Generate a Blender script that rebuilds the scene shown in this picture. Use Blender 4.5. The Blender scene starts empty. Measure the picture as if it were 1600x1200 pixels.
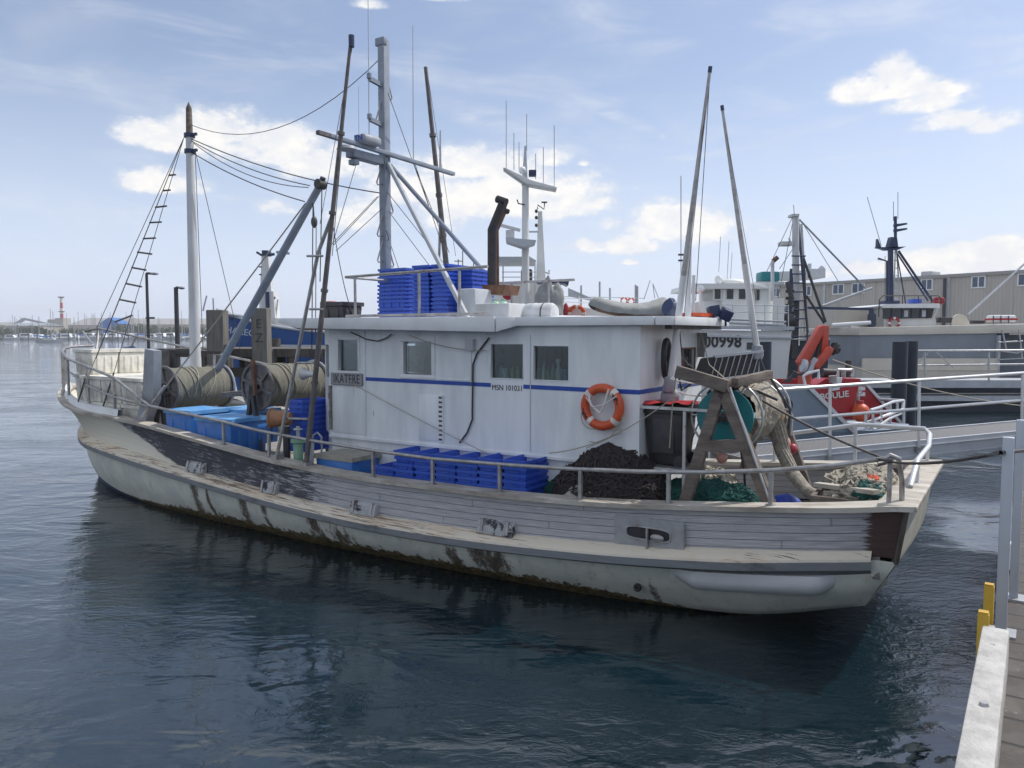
import bpy, bmesh, math, random
from mathutils import Matrix, Vector, noise
random.seed(7)
R = math.radians
SC = bpy.context.scene
COL = SC.collection

# ------------------------------------------------------------------ camera, sun, sky, exposure
CAM_Z = 2.8
PITCH = math.atan(77 / 1200)
cd = bpy.data.cameras.new('camera'); cam = bpy.data.objects.new('camera', cd); COL.objects.link(cam)
cam.location = (0, 0, CAM_Z); cam.rotation_euler = (math.pi / 2 - PITCH, 0, 0)
cd.lens = 27; cd.sensor_width = 36; cd.clip_start = 0.05; cd.clip_end = 9000
SC.camera = cam
SC.view_settings.view_transform = 'Standard'; SC.view_settings.look = 'None'
SC.view_settings.exposure = 0.3; SC.view_settings.gamma = 1
SUN_EL = R(53); SUN_AZ = R(66)          # azimuth from +Y towards +X
sdir = Vector((math.sin(SUN_AZ) * math.cos(SUN_EL), math.cos(SUN_AZ) * math.cos(SUN_EL), math.sin(SUN_EL)))
ld = bpy.data.lights.new('sun', 'SUN'); sun = bpy.data.objects.new('sun', ld); COL.objects.link(sun)
ld.energy = 2.8; ld.angle = R(0.6); ld.color = (1, 0.955, 0.89)
sun.rotation_euler = (-sdir).to_track_quat('-Z', 'Y').to_euler()
SC.cycles.max_bounces = 8; SC.cycles.transparent_max_bounces = 16
SC.cycles.caustics_reflective = False; SC.cycles.caustics_refractive = False

def ray(px, py):
    x = (px - 800) / 1200; y = (600 - py) / 1200
    return Vector((x, math.cos(PITCH) + y * math.sin(PITCH), -math.sin(PITCH) + y * math.cos(PITCH)))
def P(px, py, D):
    d = ray(px, py); return Vector((0, 0, CAM_Z)) + d * (D / d.y)
def G(px, D, z=0.0):                    # point at image column px, distance D, height z
    return Vector(((px - 800) / 1200 * D, D, z))

class NT:
    """tiny node helper"""
    def __init__(s, tree): s.t = tree; s.n = tree.nodes; s.l = tree.links
    def link(s, a, b): s.l.new(a, b)
    def val(s, sock, v):
        if isinstance(v, bpy.types.NodeSocket): s.l.new(v, sock)
        else: sock.default_value = v
    def math(s, op, a, b=0.0, c=None, clamp=False):
        m = s.n.new('ShaderNodeMath'); m.operation = op; m.use_clamp = clamp
        s.val(m.inputs[0], a); s.val(m.inputs[1], b)
        if c is not None: s.val(m.inputs[2], c)
        return m.outputs[0]
    def sstep(s, v, lo, hi):
        m = s.n.new('ShaderNodeMapRange'); m.interpolation_type = 'SMOOTHSTEP'
        s.val(m.inputs[0], v); m.inputs[1].default_value = lo; m.inputs[2].default_value = hi
        return m.outputs[0]
    def noise(s, vec, scale, detail=4, rough=0.55, dist=0.0, dim='3D'):
        m = s.n.new('ShaderNodeTexNoise'); m.noise_dimensions = dim
        if vec is not None: s.l.new(vec, m.inputs['Vector'])
        m.inputs['Scale'].default_value = scale; m.inputs['Detail'].default_value = detail
        m.inputs['Roughness'].default_value = rough; m.inputs['Distortion'].default_value = dist
        return m.outputs['Fac']
    def mapping(s, vec, scale=(1, 1, 1), loc=(0, 0, 0), rot=(0, 0, 0)):
        m = s.n.new('ShaderNodeMapping'); s.l.new(vec, m.inputs[0])
        m.inputs['Scale'].default_value = scale; m.inputs['Location'].default_value = loc
        m.inputs['Rotation'].default_value = rot; return m.outputs[0]
    def mix(s, f, a, b):
        m = s.n.new('ShaderNodeMix'); m.data_type = 'RGBA'
        s.val(m.inputs['Factor'], f)
        for k, v in (('A', a), ('B', b)):
            sock = [i for i in m.inputs if i.name == k and i.type == 'RGBA'][0]
            if isinstance(v, bpy.types.NodeSocket): s.l.new(v, sock)
            else: sock.default_value = (*v, 1) if len(v) == 3 else v
        return [o for o in m.outputs if o.type == 'RGBA'][0]
    def obj(s): return s.n.new('ShaderNodeTexCoord').outputs['Object']
    def uv(s): return s.n.new('ShaderNodeTexCoord').outputs['UV']
    def sep(s, v):
        m = s.n.new('ShaderNodeSeparateXYZ'); s.l.new(v, m.inputs[0]); return m.outputs
    def comb(s, x, y, z):
        m = s.n.new('ShaderNodeCombineXYZ')
        for i, v in enumerate((x, y, z)): s.val(m.inputs[i], v)
        return m.outputs[0]

w = bpy.data.worlds.new('World'); SC.world = w; w.use_nodes = True
T = NT(w.node_tree); T.n.clear()
sky = T.n.new('ShaderNodeTexSky'); sky.sky_type = 'NISHITA'; sky.sun_disc = False
sky.sun_elevation = SUN_EL; sky.sun_rotation = SUN_AZ; sky.altitude = 0; sky.air_density = 1.0; sky.dust_density = 1.6; sky.ozone_density = 1.6
dirv = T.n.new('ShaderNodeTexCoord').outputs['Generated']
nrm = T.n.new('ShaderNodeVectorMath'); nrm.operation = 'NORMALIZE'; T.link(dirv, nrm.inputs[0])
X, Y, Z = T.sep(nrm.outputs[0])
AZ = T.math('ARCTAN2', X, Y); EL = T.math('ARCSINE', Z)
def ae(px, py):
    d = ray(px, py).normalized(); return math.atan2(d.x, d.y), math.asin(d.z)
# puffs: px, py, rx, ry (photo pixels, turned into azimuth and elevation)
PUFF = [(255,218,80,38,1),(330,210,105,52,1),(420,238,125,48,1),(505,262,85,45,1),(250,290,72,30,1),(300,296,50,24,.7),
 (740,262,115,42,.9),(790,320,170,52,1),(905,322,75,38,.8),(700,330,70,70,.8),(655,250,60,30,.5),(560,345,80,50,.6),(1065,358,92,52,1.15),(870,300,110,40,.9),(640,300,80,50,.8),(1000,385,70,30,.8),(955,352,26,24,.7),(915,388,45,20,.7),(985,411,22,8,.6),
 (1392,118,38,42,1.15),(1345,148,62,34,1.1),(1420,140,60,34,1),(1440,165,85,28,.9),(1500,190,90,30,.7),(1480,142,50,22,.9),(1560,195,70,30,.75),(1480,412,120,34,1.3),(1560,405,80,38,1.2),(1345,422,54,20,1),(1270,430,60,14,.8),(860,250,60,30,.6),(430,330,60,24,.6),(1205,360,34,9,.6),(575,8,34,14,.75),(700,0,70,8,.5),(910,256,16,10,.6),(1035,215,12,10,.5)]
base = None
nvec = T.comb(T.math('MULTIPLY', AZ, 1.0), T.math('MULTIPLY', EL, 1.55), 0.3)
n1 = T.noise(nvec, 15, 5, 0.6, 0.0); n2 = T.noise(nvec, 48, 4, 0.62, 0.0)
nsum = T.math('ADD', T.math('MULTIPLY', T.math('SUBTRACT', n1, .5), 2.7), T.math('MULTIPLY', T.math('SUBTRACT', n2, .5), 1.3))
for (px, py, rx, ry, am) in PUFF:
    a0, e0 = ae(px, py); ax = ae(px + rx, py)[0] - a0; ey = ae(px, py - ry)[1] - e0
    da = T.math('MULTIPLY', T.math('SUBTRACT', AZ, a0), 1 / ax)
    de = T.math('MULTIPLY', T.math('SUBTRACT', EL, e0), 1 / ey)
    # flatter bottoms: the lower half falls off faster
    lo = T.math('MULTIPLY', T.math('MINIMUM', de, 0.0), 0.9); de = T.math('ADD', de, lo)
    q = T.math('SUBTRACT', am * 1.05, T.math('ADD', T.math('MULTIPLY', da, da), T.math('MULTIPLY', de, de)))
    base = q if base is None else T.math('MAXIMUM', base, q)
cum = T.math('ADD', T.math('MULTIPLY', base, 1.0), nsum)
cum = T.sstep(cum, -0.3, 0.95)
# generic cloud away from the front of the view (seen in reflections, thickened out of view to add fill light)
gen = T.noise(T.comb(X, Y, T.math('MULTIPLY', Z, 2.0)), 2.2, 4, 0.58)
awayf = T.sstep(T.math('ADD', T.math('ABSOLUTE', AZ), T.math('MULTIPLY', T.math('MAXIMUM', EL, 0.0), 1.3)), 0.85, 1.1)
fill_cl = T.math('MULTIPLY', T.sstep(gen, 0.4, 0.58), awayf)
# high thin streaks
STREAK = [(830,215,150,30,-.42,.55),(950,175,110,14,-.45,.45),(190,330,120,9,.1,.6),(400,308,120,12,.08,.5),(1110,240,110,8,.1,.5),(950,300,150,9,.1,.45),(1330,248,110,8,.05,.45),(1280,60,160,14,.3,.25),(1560,298,60,6,.0,.4),(1350,372,260,8,.03,.4),(500,440,200,14,.0,.35),(740,180,80,26,-.3,.4)]
st = None
for (px, py, rx, ry, sl, am) in STREAK:
    a0, e0 = ae(px, py); ax = rx / 1250; ey = ry / 1250
    u_ = T.math('SUBTRACT', AZ, a0); v_ = T.math('SUBTRACT', EL, e0)
    de = T.math('MULTIPLY', T.math('SUBTRACT', v_, T.math('MULTIPLY', u_, sl)), 1 / ey); da = T.math('MULTIPLY', u_, 1 / ax)
    q = T.math('MULTIPLY', T.math('SUBTRACT', 1.0, T.math('ADD', T.math('MULTIPLY', da, da), T.math('MULTIPLY', de, de)), clamp=True), am)
    st = q if st is None else T.math('MAXIMUM', st, q)
sn = T.noise(T.mapping(T.comb(AZ, EL, 0.0), (5, 30, 1), (0, 0, 0), (0, 0, -.25)), 2.2, 4, 0.6, 0.4)
st = T.math('MULTIPLY', st, T.sstep(sn, 0.3, 0.72))
wisp = T.math('MULTIPLY', T.sstep(T.noise(T.mapping(T.comb(AZ, EL, 0.0), (2.2, 9, 1), (3, 0, 0), (0, 0, .12)), 2.0, 4, 0.6, 0.6), 0.44, 0.78), 0.4)
cl = T.math('MAXIMUM', T.math('MAXIMUM', cum, fill_cl), T.math('MAXIMUM', st, wisp))
cl = T.math('MULTIPLY', cl, T.sstep(EL, -0.01, 0.035))
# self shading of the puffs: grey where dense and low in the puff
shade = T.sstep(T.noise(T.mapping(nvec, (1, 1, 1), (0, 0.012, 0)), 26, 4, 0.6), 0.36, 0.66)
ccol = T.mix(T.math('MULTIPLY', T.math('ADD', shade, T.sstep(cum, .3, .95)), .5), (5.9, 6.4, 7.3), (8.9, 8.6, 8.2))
# humid whitening towards the horizon
hz = T.math('MULTIPLY', T.math('SUBTRACT', 1.0, T.sstep(EL, -0.02, 0.36)), 0.66)
skc = T.mix(T.math('ADD', 0.18, hz), sky.outputs[0], (6.9, 7.5, 8.6))
bl_ = T.n.new('ShaderNodeMix'); bl_.data_type = 'RGBA'; bl_.blend_type = 'MULTIPLY'; bl_.inputs[0].default_value = 1
T.link(skc, bl_.inputs[6]); bl_.inputs[7].default_value = (.98, 1.0, 1.07, 1); skc = bl_.outputs[2]
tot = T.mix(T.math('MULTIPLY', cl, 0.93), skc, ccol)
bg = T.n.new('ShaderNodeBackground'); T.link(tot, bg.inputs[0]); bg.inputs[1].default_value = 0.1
wo = T.n.new('ShaderNodeOutputWorld'); T.link(bg.outputs[0], wo.inputs[0])

# ------------------------------------------------------------------ geometry helpers
WM = {}
I4 = Matrix.Identity(4)
def frame(loc, ang): return Matrix.Translation(Vector(loc)) @ Matrix.Rotation(ang, 4, 'Z')
def solve(F, px, py, x=None, y=None, z=None):
    Fi = F.inverted(); o = Fi @ Vector((0, 0, CAM_Z)); d = Fi.to_3x3() @ ray(px, py)
    k = (x - o.x) / d.x if x is not None else (y - o.y) / d.y if y is not None else (z - o.z) / d.z
    return o + d * k

class MB:
    def __init__(s): s.v = []; s.f = []; s.uv = []
    def add(s, vs, fs):
        n = len(s.v); s.v += [Vector(p) for p in vs]; s.f += [tuple(n + i for i in f) for f in fs]; return s
    def box(s, a, b, M=None):
        (x0, y0, z0), (x1, y1, z1) = a, b
        vs = [(x0,y0,z0),(x1,y0,z0),(x1,y1,z0),(x0,y1,z0),(x0,y0,z1),(x1,y0,z1),(x1,y1,z1),(x0,y1,z1)]
        if M is not None: vs = [M @ Vector(p) for p in vs]
        return s.add(vs, [(0,3,2,1),(4,5,6,7),(0,1,5,4),(1,2,6,5),(2,3,7,6),(3,0,4,7)])
    def bc(s, c, d, M=None):
        return s.box([c[i]-d[i]/2 for i in range(3)], [c[i]+d[i]/2 for i in range(3)], M)
    def beam(s, p0, p1, wd, h, up=(0, 0, 1)):
        p0, p1 = Vector(p0), Vector(p1); a = (p1-p0).normalized(); up = Vector(up)
        if abs(a.dot(up)) > .98: up = Vector((1, 0, 0))
        sd = a.cross(up).normalized() * wd/2; u2 = sd.cross(a).normalized() * h/2
        vs = [p+sd*i+u2*j for p in (p0, p1) for i, j in ((-1,-1),(1,-1),(1,1),(-1,1))]
        return s.add(vs, [(3,2,1,0),(4,5,6,7),(0,1,5,4),(1,2,6,5),(2,3,7,6),(3,0,4,7)])
    def tube(s, pts, r, seg=8, r1=None, closed=False):
        pts = [Vector(p) for p in pts]; n = len(pts)
        rs = [r + ((r1 if r1 is not None else r) - r) * i / max(1, n-1) for i in range(n)] if not isinstance(r, list) else r
        tg = []
        for i in range(n):
            a = pts[(i-1) % n] if closed else pts[max(0, i-1)]; b = pts[(i+1) % n] if closed else pts[min(n-1, i+1)]
            tg.append((b-a).normalized() if (b-a).length > 1e-9 else Vector((0, 0, 1)))
        nn = tg[0].orthogonal().normalized(); vs = []
        for i in range(n):
            nn = (nn - tg[i]*nn.dot(tg[i])); nn = nn.normalized() if nn.length > 1e-6 else tg[i].orthogonal().normalized()
            bb = tg[i].cross(nn)
            for k in range(seg):
                an = 2*math.pi*k/seg; vs.append(pts[i] + (nn*math.cos(an) + bb*math.sin(an))*rs[i])
        fs = []
        for i in range(n if closed else n-1):
            j = (i+1) % n
            for k in range(seg):
                l = (k+1) % seg; fs.append((i*seg+k, i*seg+l, j*seg+l, j*seg+k))
        if not closed: fs += [tuple(range(seg-1, -1, -1)), tuple((n-1)*seg+k for k in range(seg))]
        return s.add(vs, fs)
    def sph(s, c, r, sc=(1, 1, 1), seg=16, rings=10, M=None, jit=0):
        c = Vector(c); vs = []; fs = []
        for i in range(rings+1):
            th = math.pi*i/rings
            for k in range(seg):
                ph = 2*math.pi*k/seg
                p = Vector((math.sin(th)*math.cos(ph), math.sin(th)*math.sin(ph), math.cos(th)))
                rr = r*(1+jit*(noise.noise(p*2.3+c*3))) 
                p = Vector((p.x*sc[0], p.y*sc[1], p.z*sc[2]))*rr
                if M is not None: p = M @ p
                vs.append(c+p)
        for i in range(rings):
            for k in range(seg):
                l = (k+1) % seg; fs.append((i*seg+k, (i+1)*seg+k, (i+1)*seg+l, i*seg+l))
        return s.add(vs, fs)
    def lathe(s, prof, p0, axis, seg=24):
        p0 = Vector(p0); ax = Vector(axis).normalized(); n = ax.orthogonal().normalized(); b = ax.cross(n); vs = []; fs = []
        for (r, h) in prof:
            for k in range(seg):
                a = 2*math.pi*k/seg; vs.append(p0 + ax*h + (n*math.cos(a)+b*math.sin(a))*r)
        for i in range(len(prof)-1):
            for k in range(seg):
                l = (k+1) % seg; fs.append((i*seg+k, i*seg+l, (i+1)*seg+l, (i+1)*seg+k))
        return s.add(vs, fs)
    def torus(s, c, Rr, r, ax, seg=40, sg=10, arc=(0, 360)):
        ax = Vector(ax).normalized(); n = ax.orthogonal().normalized(); b = ax.cross(n); c = Vector(c)
        full = arc == (0, 360); m = seg if full else seg+1
        pts = [c+(n*math.cos(R(arc[0]+(arc[1]-arc[0])*k/seg))+b*math.sin(R(arc[0]+(arc[1]-arc[0])*k/seg)))*Rr for k in range(m)]
        return s.tube(pts, r, sg, closed=full)
    def prism(s, poly, d):                # closed planar polygon of 3D points, extruded by vector d
        n = len(poly); d = Vector(d); vs = [Vector(p) for p in poly]+[Vector(p)+d for p in poly]
        return s.add(vs, [tuple(range(n-1, -1, -1)), tuple(range(n, 2*n))]+[(i, (i+1) % n, n+(i+1) % n, n+i) for i in range(n)])
    def grid(s, rows, close=False):
        n = len(rows[0]); vs = [p for r_ in rows for p in r_]; fs = []
        for i in range(len(rows)-1):
            for k in range(n if close else n-1):
                l = (k+1) % n; fs.append((i*n+k, i*n+l, (i+1)*n+l, (i+1)*n+k))
        return s.add(vs, fs)
    def text(s, txt, size, M, ext=0.004, spc=1.0, bold=0.0):
        cu = bpy.data.curves.new('t', 'FONT'); cu.body = txt; cu.size = size; cu.extrude = ext; cu.align_x = 'CENTER'; cu.align_y = 'CENTER'
        cu.space_character = spc; cu.offset = bold; cu.resolution_u = 3
        o = bpy.data.objects.new('t', cu); COL.objects.link(o); bpy.context.view_layer.update()
        me = o.to_mesh(); vs = [M @ v.co for v in me.vertices]; fs = [tuple(p.vertices) for p in me.polygons]
        o.to_mesh_clear(); bpy.data.objects.remove(o); bpy.data.curves.remove(cu)
        return s.add(vs, fs)
    def build(s, name, mat, parent=None, F=None, origin=None, ang=None, bevel=0, seg=2, label=None, cat=None, group=None, kind=None, smooth=35, uvs=None):
        if parent is not None:
            M = WM[parent.name]; F = M if F is None else F
        else:
            F = I4 if F is None else F
            if origin is None:
                xs = [v.x for v in s.v]; ys = [v.y for v in s.v]; zs = [v.z for v in s.v]
                origin = ((min(xs)+max(xs))/2, (min(ys)+max(ys))/2, min(zs))
            M = F @ Matrix.Translation(Vector(origin))
        X_ = M.inverted() @ F
        me = bpy.data.meshes.new(name); me.from_pydata([X_ @ v for v in s.v], [], s.f)
        if uvs: 
            ul = me.uv_layers.new(name='UVMap')
            for lp in me.loops: ul.data[lp.index].uv = uvs[lp.vertex_index]
        if bevel:
            bm = bmesh.new(); bm.from_mesh(me)
            es = [e for e in bm.edges if len(e.link_faces) == 2 and e.calc_face_angle(0) > R(30)]
            bmesh.ops.bevel(bm, geom=es, offset=bevel, segments=seg, profile=.5, affect='EDGES', clamp_overlap=True); bm.to_mesh(me); bm.free()
        me.polygons.foreach_set('use_smooth', [True]*len(me.polygons))
        me.set_sharp_from_angle(angle=R(smooth)); me.update()
        if mat: me.materials.append(mat)
        o = bpy.data.objects.new(name, me); COL.objects.link(o)
        if parent is not None: o.parent = parent; WM[o.name] = M
        else:
            o.location = M.to_translation(); o.rotation_euler = (0, 0, M.to_euler().z); WM[o.name] = M
        tag(o, label, cat, group, kind); return o
def tag(o, label=None, cat=None, group=None, kind=None):
    if label: o['label'] = label
    if cat: o['category'] = cat
    if group: o['group'] = group
    if kind: o['kind'] = kind
    return o
def thing(name, F, label, cat, group=None):
    o = bpy.data.objects.new(name, None); COL.objects.link(o); o.empty_display_size = .2
    o.location = F.to_translation(); o.rotation_euler = (0, 0, F.to_euler().z); WM[o.name] = F.copy()
    return tag(o, label, cat, group)
def copy_tree(o, parent=None, M=None, label=None):
    c = o.copy(); COL.objects.link(c); c.parent = parent
    if parent is None:
        c.location = M.to_translation(); c.rotation_euler = (0, 0, M.to_euler().z); c.scale = M.to_scale()
        WM[c.name] = M.copy()
        if label: c['label'] = label
    else: WM[c.name] = WM[parent.name]
    for ch in [q for q in COL.objects if q.parent == o]: copy_tree(ch, c)
    return c

# ------------------------------------------------------------------ materials
def mat(name, col, rough=.6, metal=0, col2=None, sc=6, amt=.5, lo=.35, hi=.7, bump=0, bsc=30, det=5, coord='Object', stretch=(1, 1, 1), spec=None, coat=0, sss=0, col3=None, sc3=25, lo3=.6, hi3=.7):
    m = bpy.data.materials.new(name); m.use_nodes = True; t = NT(m.node_tree); b = t.n['Principled BSDF']
    b.inputs['Roughness'].default_value = rough; b.inputs['Metallic'].default_value = metal
    if spec is not None: b.inputs['Specular IOR Level'].default_value = spec
    if coat: b.inputs['Coat Weight'].default_value = coat
    co = t.mapping(t.obj(), stretch)
    c = (*col, 1)
    if col2 is None: col2 = tuple(x*.72 for x in col)
    f = t.sstep(t.noise(co, sc, det, .62), lo, hi)
    cc = t.mix(t.math('MULTIPLY', f, amt), col, col2)
    if col3: cc = t.mix(t.sstep(t.noise(co, sc3, 6, .65), lo3, hi3), cc, col3)
    t.link(cc, b.inputs['Base Color'])
    rr = t.math('ADD', rough-.08, t.math('MULTIPLY', t.noise(co, sc*2.3, 3), .18)); t.link(rr, b.inputs['Roughness'])
    if bump:
        bn = t.n.new('ShaderNodeBump'); bn.inputs['Strength'].default_value = bump; bn.inputs['Distance'].default_value = .02
        t.link(t.noise(co, bsc, 5, .6), bn.inputs['Height']); t.link(bn.outputs[0], b.inputs['Normal'])
    return m
M = {}
M['white'] = mat('white_paint', (.78,.8,.82), .42, col2=(.64,.65,.64), sc=2.5, amt=.6, col3=(.34,.27,.2), sc3=7, lo3=.73, hi3=.82, bump=.15, bsc=9)
M['cabin'] = mat('cabin_paint', (.8,.83,.85), .4, col2=(.62,.66,.68), sc=3.2, amt=.85, col3=(.34,.27,.2), sc3=13, lo3=.67, hi3=.77, bump=.25, bsc=4, stretch=(1, 1, .2))
M['cream'] = mat('cream_paint', (.74,.68,.56), .55, col2=(.6,.5,.36), sc=5, amt=.6, col3=(.28,.13,.05), sc3=4, lo3=.66, hi3=.76, bump=.2, stretch=(.35, 1, 1))
M['greyp'] = mat('grey_paint', (.33,.36,.4), .5, col2=(.24,.25,.27), sc=4, amt=.7)
M['ltgrey'] = mat('light_grey_paint', (.5,.53,.57), .45, col2=(.4,.42,.44), sc=3, amt=.7, col3=(.2,.12,.07), sc3=12, lo3=.7, hi3=.8)
M['galv'] = mat('galvanised_steel', (.5,.51,.52), .42, .75, col2=(.33,.33,.33), sc=8, amt=.7, col3=(.22,.12,.06), sc3=9, lo3=.66, hi3=.78)
M['rail'] = mat('weathered_rail_steel', (.42,.42,.42), .45, .6, col2=(.26,.24,.23), sc=9, amt=.8, col3=(.2,.1,.05), sc3=7, lo3=.58, hi3=.74)
M['steelw'] = mat('bright_tube_steel', (.66,.68,.7), .35, .4, col2=(.5,.5,.5), sc=7, amt=.5)
M['rust'] = mat('rust', (.12,.06,.04), .8, col2=(.22,.12,.07), sc=8, amt=.9, bump=.4)
M['rustpole'] = mat('rusty_pole', (.1,.095,.1), .6, .3, col2=(.18,.16,.15), sc=9, amt=.9)
M['mastp'] = mat('mast_paint', (.27,.31,.37), .45, col2=(.2,.23,.28), sc=5, amt=.8, col3=(.2,.12,.08), sc3=10, lo3=.68, hi3=.8)
M['mastw'] = mat('mast_white', (.62,.64,.66), .5, col2=(.48,.47,.46), sc=4, amt=.8, stretch=(1, 1, .3), col3=(.25,.17,.12), sc3=8, lo3=.68, hi3=.8)
M['blue'] = mat('crate_plastic', (.02,.075,.55), .38, col2=(.04,.12,.48), sc=6, amt=.7, spec=.5)
_t = NT(M['blue'].node_tree); _oi = _t.n.new('ShaderNodeObjectInfo'); _b = _t.n['Principled BSDF']; _src = _b.inputs['Base Color'].links[0].from_socket
_t.link(_t.mix(_t.math('MULTIPLY', _oi.outputs['Random'], .45), _src, (.055,.13,.5)), _b.inputs['Base Color'])
M['blue2'] = mat('crate_plastic_scuffed', (.02,.06,.42), .45, col2=(.1,.16,.42), sc=14, amt=.6, lo=.45, hi=.75)
M['binblue'] = mat('bin_plastic', (.03,.15,.5), .4, col2=(.05,.2,.48), sc=5, amt=.8, bump=.1)
M['binlid'] = mat('bin_lid_plastic', (.1,.32,.66), .42, col2=(.2,.42,.7), sc=5, amt=.8)
M['binwhite'] = mat('white_bin_plastic', (.82,.8,.72), .5, col2=(.5,.48,.43), sc=5, amt=.8, bump=.15)
M['black'] = mat('black_plastic', (.02,.021,.025), .45, col2=(.04,.04,.045), sc=6, amt=.8)
M['dark'] = mat('dark_steel', (.035,.04,.05), .55, col2=(.07,.06,.055), sc=8, amt=.8)
M['navy'] = mat('navy_paint', (.015,.03,.09), .45, col2=(.03,.05,.11), sc=4, amt=.7)
M['stripe'] = mat('blue_stripe_paint', (.01,.06,.36), .45, col2=(.03,.09,.33), sc=9, amt=.6)
M['wood'] = mat('weathered_timber', (.2,.17,.145), .85, col2=(.1,.08,.07), sc=5, amt=.9, bump=.5, bsc=25, stretch=(.6, 1, 2.5))
M['pile'] = mat('pile_timber', (.13,.115,.1), .9, col2=(.07,.06,.055), sc=4, amt=.9, bump=.6, bsc=14, stretch=(5, 5, .5))
M['deck'] = mat('deck_paint', (.3,.29,.26), .8, col2=(.17,.15,.13), sc=4, amt=.8, bump=.2)
M['cap'] = mat('cap_timber', (.5,.47,.41), .75, col2=(.28,.24,.2), sc=5, amt=.9, bump=.3, bsc=22, stretch=(.4, 1, 1), col3=(.55,.53,.48), sc3=6, lo3=.56, hi3=.68)
M['orange'] = mat('orange_plastic', (.62,.1,.03), .45, col2=(.5,.07,.02), sc=8, amt=.7)
M['white2'] = mat('white_band', (.72,.7,.66), .5, col2=(.55,.52,.48), sc=12, amt=.6)
M['rope'] = mat('pale_rope', (.42,.39,.32), .85, col2=(.27,.25,.2), sc=60, amt=.9)
M['wire'] = mat('wire_rope', (.06,.06,.065), .55, .4, col2=(.12,.1,.09), sc=20, amt=.8)
M['teal'] = mat('teal_paint', (.01,.2,.22), .4, col2=(.02,.15,.17), sc=6, amt=.8, col3=(.15,.1,.06), sc3=7, lo3=.7, hi3=.8)
M['tealnet'] = mat('teal_netting', (.015,.12,.1), .9, col2=(.02,.05,.05), sc=30, amt=.9, bump=.8, bsc=60)
M['net'] = mat('brown_netting', (.032,.027,.03), .95, col2=(.075,.062,.06), sc=40, amt=.9, bump=.8, bsc=80)
M['beigenet'] = mat('beige_netting', (.44,.4,.33), .95, col2=(.25,.23,.19), sc=24, amt=.9, bump=.9, bsc=70)
M['canvas'] = mat('grey_canvas', (.32,.33,.32), .8, col2=(.24,.25,.24), sc=5, amt=.8, bump=.7, bsc=5)
M['sack'] = mat('sack_cloth', (.38,.36,.3), .9, col2=(.26,.24,.2), sc=9, amt=.8, bump=.5, bsc=14)
M['red'] = mat('red_paint', (.38,.02,.03), .4, col2=(.38,.02,.02), sc=5, amt=.7)
M['crane'] = mat('crane_red', (.55,.085,.05), .5, col2=(.42,.07,.045), sc=5, amt=.7)
M['yellow'] = mat('yellow_paint', (.6,.38,.03), .45, col2=(.5,.3,.03), sc=6, amt=.7)
M['yfloat'] = mat('yellow_float', (.75,.45,.1), .4, col2=(.6,.35,.08), sc=7, amt=.6)
M['pink'] = mat('pink_float', (.66,.33,.28), .4, col2=(.55,.26,.22), sc=7, amt=.6)
M['redfl'] = mat('red_float', (.4,.04,.06), .4, col2=(.5,.1,.1), sc=7, amt=.6)
M['shipblue'] = mat('ship_blue', (.012,.07,.28), .4, col2=(.02,.09,.25), sc=1, amt=.7, col3=(.05,.05,.08), sc3=2, lo3=.66, hi3=.8)
M['shipwhite'] = mat('ship_white', (.72,.73,.72), .45, col2=(.6,.6,.58), sc=.8, amt=.7, col3=(.4,.3,.2), sc3=2.2, lo3=.7, hi3=.8, stretch=(1, 1, .4))
M['shipgrey'] = mat('ship_grey', (.22,.25,.29), .5, col2=(.17,.19,.22), sc=1, amt=.8, col3=(.25,.27,.3), sc3=2, lo3=.6, hi3=.8, stretch=(1, 1, .5))
M['shipcream'] = mat('ship_cream', (.62,.58,.5), .5, col2=(.5,.46,.4), sc=1, amt=.7)
M['boot'] = mat('boot_paint', (.02,.03,.05), .5)
M['glassdark'] = mat('dark_window_glass', (.015,.02,.025), .08, col2=(.03,.035,.04), sc=2)
M['green'] = mat('green_plastic', (.3,.5,.35), .4, col2=(.22,.4,.28), sc=7)
M['cowl'] = mat('rusty_cowl', (.4,.2,.1), .6, col2=(.25,.11,.05), sc=7, amt=.9)
M['exh'] = mat('exhaust_steel', (.035,.035,.045), .5, .3, col2=(.07,.055,.05), sc=7, amt=.8)
M['leaf'] = mat('foliage', (.03,.055,.02), .8, col2=(.06,.09,.035), sc=1.2, amt=.9)
M['roofsh'] = mat('shed_roof', (.3,.3,.29), .6, col2=(.33,.32,.3), sc=.15, amt=.8)
M['shed'] = mat('shed_wall', (.4,.38,.34), .7, col2=(.3,.28,.25), sc=.2, amt=.8)
M['concrete'] = mat('concrete', (.4,.39,.37), .85, col2=(.28,.27,.25), sc=2, amt=.8, bump=.3)
M['bottlew'] = mat('bottle_white', (.6,.62,.6), .35); M['bottleg'] = mat('bottle_green', (.15,.35,.2), .3); M['bottleb'] = mat('bottle_blue', (.05,.25,.5), .3); M['bottlep'] = mat('bottle_clear', (.35,.4,.3), .3)

def glassmat():
    m = bpy.data.materials.new('window_glass'); m.use_nodes = True; t = NT(m.node_tree); t.n.clear()
    g = t.n.new('ShaderNodeBsdfGlossy'); g.inputs['Roughness'].default_value = .02; g.inputs['Color'].default_value = (.9,.95,1,1)
    tr = t.n.new('ShaderNodeBsdfTransparent'); tr.inputs[0].default_value = (.72,.78,.78,1)
    fr = t.n.new('ShaderNodeFresnel'); fr.inputs[0].default_value = 1.5
    mx = t.n.new('ShaderNodeMixShader'); t.link(t.math('MULTIPLY', fr.outputs[0], .9, clamp=True), mx.inputs[0]); t.link(tr.outputs[0], mx.inputs[1]); t.link(g.outputs[0], mx.inputs[2])
    o = t.n.new('ShaderNodeOutputMaterial'); t.link(mx.outputs[0], o.inputs[0]); return m
M['glass'] = glassmat()

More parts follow.
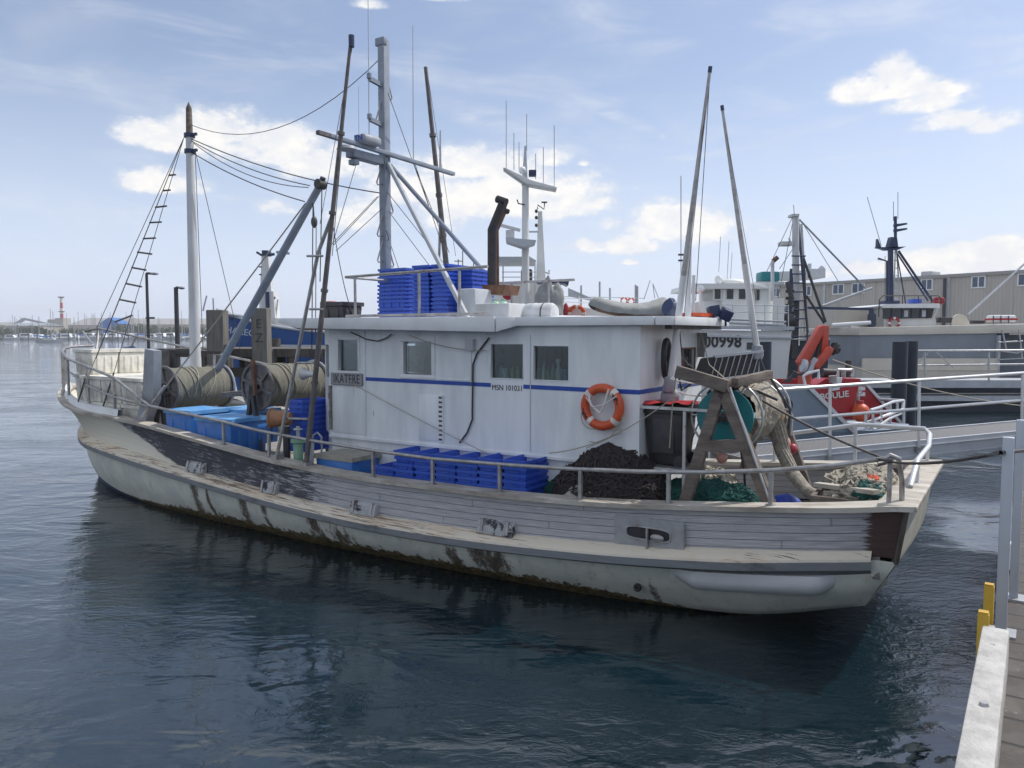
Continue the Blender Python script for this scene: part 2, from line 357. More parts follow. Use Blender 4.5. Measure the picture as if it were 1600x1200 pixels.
def pmat(name, rough=.6):
    m = bpy.data.materials.new(name); m.use_nodes = True; t = NT(m.node_tree); return m, t, t.n['Principled BSDF']

# hull below the rubbing strake: cream-white paint, growth at the waterline, black and rusty runs
m, t, b = pmat('hull_paint'); co = t.obj(); S_, T_, Z_ = t.sep(co)
nA = t.noise(co, 3, 6, .65); nB = t.noise(t.mapping(co, (1, 1, .16)), 11, 6, .7); nC = t.noise(co, 22, 6, .7)
c = t.mix(t.sstep(nA, .35, .7), (.78,.79,.7), (.62,.65,.6))
c = t.mix(t.math('MULTIPLY', t.sstep(nB, .54, .74), .5), c, (.42,.33,.17))
tot_ = None
for s0, wd, zt in [(3.6,.3,.8),(4.12,.14,.4),(6.3,.17,.62),(5.85,.22,.34),(7.75,.12,.75),(7.3,.07,.7),(8.95,.13,.75),(8.6,.06,.6),(1.75,.05,.3)]:
    d = t.math('MULTIPLY', t.math('SUBTRACT', S_, s0), 1/wd); q = t.math('SUBTRACT', 1.0, t.math('MULTIPLY', d, d))
    q = t.math('SUBTRACT', q, t.math('MULTIPLY', t.math('MAXIMUM', t.math('SUBTRACT', Z_, zt*.8), 0.0), 7.0))
    tot_ = q if tot_ is None else t.math('MAXIMUM', tot_, q)
runs = t.math('ADD', t.math('MULTIPLY', tot_, .7), t.math('ADD', t.math('MULTIPLY', t.math('SUBTRACT', nB, .5), 3.2), t.math('MULTIPLY', t.math('SUBTRACT', nC, .5), 1.6)))
run = t.math('MULTIPLY', t.sstep(runs, .0, .75), .93)
c = t.mix(run, c, t.mix(t.sstep(nC, .42, .6), (.022,.02,.022), (.15,.1,.06)))
band = t.math('ADD', .15, t.math('ADD', t.math('MULTIPLY', t.math('SUBTRACT', nB, .5), .3), t.math('MULTIPLY', t.math('SUBTRACT', nC, .5), .16)))
band = t.math('MULTIPLY', band, t.math('MULTIPLY', t.sstep(S_, .5, 3.2), t.math('SUBTRACT', 1.0, t.math('MULTIPLY', t.sstep(S_, 8.8, 11.0), .55))))
gm = t.sstep(t.math('SUBTRACT', band, Z_), -.012, .012)
c = t.mix(t.math('MULTIPLY', t.sstep(t.noise(t.mapping(co, (1, 1, .06)), 16, 4, .7), .62, .74), .55), c, (.3,.17,.08))
c = t.mix(gm, c, t.mix(t.sstep(t.noise(co, 14, 6, .75), .42, .6), (.05,.04,.02), (.2,.15,.06)))
bootm = t.math('MULTIPLY', t.sstep(t.math('SUBTRACT', t.math('MULTIPLY', t.sstep(S_, 10.5, 14.3), .3), Z_), -.01, .01), t.sstep(S_, 9.8, 10.8))
c = t.mix(bootm, c, (.015,.03,.08))
t.link(c, b.inputs['Base Color']); b.inputs['Roughness'].default_value = .5
bn = t.n.new('ShaderNodeBump'); bn.inputs['Strength'].default_value = .35; bn.inputs['Distance'].default_value = .02
t.link(t.math('ADD', t.noise(co, 2.2, 4), t.math('MULTIPLY', t.math('MULTIPLY', nC, gm), 1.5)), bn.inputs['Height']); t.link(bn.outputs[0], b.inputs['Normal'])
M['hull'] = m

# bulwark planking: UV.x = metres along, UV.y = 0 at the strake .. 1 at the cap
m, t, b = pmat('bulwark_planks'); uv = t.uv(); U_, V_, _w = t.sep(uv)
N_PL = 6.0
pv = t.math('MULTIPLY', V_, N_PL); fl = t.math('FLOOR', pv); fr = t.math('FRACT', pv)
seam = t.math('SUBTRACT', 1.0, t.sstep(t.math('MINIMUM', fr, t.math('SUBTRACT', 1.0, fr)), .012, .055))
jn = t.math('FRACT', t.math('ADD', t.math('MULTIPLY', U_, .27), t.math('MULTIPLY', fl, .37)))
butt = t.math('MULTIPLY', t.math('SUBTRACT', 1.0, t.sstep(t.math('ABSOLUTE', t.math('SUBTRACT', jn, .5)), .001, .003)), .5)
pid = t.n.new('ShaderNodeTexWhiteNoise'); pid.noise_dimensions = '2D'; t.link(t.comb(t.math('FLOOR', t.math('ADD', t.math('MULTIPLY', U_, .42), t.math('ADD', t.math('MULTIPLY', fl, .37), .5))), fl, 0.0), pid.inputs['Vector'])
gr = t.noise(t.comb(t.math('MULTIPLY', U_, 1.6), t.math('MULTIPLY', V_, 30.0), fl), 2.0, 7, .7)
big = t.noise(t.comb(U_, V_, 0.0), 1.3, 6, .7); fine = t.noise(t.comb(t.math('MULTIPLY', U_, 1.5), t.math('MULTIPLY', V_, 6.5), 0.0), 2.6, 8, .72)
c = t.mix(t.sstep(gr, .34, .68), (.3,.3,.33), (.62,.62,.63)); c = t.mix(t.math('MULTIPLY', t.sstep(t.noise(t.comb(t.math('MULTIPLY', U_, .9), t.math('MULTIPLY', V_, 60.0), 2.0), 3.0, 5, .7), .55, .75), .5), c, (.16,.155,.17))
c = t.mix(t.math('MULTIPLY', pid.outputs[0], .4), c, (.36,.36,.4))
c = t.mix(t.math('MULTIPLY', t.sstep(fine, .55, .68), .75), c, (.66,.64,.6))
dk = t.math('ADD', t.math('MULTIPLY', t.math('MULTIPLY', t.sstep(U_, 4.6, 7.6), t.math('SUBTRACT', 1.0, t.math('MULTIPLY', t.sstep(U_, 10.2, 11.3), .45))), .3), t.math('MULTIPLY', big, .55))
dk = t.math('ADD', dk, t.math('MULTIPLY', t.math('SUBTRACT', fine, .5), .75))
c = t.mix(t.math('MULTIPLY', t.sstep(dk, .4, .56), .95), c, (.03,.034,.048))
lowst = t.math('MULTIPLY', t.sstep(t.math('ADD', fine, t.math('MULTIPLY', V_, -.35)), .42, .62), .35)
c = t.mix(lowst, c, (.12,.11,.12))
brn = t.sstep(t.math('SUBTRACT', t.math('MULTIPLY', t.math('SUBTRACT', fine, .5), .35), t.math('ADD', U_, t.math('MULTIPLY', V_, .02))), .16, .22)
c = t.mix(brn, c, (.085,.05,.045))
wh = t.sstep(t.math('ADD', t.math('SUBTRACT', t.math('MULTIPLY', t.math('SUBTRACT', U_, 9.1), .42), V_), t.math('MULTIPLY', t.math('SUBTRACT', big, .5), .25)), -.02, .04)
c = t.mix(wh, c, t.mix(gr, (.74,.72,.64), (.62,.58,.46)))
c = t.mix(t.math('MULTIPLY', t.math('MAXIMUM', seam, butt), t.math('SUBTRACT', .8, t.math('MULTIPLY', wh, .65))), c, (.05,.045,.05))
# nail heads beside the butts
t.link(c, b.inputs['Base Color']); b.inputs['Roughness'].default_value = .72
bn = t.n.new('ShaderNodeBump'); bn.inputs['Strength'].default_value = .6; bn.inputs['Distance'].default_value = .012
t.link(t.math('SUBTRACT', t.math('MULTIPLY', gr, .5), t.math('MULTIPLY', seam, t.math('SUBTRACT', 1.0, wh))), bn.inputs['Height']); t.link(bn.outputs[0], b.inputs['Normal'])
M['planks'] = m

# rope wound on reels: fine turns across the axis (object Y is the athwart axis)
m, t, b = pmat('wound_rope'); co = t.obj(); X_, Y_, Z_ = t.sep(co)
wv = t.math('SINE', t.math('MULTIPLY', t.math('ADD', Y_, t.math('MULTIPLY', t.noise(co, 2.5, 3), .06)), 330.0))
g2 = t.noise(t.mapping(co, (1, 9, 1)), 3.5, 5, .6)
c = t.mix(t.sstep(wv, -.6, .9), (.17,.165,.135), (.38,.37,.3)); c = t.mix(t.math('MULTIPLY', t.sstep(g2, .45, .7), .6), c, (.42,.41,.35))
t.link(c, b.inputs['Base Color']); b.inputs['Roughness'].default_value = .9
bn = t.n.new('ShaderNodeBump'); bn.inputs['Strength'].default_value = .8; bn.inputs['Distance'].default_value = .012; t.link(wv, bn.inputs['Height']); t.link(bn.outputs[0], b.inputs['Normal'])
M['wound'] = m

# water
m, t, b = pmat('harbour_water'); co = t.obj()
b.inputs['Base Color'].default_value = (.003,.0145,.022,1); b.inputs['Roughness'].default_value = .03; b.inputs['IOR'].default_value = 1.95
h1 = t.noise(t.mapping(co, (.9, 1.5, 1), (0, 0, 0), (0, 0, .3)), .9, 3, .55, .6)
h2 = t.noise(t.mapping(co, (1, 1.7, 1), (0, 0, 0), (0, 0, .15)), 4.2, 4, .6, 1.0)
h3 = t.noise(t.mapping(co, (1, 1.4, 1), (0, 0, 0), (0, 0, -.3)), 15, 3, .6, .8)
rough_patch = t.sstep(t.noise(t.mapping(co, (1, 1, 1)), .33, 3, .5), .38, .66)
wx_, wy_, wz_ = t.sep(co)
rp = t.math('MULTIPLY', rough_patch, t.math('ADD', .45, t.math('MULTIPLY', t.sstep(t.math('SUBTRACT', wx_, t.math('MULTIPLY', wy_, .35)), -3.0, 2.0), 5.0)))
rp = t.math('ADD', rp, t.math('MULTIPLY', t.math('MULTIPLY', t.math('SUBTRACT', 1.0, t.sstep(wy_, 3.6, 6.2)), t.sstep(wx_, -2.4, .2)), t.math('MULTIPLY', t.sstep(t.noise(t.mapping(co, (1, 1.6, 1), (0, 0, 0), (0, 0, .25)), 1.1, 3, .55), .46, .62), 5.0)))
hh = t.math('ADD', t.math('MULTIPLY', h1, 1.3), t.math('ADD', t.math('MULTIPLY', t.math('MULTIPLY', h2, t.math('ADD', rp, .12)), .6), t.math('MULTIPLY', t.math('MULTIPLY', h3, t.math('ADD', rp, .05)), .2)))
bn = t.n.new('ShaderNodeBump'); bn.inputs['Strength'].default_value = .27; bn.inputs['Distance'].default_value = .1
t.link(hh, bn.inputs['Height']); t.link(bn.outputs[0], b.inputs['Normal'])
M['water'] = m
mb = MB(); ys = [-60, 60, 500, 4200]
mb.grid([[Vector((x, y, 0)) for x in (-4000, -60, 60, 4000)] for y in (-60, 60, 600, 7000)])
mb.f = [tuple(reversed(f)) for f in mb.f] if False else mb.f
wtr = mb.build('water', M['water'], F=I4, origin=(0, 0, 0), kind='structure')

# ------------------------------------------------------------------ the fishing boat (frame: x to the bow, y to the near side, z up)
BF = frame((3.614, 7.7216, 0), R(146.7055))
def b_(px, py, s=None, t=None, z=None): return solve(BF, px, py, s, t, z)
boat = thing('fishing_boat', BF, 'weathered white and grey wooden fishing boat with white cabin, moored stern-on in the foreground', 'fishing boat')
def interp(tab, s):
    if s <= tab[0][0]: return tab[0][1]
    for i in range(len(tab)-1):
        a, b = tab[i], tab[i+1]
        if s <= b[0]:
            u = (s-a[0])/(b[0]-a[0]); p0 = tab[max(0, i-1)]; p3 = tab[min(len(tab)-1, i+2)]
            m0 = (b[1]-p0[1])/(b[0]-p0[0])*(b[0]-a[0]) if i > 0 else b[1]-a[1]
            m1 = (p3[1]-a[1])/(p3[0]-a[0])*(b[0]-a[0]) if i < len(tab)-2 else b[1]-a[1]
            return (2*u**3-3*u*u+1)*a[1]+(u**3-2*u*u+u)*m0+(-2*u**3+3*u*u)*b[1]+(u**3-u*u)*m1
    return tab[-1][1]
capT = [(-.5,1.39),(.5,1.48),(2,1.58),(4,1.65),(6.5,1.67),(8.5,1.62),(10,1.53),(11.6,1.42),(12.5,1.34),(13.3,1.2),(14,.96),(14.7,.6),(15.1,.32),(15.45,.0)]
capZ = [(-.5,1.39),(.1,1.31),(1.3,1.2),(2.2,1.13),(3.4,1.085),(4.4,1.075),(5.4,1.07),(6.3,1.095),(7.3,1.15),(8.2,1.225),(9.5,1.33),(10.4,1.395),(11.6,1.44),(12.5,1.46),(13.3,1.53),(14,1.62),(14.7,1.7),(15.45,1.78)]
strT = [(-.27,1.3),(.2,1.42),(1,1.5),(2.2,1.57),(3.8,1.64),(6.2,1.67),(8,1.65),(9.6,1.56),(11.2,1.42),(12.2,1.24),(13,1.0),(13.6,.74),(14.2,.42),(14.75,0)]
strZ = [(-.27,.9),(.1,.86),(1,.765),(2.2,.66),(3.8,.585),(5.2,.57),(6.4,.605),(8,.7),(9.6,.79),(11.4,.89),(12.6,.92),(13.3,.95),(14.75,1.03)]
wlZ = [(-.17,.39),(.75,.13),(1.6,.03),(2.4,.0),(14.5,0)]
wlT = [(-.17,1.1),(.75,1.12),(1.6,1.1),(2.34,1.16),(3.4,1.27),(4.9,1.34),(6.5,1.39),(7.8,1.37),(10,1.29),(11.4,1.13),(12.6,.86),(13.5,.5),(14.1,.22),(14.5,.0)]
S0_, S1_ = -.5, 15.45
def smap(s, lo, hi): return lo+(s-S0_)/(S1_-S0_)*(hi-lo)
NS = 110
def station(k):                         # returns cap, strake, waterline and keel points for station fraction k
    u = k/NS
    sc = S0_+(S1_-S0_)*u; ss = -.43+(14.75+.43)*u; sw = -.17+14.67*u; sk = -.16+(14.0+.16)*u
    C_ = Vector((sc, interp(capT, sc), interp(capZ, sc)-.03)); St = Vector((ss, interp(strT, ss), interp(strZ, ss))); Wl = Vector((sw, interp(wlT, sw), max(0, interp(wlZ, sw)))); K = Vector((sk, 0, -.7+.98*max(0, 1-u/.2)**1.3))
    return C_, St, Wl, K
def mirror(p): return Vector((p.x, -p.y, p.z))
# hull
rows = []
for k in range(NS+1):
    C_, St, Wl, K = station(k)
    n_ = St-Vector((0, .0, .03)); prof = []
    for j in range(9):
        q = j/8; a = n_*(1-q)+Wl*q; a.y += math.sin(q*math.pi)*(.09 if k not in (0,) else .02)*min(1, St.y/.8); prof.append(a)
    for j in range(1, 4):
        q = j/3; a = Wl*(1-q)+K*q; prof.append(a)
    prof[-1] = Vector((K.x, 0, K.z))
    rows.append(prof+[mirror(p) for p in reversed(prof[:-1])])
STERN = [station(0)[0], station(0)[1]]+rows[0][:12]
mb = MB(); mb.grid(rows); mb.build('hull', M['hull'], boat)
# bulwark planking, both sides, outside and inside skins
def uvgrid(mb, rows, uvr, uvs):
    mb.grid(rows); uvs += [q for r_ in uvr for q in r_]
for sd, nm in ((1, None), (-1, None)):
    mb = MB(); uvs = []; rows = []; uvr = []
    for k in range(NS+1):
        C_, St, Wl, K = station(k); prof = []; uq = []
        for j in range(8):
            q = j/7; a = St*(1-q)+C_*q
            fl_ = .05*math.sin(q*math.pi)*(1 if a.x > 10 else .25)
            a.y = max(0, a.y-fl_); a.y *= sd; prof.append(a); uq.append((a.x, q))
        for j in range(4):
            q = 1-j/3; a = Vector((St.x*(1-q)+C_.x*q, 0, max(.7, St.z)*(1-q)+C_.z*q)); a.y = max(0, (St.y*(1-q)+C_.y*q)-.09)*sd; prof.append(a); uq.append((a.x, q))
        rows.append(prof); uvr.append(uq)
    mb.grid(rows); uvs = [q for r_ in uvr for q in r_]
    # freeing port on the near quarter
    mb.build('bulwark', M['planks'], boat, uvs=uvs)
# freeing port: an oval opening frame with dark recess and a bar
fp = b_(1011, 835, t=1.6)
mb = MB(); ring = []
tt = interp(capT, fp.x)
def porta(dx, dz, a, off, e=.5):
    ca, sa = math.cos(a), math.sin(a); off -= .012
    x = dx*math.copysign(abs(ca)**e, ca); z = dz*math.copysign(abs(sa)**e, sa)
    return Vector((fp.x+x, 1.575+off, fp.z+z))
# plate around the port
mb = MB(); o1 = [porta(.36, .155, 2*math.pi*k/40, .012, .12) for k in range(40)]; o2 = [porta(.225, .058, 2*math.pi*k/40, .012) for k in range(40)]; o3 = [porta(.225, .058, 2*math.pi*k/40, -.03) for k in range(40)]; o0 = [porta(.36, .155, 2*math.pi*k/40, -.03, .12) for k in range(40)]
mb.grid([o0, o1, o2, o3], close=True); port = mb.build('freeing_port', mat('port_plate', (.36,.37,.38), .7, col2=(.26,.26,.27), sc=9, amt=.8, bump=.3), boat)
mb = MB(); mb.prism([porta(.222, .056, 2*math.pi*k/40, .004) for k in range(40)], (0, -.02, 0)); mb.build('port_recess', M['black'], port)
mb = MB(); mb.beam(porta(0, .06, math.pi/2, .035), porta(0, -.06, math.pi/2, .035)+Vector((0, 0, -.115)), .03, .02); mb.tube([porta(.23, .062, 2*math.pi*k/30, .016) for k in range(30)], .01, 6, closed=True); mb.sph((fp.x-.1, 1.6, fp.z-.02), .045, (1.6, .5, .8)); mb.build('port_rim', M['rail'], port)
# rubbing strake
for sd in (1, -1):
    mb = MB(); rows = []
    for k in range(NS+1):
        u = k/NS; s = -.24+(14.72+.24)*u; y = interp(strT, s); z = interp(strZ, s); e = min(1, y/.15+.02) if s > 10 else 1
        wdt = .165 if .9 < s < 12.5 else .165*min(1, max(.4, (s+.24)/1.1)) if s <= .9 else .165-.06*min(1, (s-12.5)/1.5)
        pr = [(-.03, .06), (.02, .05), (wdt, -.01), (wdt+.012, -.03), (wdt+.004, -.105), (wdt-.03, -.125), (-.03, -.175)]
        rows.append([Vector((s, max(0, y+a*e)*sd, z+b2)) for a, b2 in pr])
    mb.grid(rows)
    m = M.get('strake')
    if not m:
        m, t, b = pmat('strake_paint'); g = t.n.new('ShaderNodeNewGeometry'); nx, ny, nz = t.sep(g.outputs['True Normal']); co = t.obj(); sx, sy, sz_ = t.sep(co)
        n1_ = t.noise(t.mapping(co, (.5, 3, 6)), 6, 7, .7); n2_ = t.noise(t.mapping(co, (.35, 1, 1)), 2.6, 6, .65); n3_ = t.noise(t.mapping(co, (.25, 5, 1)), 9, 6, .7)
        c = t.mix(n1_, (.75,.69,.58), (.68,.6,.45)); c = t.mix(t.sstep(n2_, .5, .62), c, t.mix(n1_, (.66,.5,.32), (.7,.62,.5)))
        wear = t.sstep(t.math('ADD', n3_, t.math('MULTIPLY', t.sstep(sx, 2.8, 5), t.math('MULTIPLY', n2_, .15))), .58, .66)
        c = t.mix(t.math('MULTIPLY', wear, .85), c, t.mix(t.sstep(n1_, .4, .6), (.06,.05,.045), (.24,.15,.09)))
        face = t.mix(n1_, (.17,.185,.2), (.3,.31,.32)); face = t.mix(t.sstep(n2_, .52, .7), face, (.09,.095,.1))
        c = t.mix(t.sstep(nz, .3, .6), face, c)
        t.link(c, b.inputs['Base Color']); b.inputs['Roughness'].default_value = .65
        bn = t.n.new('ShaderNodeBump'); bn.inputs['Strength'].default_value = .5; bn.inputs['Distance'].default_value = .012; t.link(n3_, bn.inputs['Height']); t.link(bn.outputs[0], b.inputs['Normal'])
        M['strake'] = m
    mb.build('rubbing_strake', m, boat, smooth=28)
# quarter fender moulding below the strake at the stern
mb = MB(); rows = []
for k in range(31):
    u = k/30; s = .02+1.55*u; C_, St, Wl, K = station((s+.27)/15.02*NS); y0 = interp(strT, s)
    e = min(1, (1-u)*5+.02, u*6+.35); zz_ = interp(strZ, s)
    pr = [(y0-.1, zz_-.16), (y0-.06+.09*e, zz_-.17), (y0-.08+.125*e, zz_-.2-.05*e), (y0-.1+.07*e, zz_-.22-.14*e), (y0-.24, zz_-.24-.17*e)]
    rows.append([Vector((s, a, z)) for a, z in pr])
mb.grid(rows); mb.build('quarter_moulding', M['white'], boat, smooth=50)
# fender blocks (iron shod) hanging on the planking just above the strake
for (px, py, wd) in ((305,738,.42),(572,793,.42),(775,826,.46),(425,768,.3)):
    q = b_(px, py, t=1.66); a = interp(strT, q.x); z = interp(strZ, q.x)+.04
    mb = MB(); mb.prism([(q.x-wd/2, a-.02, z), (q.x-wd/2, a+.085, z+.0), (q.x-wd/2, a+.05, z+.13), (q.x-wd/2, a-.02, z+.15)], (wd, 0, 0))
    fb = mb.build('fender_block', mat('block_paint', (.45,.46,.47), .7, col2=(.3,.3,.3), sc=7, col3=(.03,.03,.04), sc3=6, lo3=.52, hi3=.6, bump=.3), boat, bevel=.008)
    mb = MB()
    for e in (-.36, .36): mb = MB(); mb.beam((q.x+wd*e, a+.075, z+.02), (q.x+wd*e, a+.045, z+.16), .035, .03); mb.build('iron_strap', M['rail'], fb)
# cap rail
for sd in (1, -1):
    mb = MB(); rows = []
    for k in range(NS+1):
        u = k/NS; s = -.56+(15.5+.56)*u; y = interp(capT, s); z = interp(capZ, s)
        wi = .2 if s > .6 else .2+.1*(.6-s)
        pr = [(.045, 0), (.045, -.045), (-wi, -.045), (-wi, 0)]
        rows.append([Vector((s, max(0 if a < 0 else .02, y+a)*sd, z+b2)) for a, b2 in pr])
    mb.grid(rows, close=True); mb.build('cap_rail', M['cap'], boat)
# transom with V shaped lower part, and its cap
def tr(t_, q): # q 0 at the top .. 1 at the waterline
    return Vector((-.5+.5*q, t_, 1.37*(1-q)))
edge = [(1.37, 0), (1.35, .18), (1.27, .38), (.95, .6), (.55, .8), (.1, 1.0)]
rows = []
for p_ in STERN: rows.append([Vector((p_.x-.004-.04*(1-(2*j/12-1)**2), (p_.y+.002)*(-1+2*j/12), p_.z+(.02 if p_ is STERN[0] else 0))) for j in range(13)])
mb = MB(); mb.grid(rows)
m = mat('transom_paint', (.5,.49,.43), .6, col2=(.38,.37,.32), sc=3, amt=.9, bump=.25, bsc=12, col3=(.2,.16,.1), sc3=7, lo3=.66, hi3=.76)
mb.build('transom', m, boat, smooth=60)
mb = MB(); mb.box((-.58, -1.4, 1.345), (-.28, 1.4, 1.385)); mb.build('transom_cap', M['cap'], boat, bevel=.006)
mb = MB(); mb.box((-.3, -1.3, .7), (-.24, 1.3, 1.34)); 
mb.build('transom_lining', M['deck'], boat)
mb = MB(); mb.beam((-.505, 1.395, 1.35), (-.425, 1.3, .86), .03, .03); mb.build('corner_post', M['pile'], boat)
# deck
mb = MB(); rows = []
for k in range(61):
    s = -.3+14.6*k/60; y = max(0, min(interp(capT, s)-.1, interp(strT, s)+.02)); z = .72 if s < 7.5 else .72+.42*min(1, (s-7.5)/5)
    rows.append([Vector((s, y, z)), Vector((s, 0, z+.04)), Vector((s, -y, z))])
mb.grid(rows); mb.build('deck', M['deck'], boat, smooth=60)
# bow apron board standing on the cap
for sd in (1, -1):
    mb = MB(); rows = []
    for k in range(31):
        s = 11.35+3.55*k/30; y = max(0.02, interp(capT, s)-.1); z = interp(capZ, s)
        rows.append([Vector((s, (y+.02)*sd, z)), Vector((s, y*sd, z+.11)), Vector((s, max(0, y-.07)*sd, z+.11)), Vector((s, max(0, y-.1)*sd, z))])
    mb.grid(rows, close=True); mb.build('bow_board', M['white'], boat)
# hull fittings: hawse hole and outlet
q = b_(149, 663, t=1.02); mb = MB(); mb.lathe([(.0, .0), (.06, .0), (.085, .015), (.085, -.04)], q+Vector((.0, .06, 0)), (.35, .9, 0), 18); mb.build('hawse_hole', M['black'], boat)
q = b_(996, 918, t=1.42); mb = MB(); mb.torus(q, .03, .014, (0, 1, .1), 16, 8); mb.lathe([(0, 0), (.03, 0)], q, (0, 1, 0), 12); mb.build('outlet_pipe', M['black'], boat)

# wheelhouse ------------------------------------------------------
TW = .95
def wallgrid(mb, xs, zs, holes, fpt, th):
    """wall in (a, z) with rectangular holes; fpt(a, z, depth) -> point"""
    def hole(a0, a1, z0, z1): return any(h[0]-1e-6 <= a0 and a1 <= h[1]+1e-6 and h[2]-1e-6 <= z0 and z1 <= h[3]+1e-6 for h in holes)
    xs = sorted(set(xs+[h[i] for h in holes for i in (0, 1)])); zs = sorted(set(zs+[h[i] for h in holes for i in (2, 3)]))
    for i in range(len(xs)-1):
        for j in range(len(zs)-1):
            if not hole(xs[i], xs[i+1], zs[j], zs[j+1]):
                for d in (0, th): mb.add([fpt(xs[i], zs[j], d), fpt(xs[i+1], zs[j], d), fpt(xs[i+1], zs[j+1], d), fpt(xs[i], zs[j+1], d)], [(0, 1, 2, 3) if d == 0 else (3, 2, 1, 0)])
    for a0, a1, z0, z1 in holes:
        for p, q_ in (((a0, z0), (a1, z0)), ((a1, z0), (a1, z1)), ((a1, z1), (a0, z1)), ((a0, z1), (a0, z0))):
            mb.add([fpt(*p, 0), fpt(*q_, 0), fpt(*q_, th), fpt(*p, th)], [(0, 1, 2, 3)])
WN = []                                  # windows on the near wall: photo corners
for (x0, y0, x1, y1) in ((529,531,560,580),(631,534,675,586),(767,538,817,592),(834,541,888,595)):
    a = b_(x0, y0, t=TW); c_ = b_(x1, y1, t=TW); a2 = b_(x1, y0, t=TW)
    WN.append((c_.x, a.x, c_.z, (a.z+a2.z)/2))
SA, SF = 2.09, 6.72                      # aft wall, start of the chamfered front corner
ZT = 2.93
fptN = lambda a, z, d: Vector((a, TW-d, z))
mb = MB(); wallgrid(mb, [SA, SF], [1.42, ZT], WN, fptN, .06)
FWN = [(w_[0]+.2, w_[1]+.3, w_[2]+.02, w_[3]) for w_ in WN[1:]]
wallgrid(mb, [SA, SF], [1.42, ZT], FWN, lambda a, z, d: Vector((a, -TW+d, z)), .06)
# aft wall with a window
aw = [b_(1066, 546, s=SA), b_(1084, 582, s=SA)]
AH = [(aw[1].y, aw[0].y, aw[1].z, aw[0].z)]
wallgrid(mb, [-TW, TW], [1.42, ZT], AH, lambda a, z, d: Vector((SA+d, a, z)), .06)
# chamfered corner and front
c0 = Vector((SF, TW, 0)); c1 = Vector((7.16, .62, 0)); cv = (c1-c0); cl_ = cv.length; cvn = cv.normalized(); cn = Vector((-cvn.y, cvn.x, 0))*-1
CH = [(.05, cl_-.1, 2.2, 2.66)]
for sg in (1, -1):
    wallgrid(mb, [0, cl_], [1.42, ZT+.02], CH, lambda a, z, d: Vector(((c0+cvn*a).x-d*.5, sg*((c0+cvn*a).y-d*.8), z)), .05)
wallgrid(mb, [-.62, .62], [1.42, ZT+.02], [(-.5, -.04, 2.2, 2.66), (.04, .5, 2.2, 2.66)], lambda a, z, d: Vector((7.16-d, a, z)), .05)
mb.box((SA+.1, -TW+.1, .72), (SF, TW-.03, 1.39)); mb.box((SA-.005, -TW-.01, 1.385), (SF+.02, TW+.012, 1.42))
mb.prism([(SF, TW-.03, .72), (7.13, .6, .72), (7.13, -.6, .72), (SF, -TW+.03, .72)], (0, 0, .7))
wh_ = mb.build('wheelhouse', M['cabin'], boat, smooth=30)
mb = MB(); mb.box((SA+.07, -TW+.07, 1.5), (SF, TW-.07, 1.56)); mb.box((5.05, -TW+.07, 1.56), (5.1, TW-.3, 2.9)); mb.box((3.3, -TW+.07, 1.56), (3.34, .5, 2.9)); mb.box((SA+.08, -TW+.1, 1.5), (4.3, -TW+.13, 2.9)); mb.box((SA+.08, -TW+.1, 2.86), (SF, TW-.08, 2.89)); mb.build('interior', mat('dark_interior_lining', (.045,.035,.03), .7, col2=(.03,.022,.02), sc=4), wh_)  # cabin inside; dark lining added behind the panes so the windows read dark
def window(a0, a1, z0, z1, fr=.03, colr='white', pr=.015):
    mb = MB()
    for bx in (((a0-fr, TW-.01, z0-fr), (a1+fr, TW+pr, z0)), ((a0-fr, TW-.01, z1), (a1+fr, TW+pr, z1+fr)), ((a0-fr, TW-.01, z0), (a0, TW+pr, z1)), ((a1, TW-.01, z0), (a1+fr, TW+pr, z1))): mb.box(*bx)
    mb.build('window_frame', M[colr], wh_, bevel=.004)
    mb = MB(); mb.box((a0, TW-.04, z0), (a1, TW-.034, z1)); mb.build('window_pane', M['glass'], wh_)
window(*WN[0], fr=.035); window(*WN[1], fr=.055); window(*WN[2], fr=.014, pr=.006); window(*WN[3], fr=.014, pr=.006)
mb = MB(); 
for h in FWN: mb.box((h[0], -TW+.03, h[2]), (h[1], -TW+.035, h[3]))
mb.box((7.12, -.5, 2.2), (7.125, -.04, 2.66)); mb.box((7.12, .04, 2.2), (7.125, .5, 2.66)); mb.build('window_pane', M['glass'], wh_)
mb = MB(); p = [c0+cvn*a+Vector((-.03, -.03, z)) for a, z in ((.05, 2.2), (cl_-.1, 2.2), (cl_-.1, 2.66), (.05, 2.66))]; mb.prism(p, (.004, .006, 0)); mb.build('window_pane', M['glass'], wh_)
mb = MB(); mb.box((SA+.03, AH[0][0], AH[0][2]), (SA+.036, AH[0][1], AH[0][3])); mb.build('window_pane', M['glassdark'], wh_)
mb = MB()
for y_ in (AH[0][0]-.02, AH[0][1]): mb.box((SA-.015, y_, AH[0][2]-.02), (SA, y_+.02, AH[0][3]+.02))
mb.box((SA-.016, AH[0][0], AH[0][3]), (SA, AH[0][1], AH[0][3]+.02)); mb.build('window_frame', M['rust'], wh_)
# door: raised leaf edges, seam and hinges
d0 = b_(572, 600, t=TW).x; d1 = b_(518, 600, t=TW).x
zs0 = 1.44
mb = MB(); w0 = WN[0]
for bx in (((d0, TW, zs0), (d0+.012, TW+.02, 2.84)), ((d0, TW, 2.82), (d1, TW+.02, 2.85))): mb.box(*bx)
mb.box((d0+.02, TW, zs0+.02), (d1-.02, TW+.009, w0[2]-.04)); dr = mb.build('door', M['cabin'], wh_, bevel=.003)
mb = MB(); mb.box((d1-.01, TW, zs0+.05), (d1+.03, TW+.03, 2.1)); 
for z in (2.0, 1.75): mb.tube([(d1+.01, TW+.04, z), (d1+.01, TW+.04, z-.08)], .012, 8)
mb.build('door_post', mat('rotten_wood', (.3,.29,.27), .85, col2=(.1,.08,.06), sc=12, amt=.9, bump=.5), wh_)
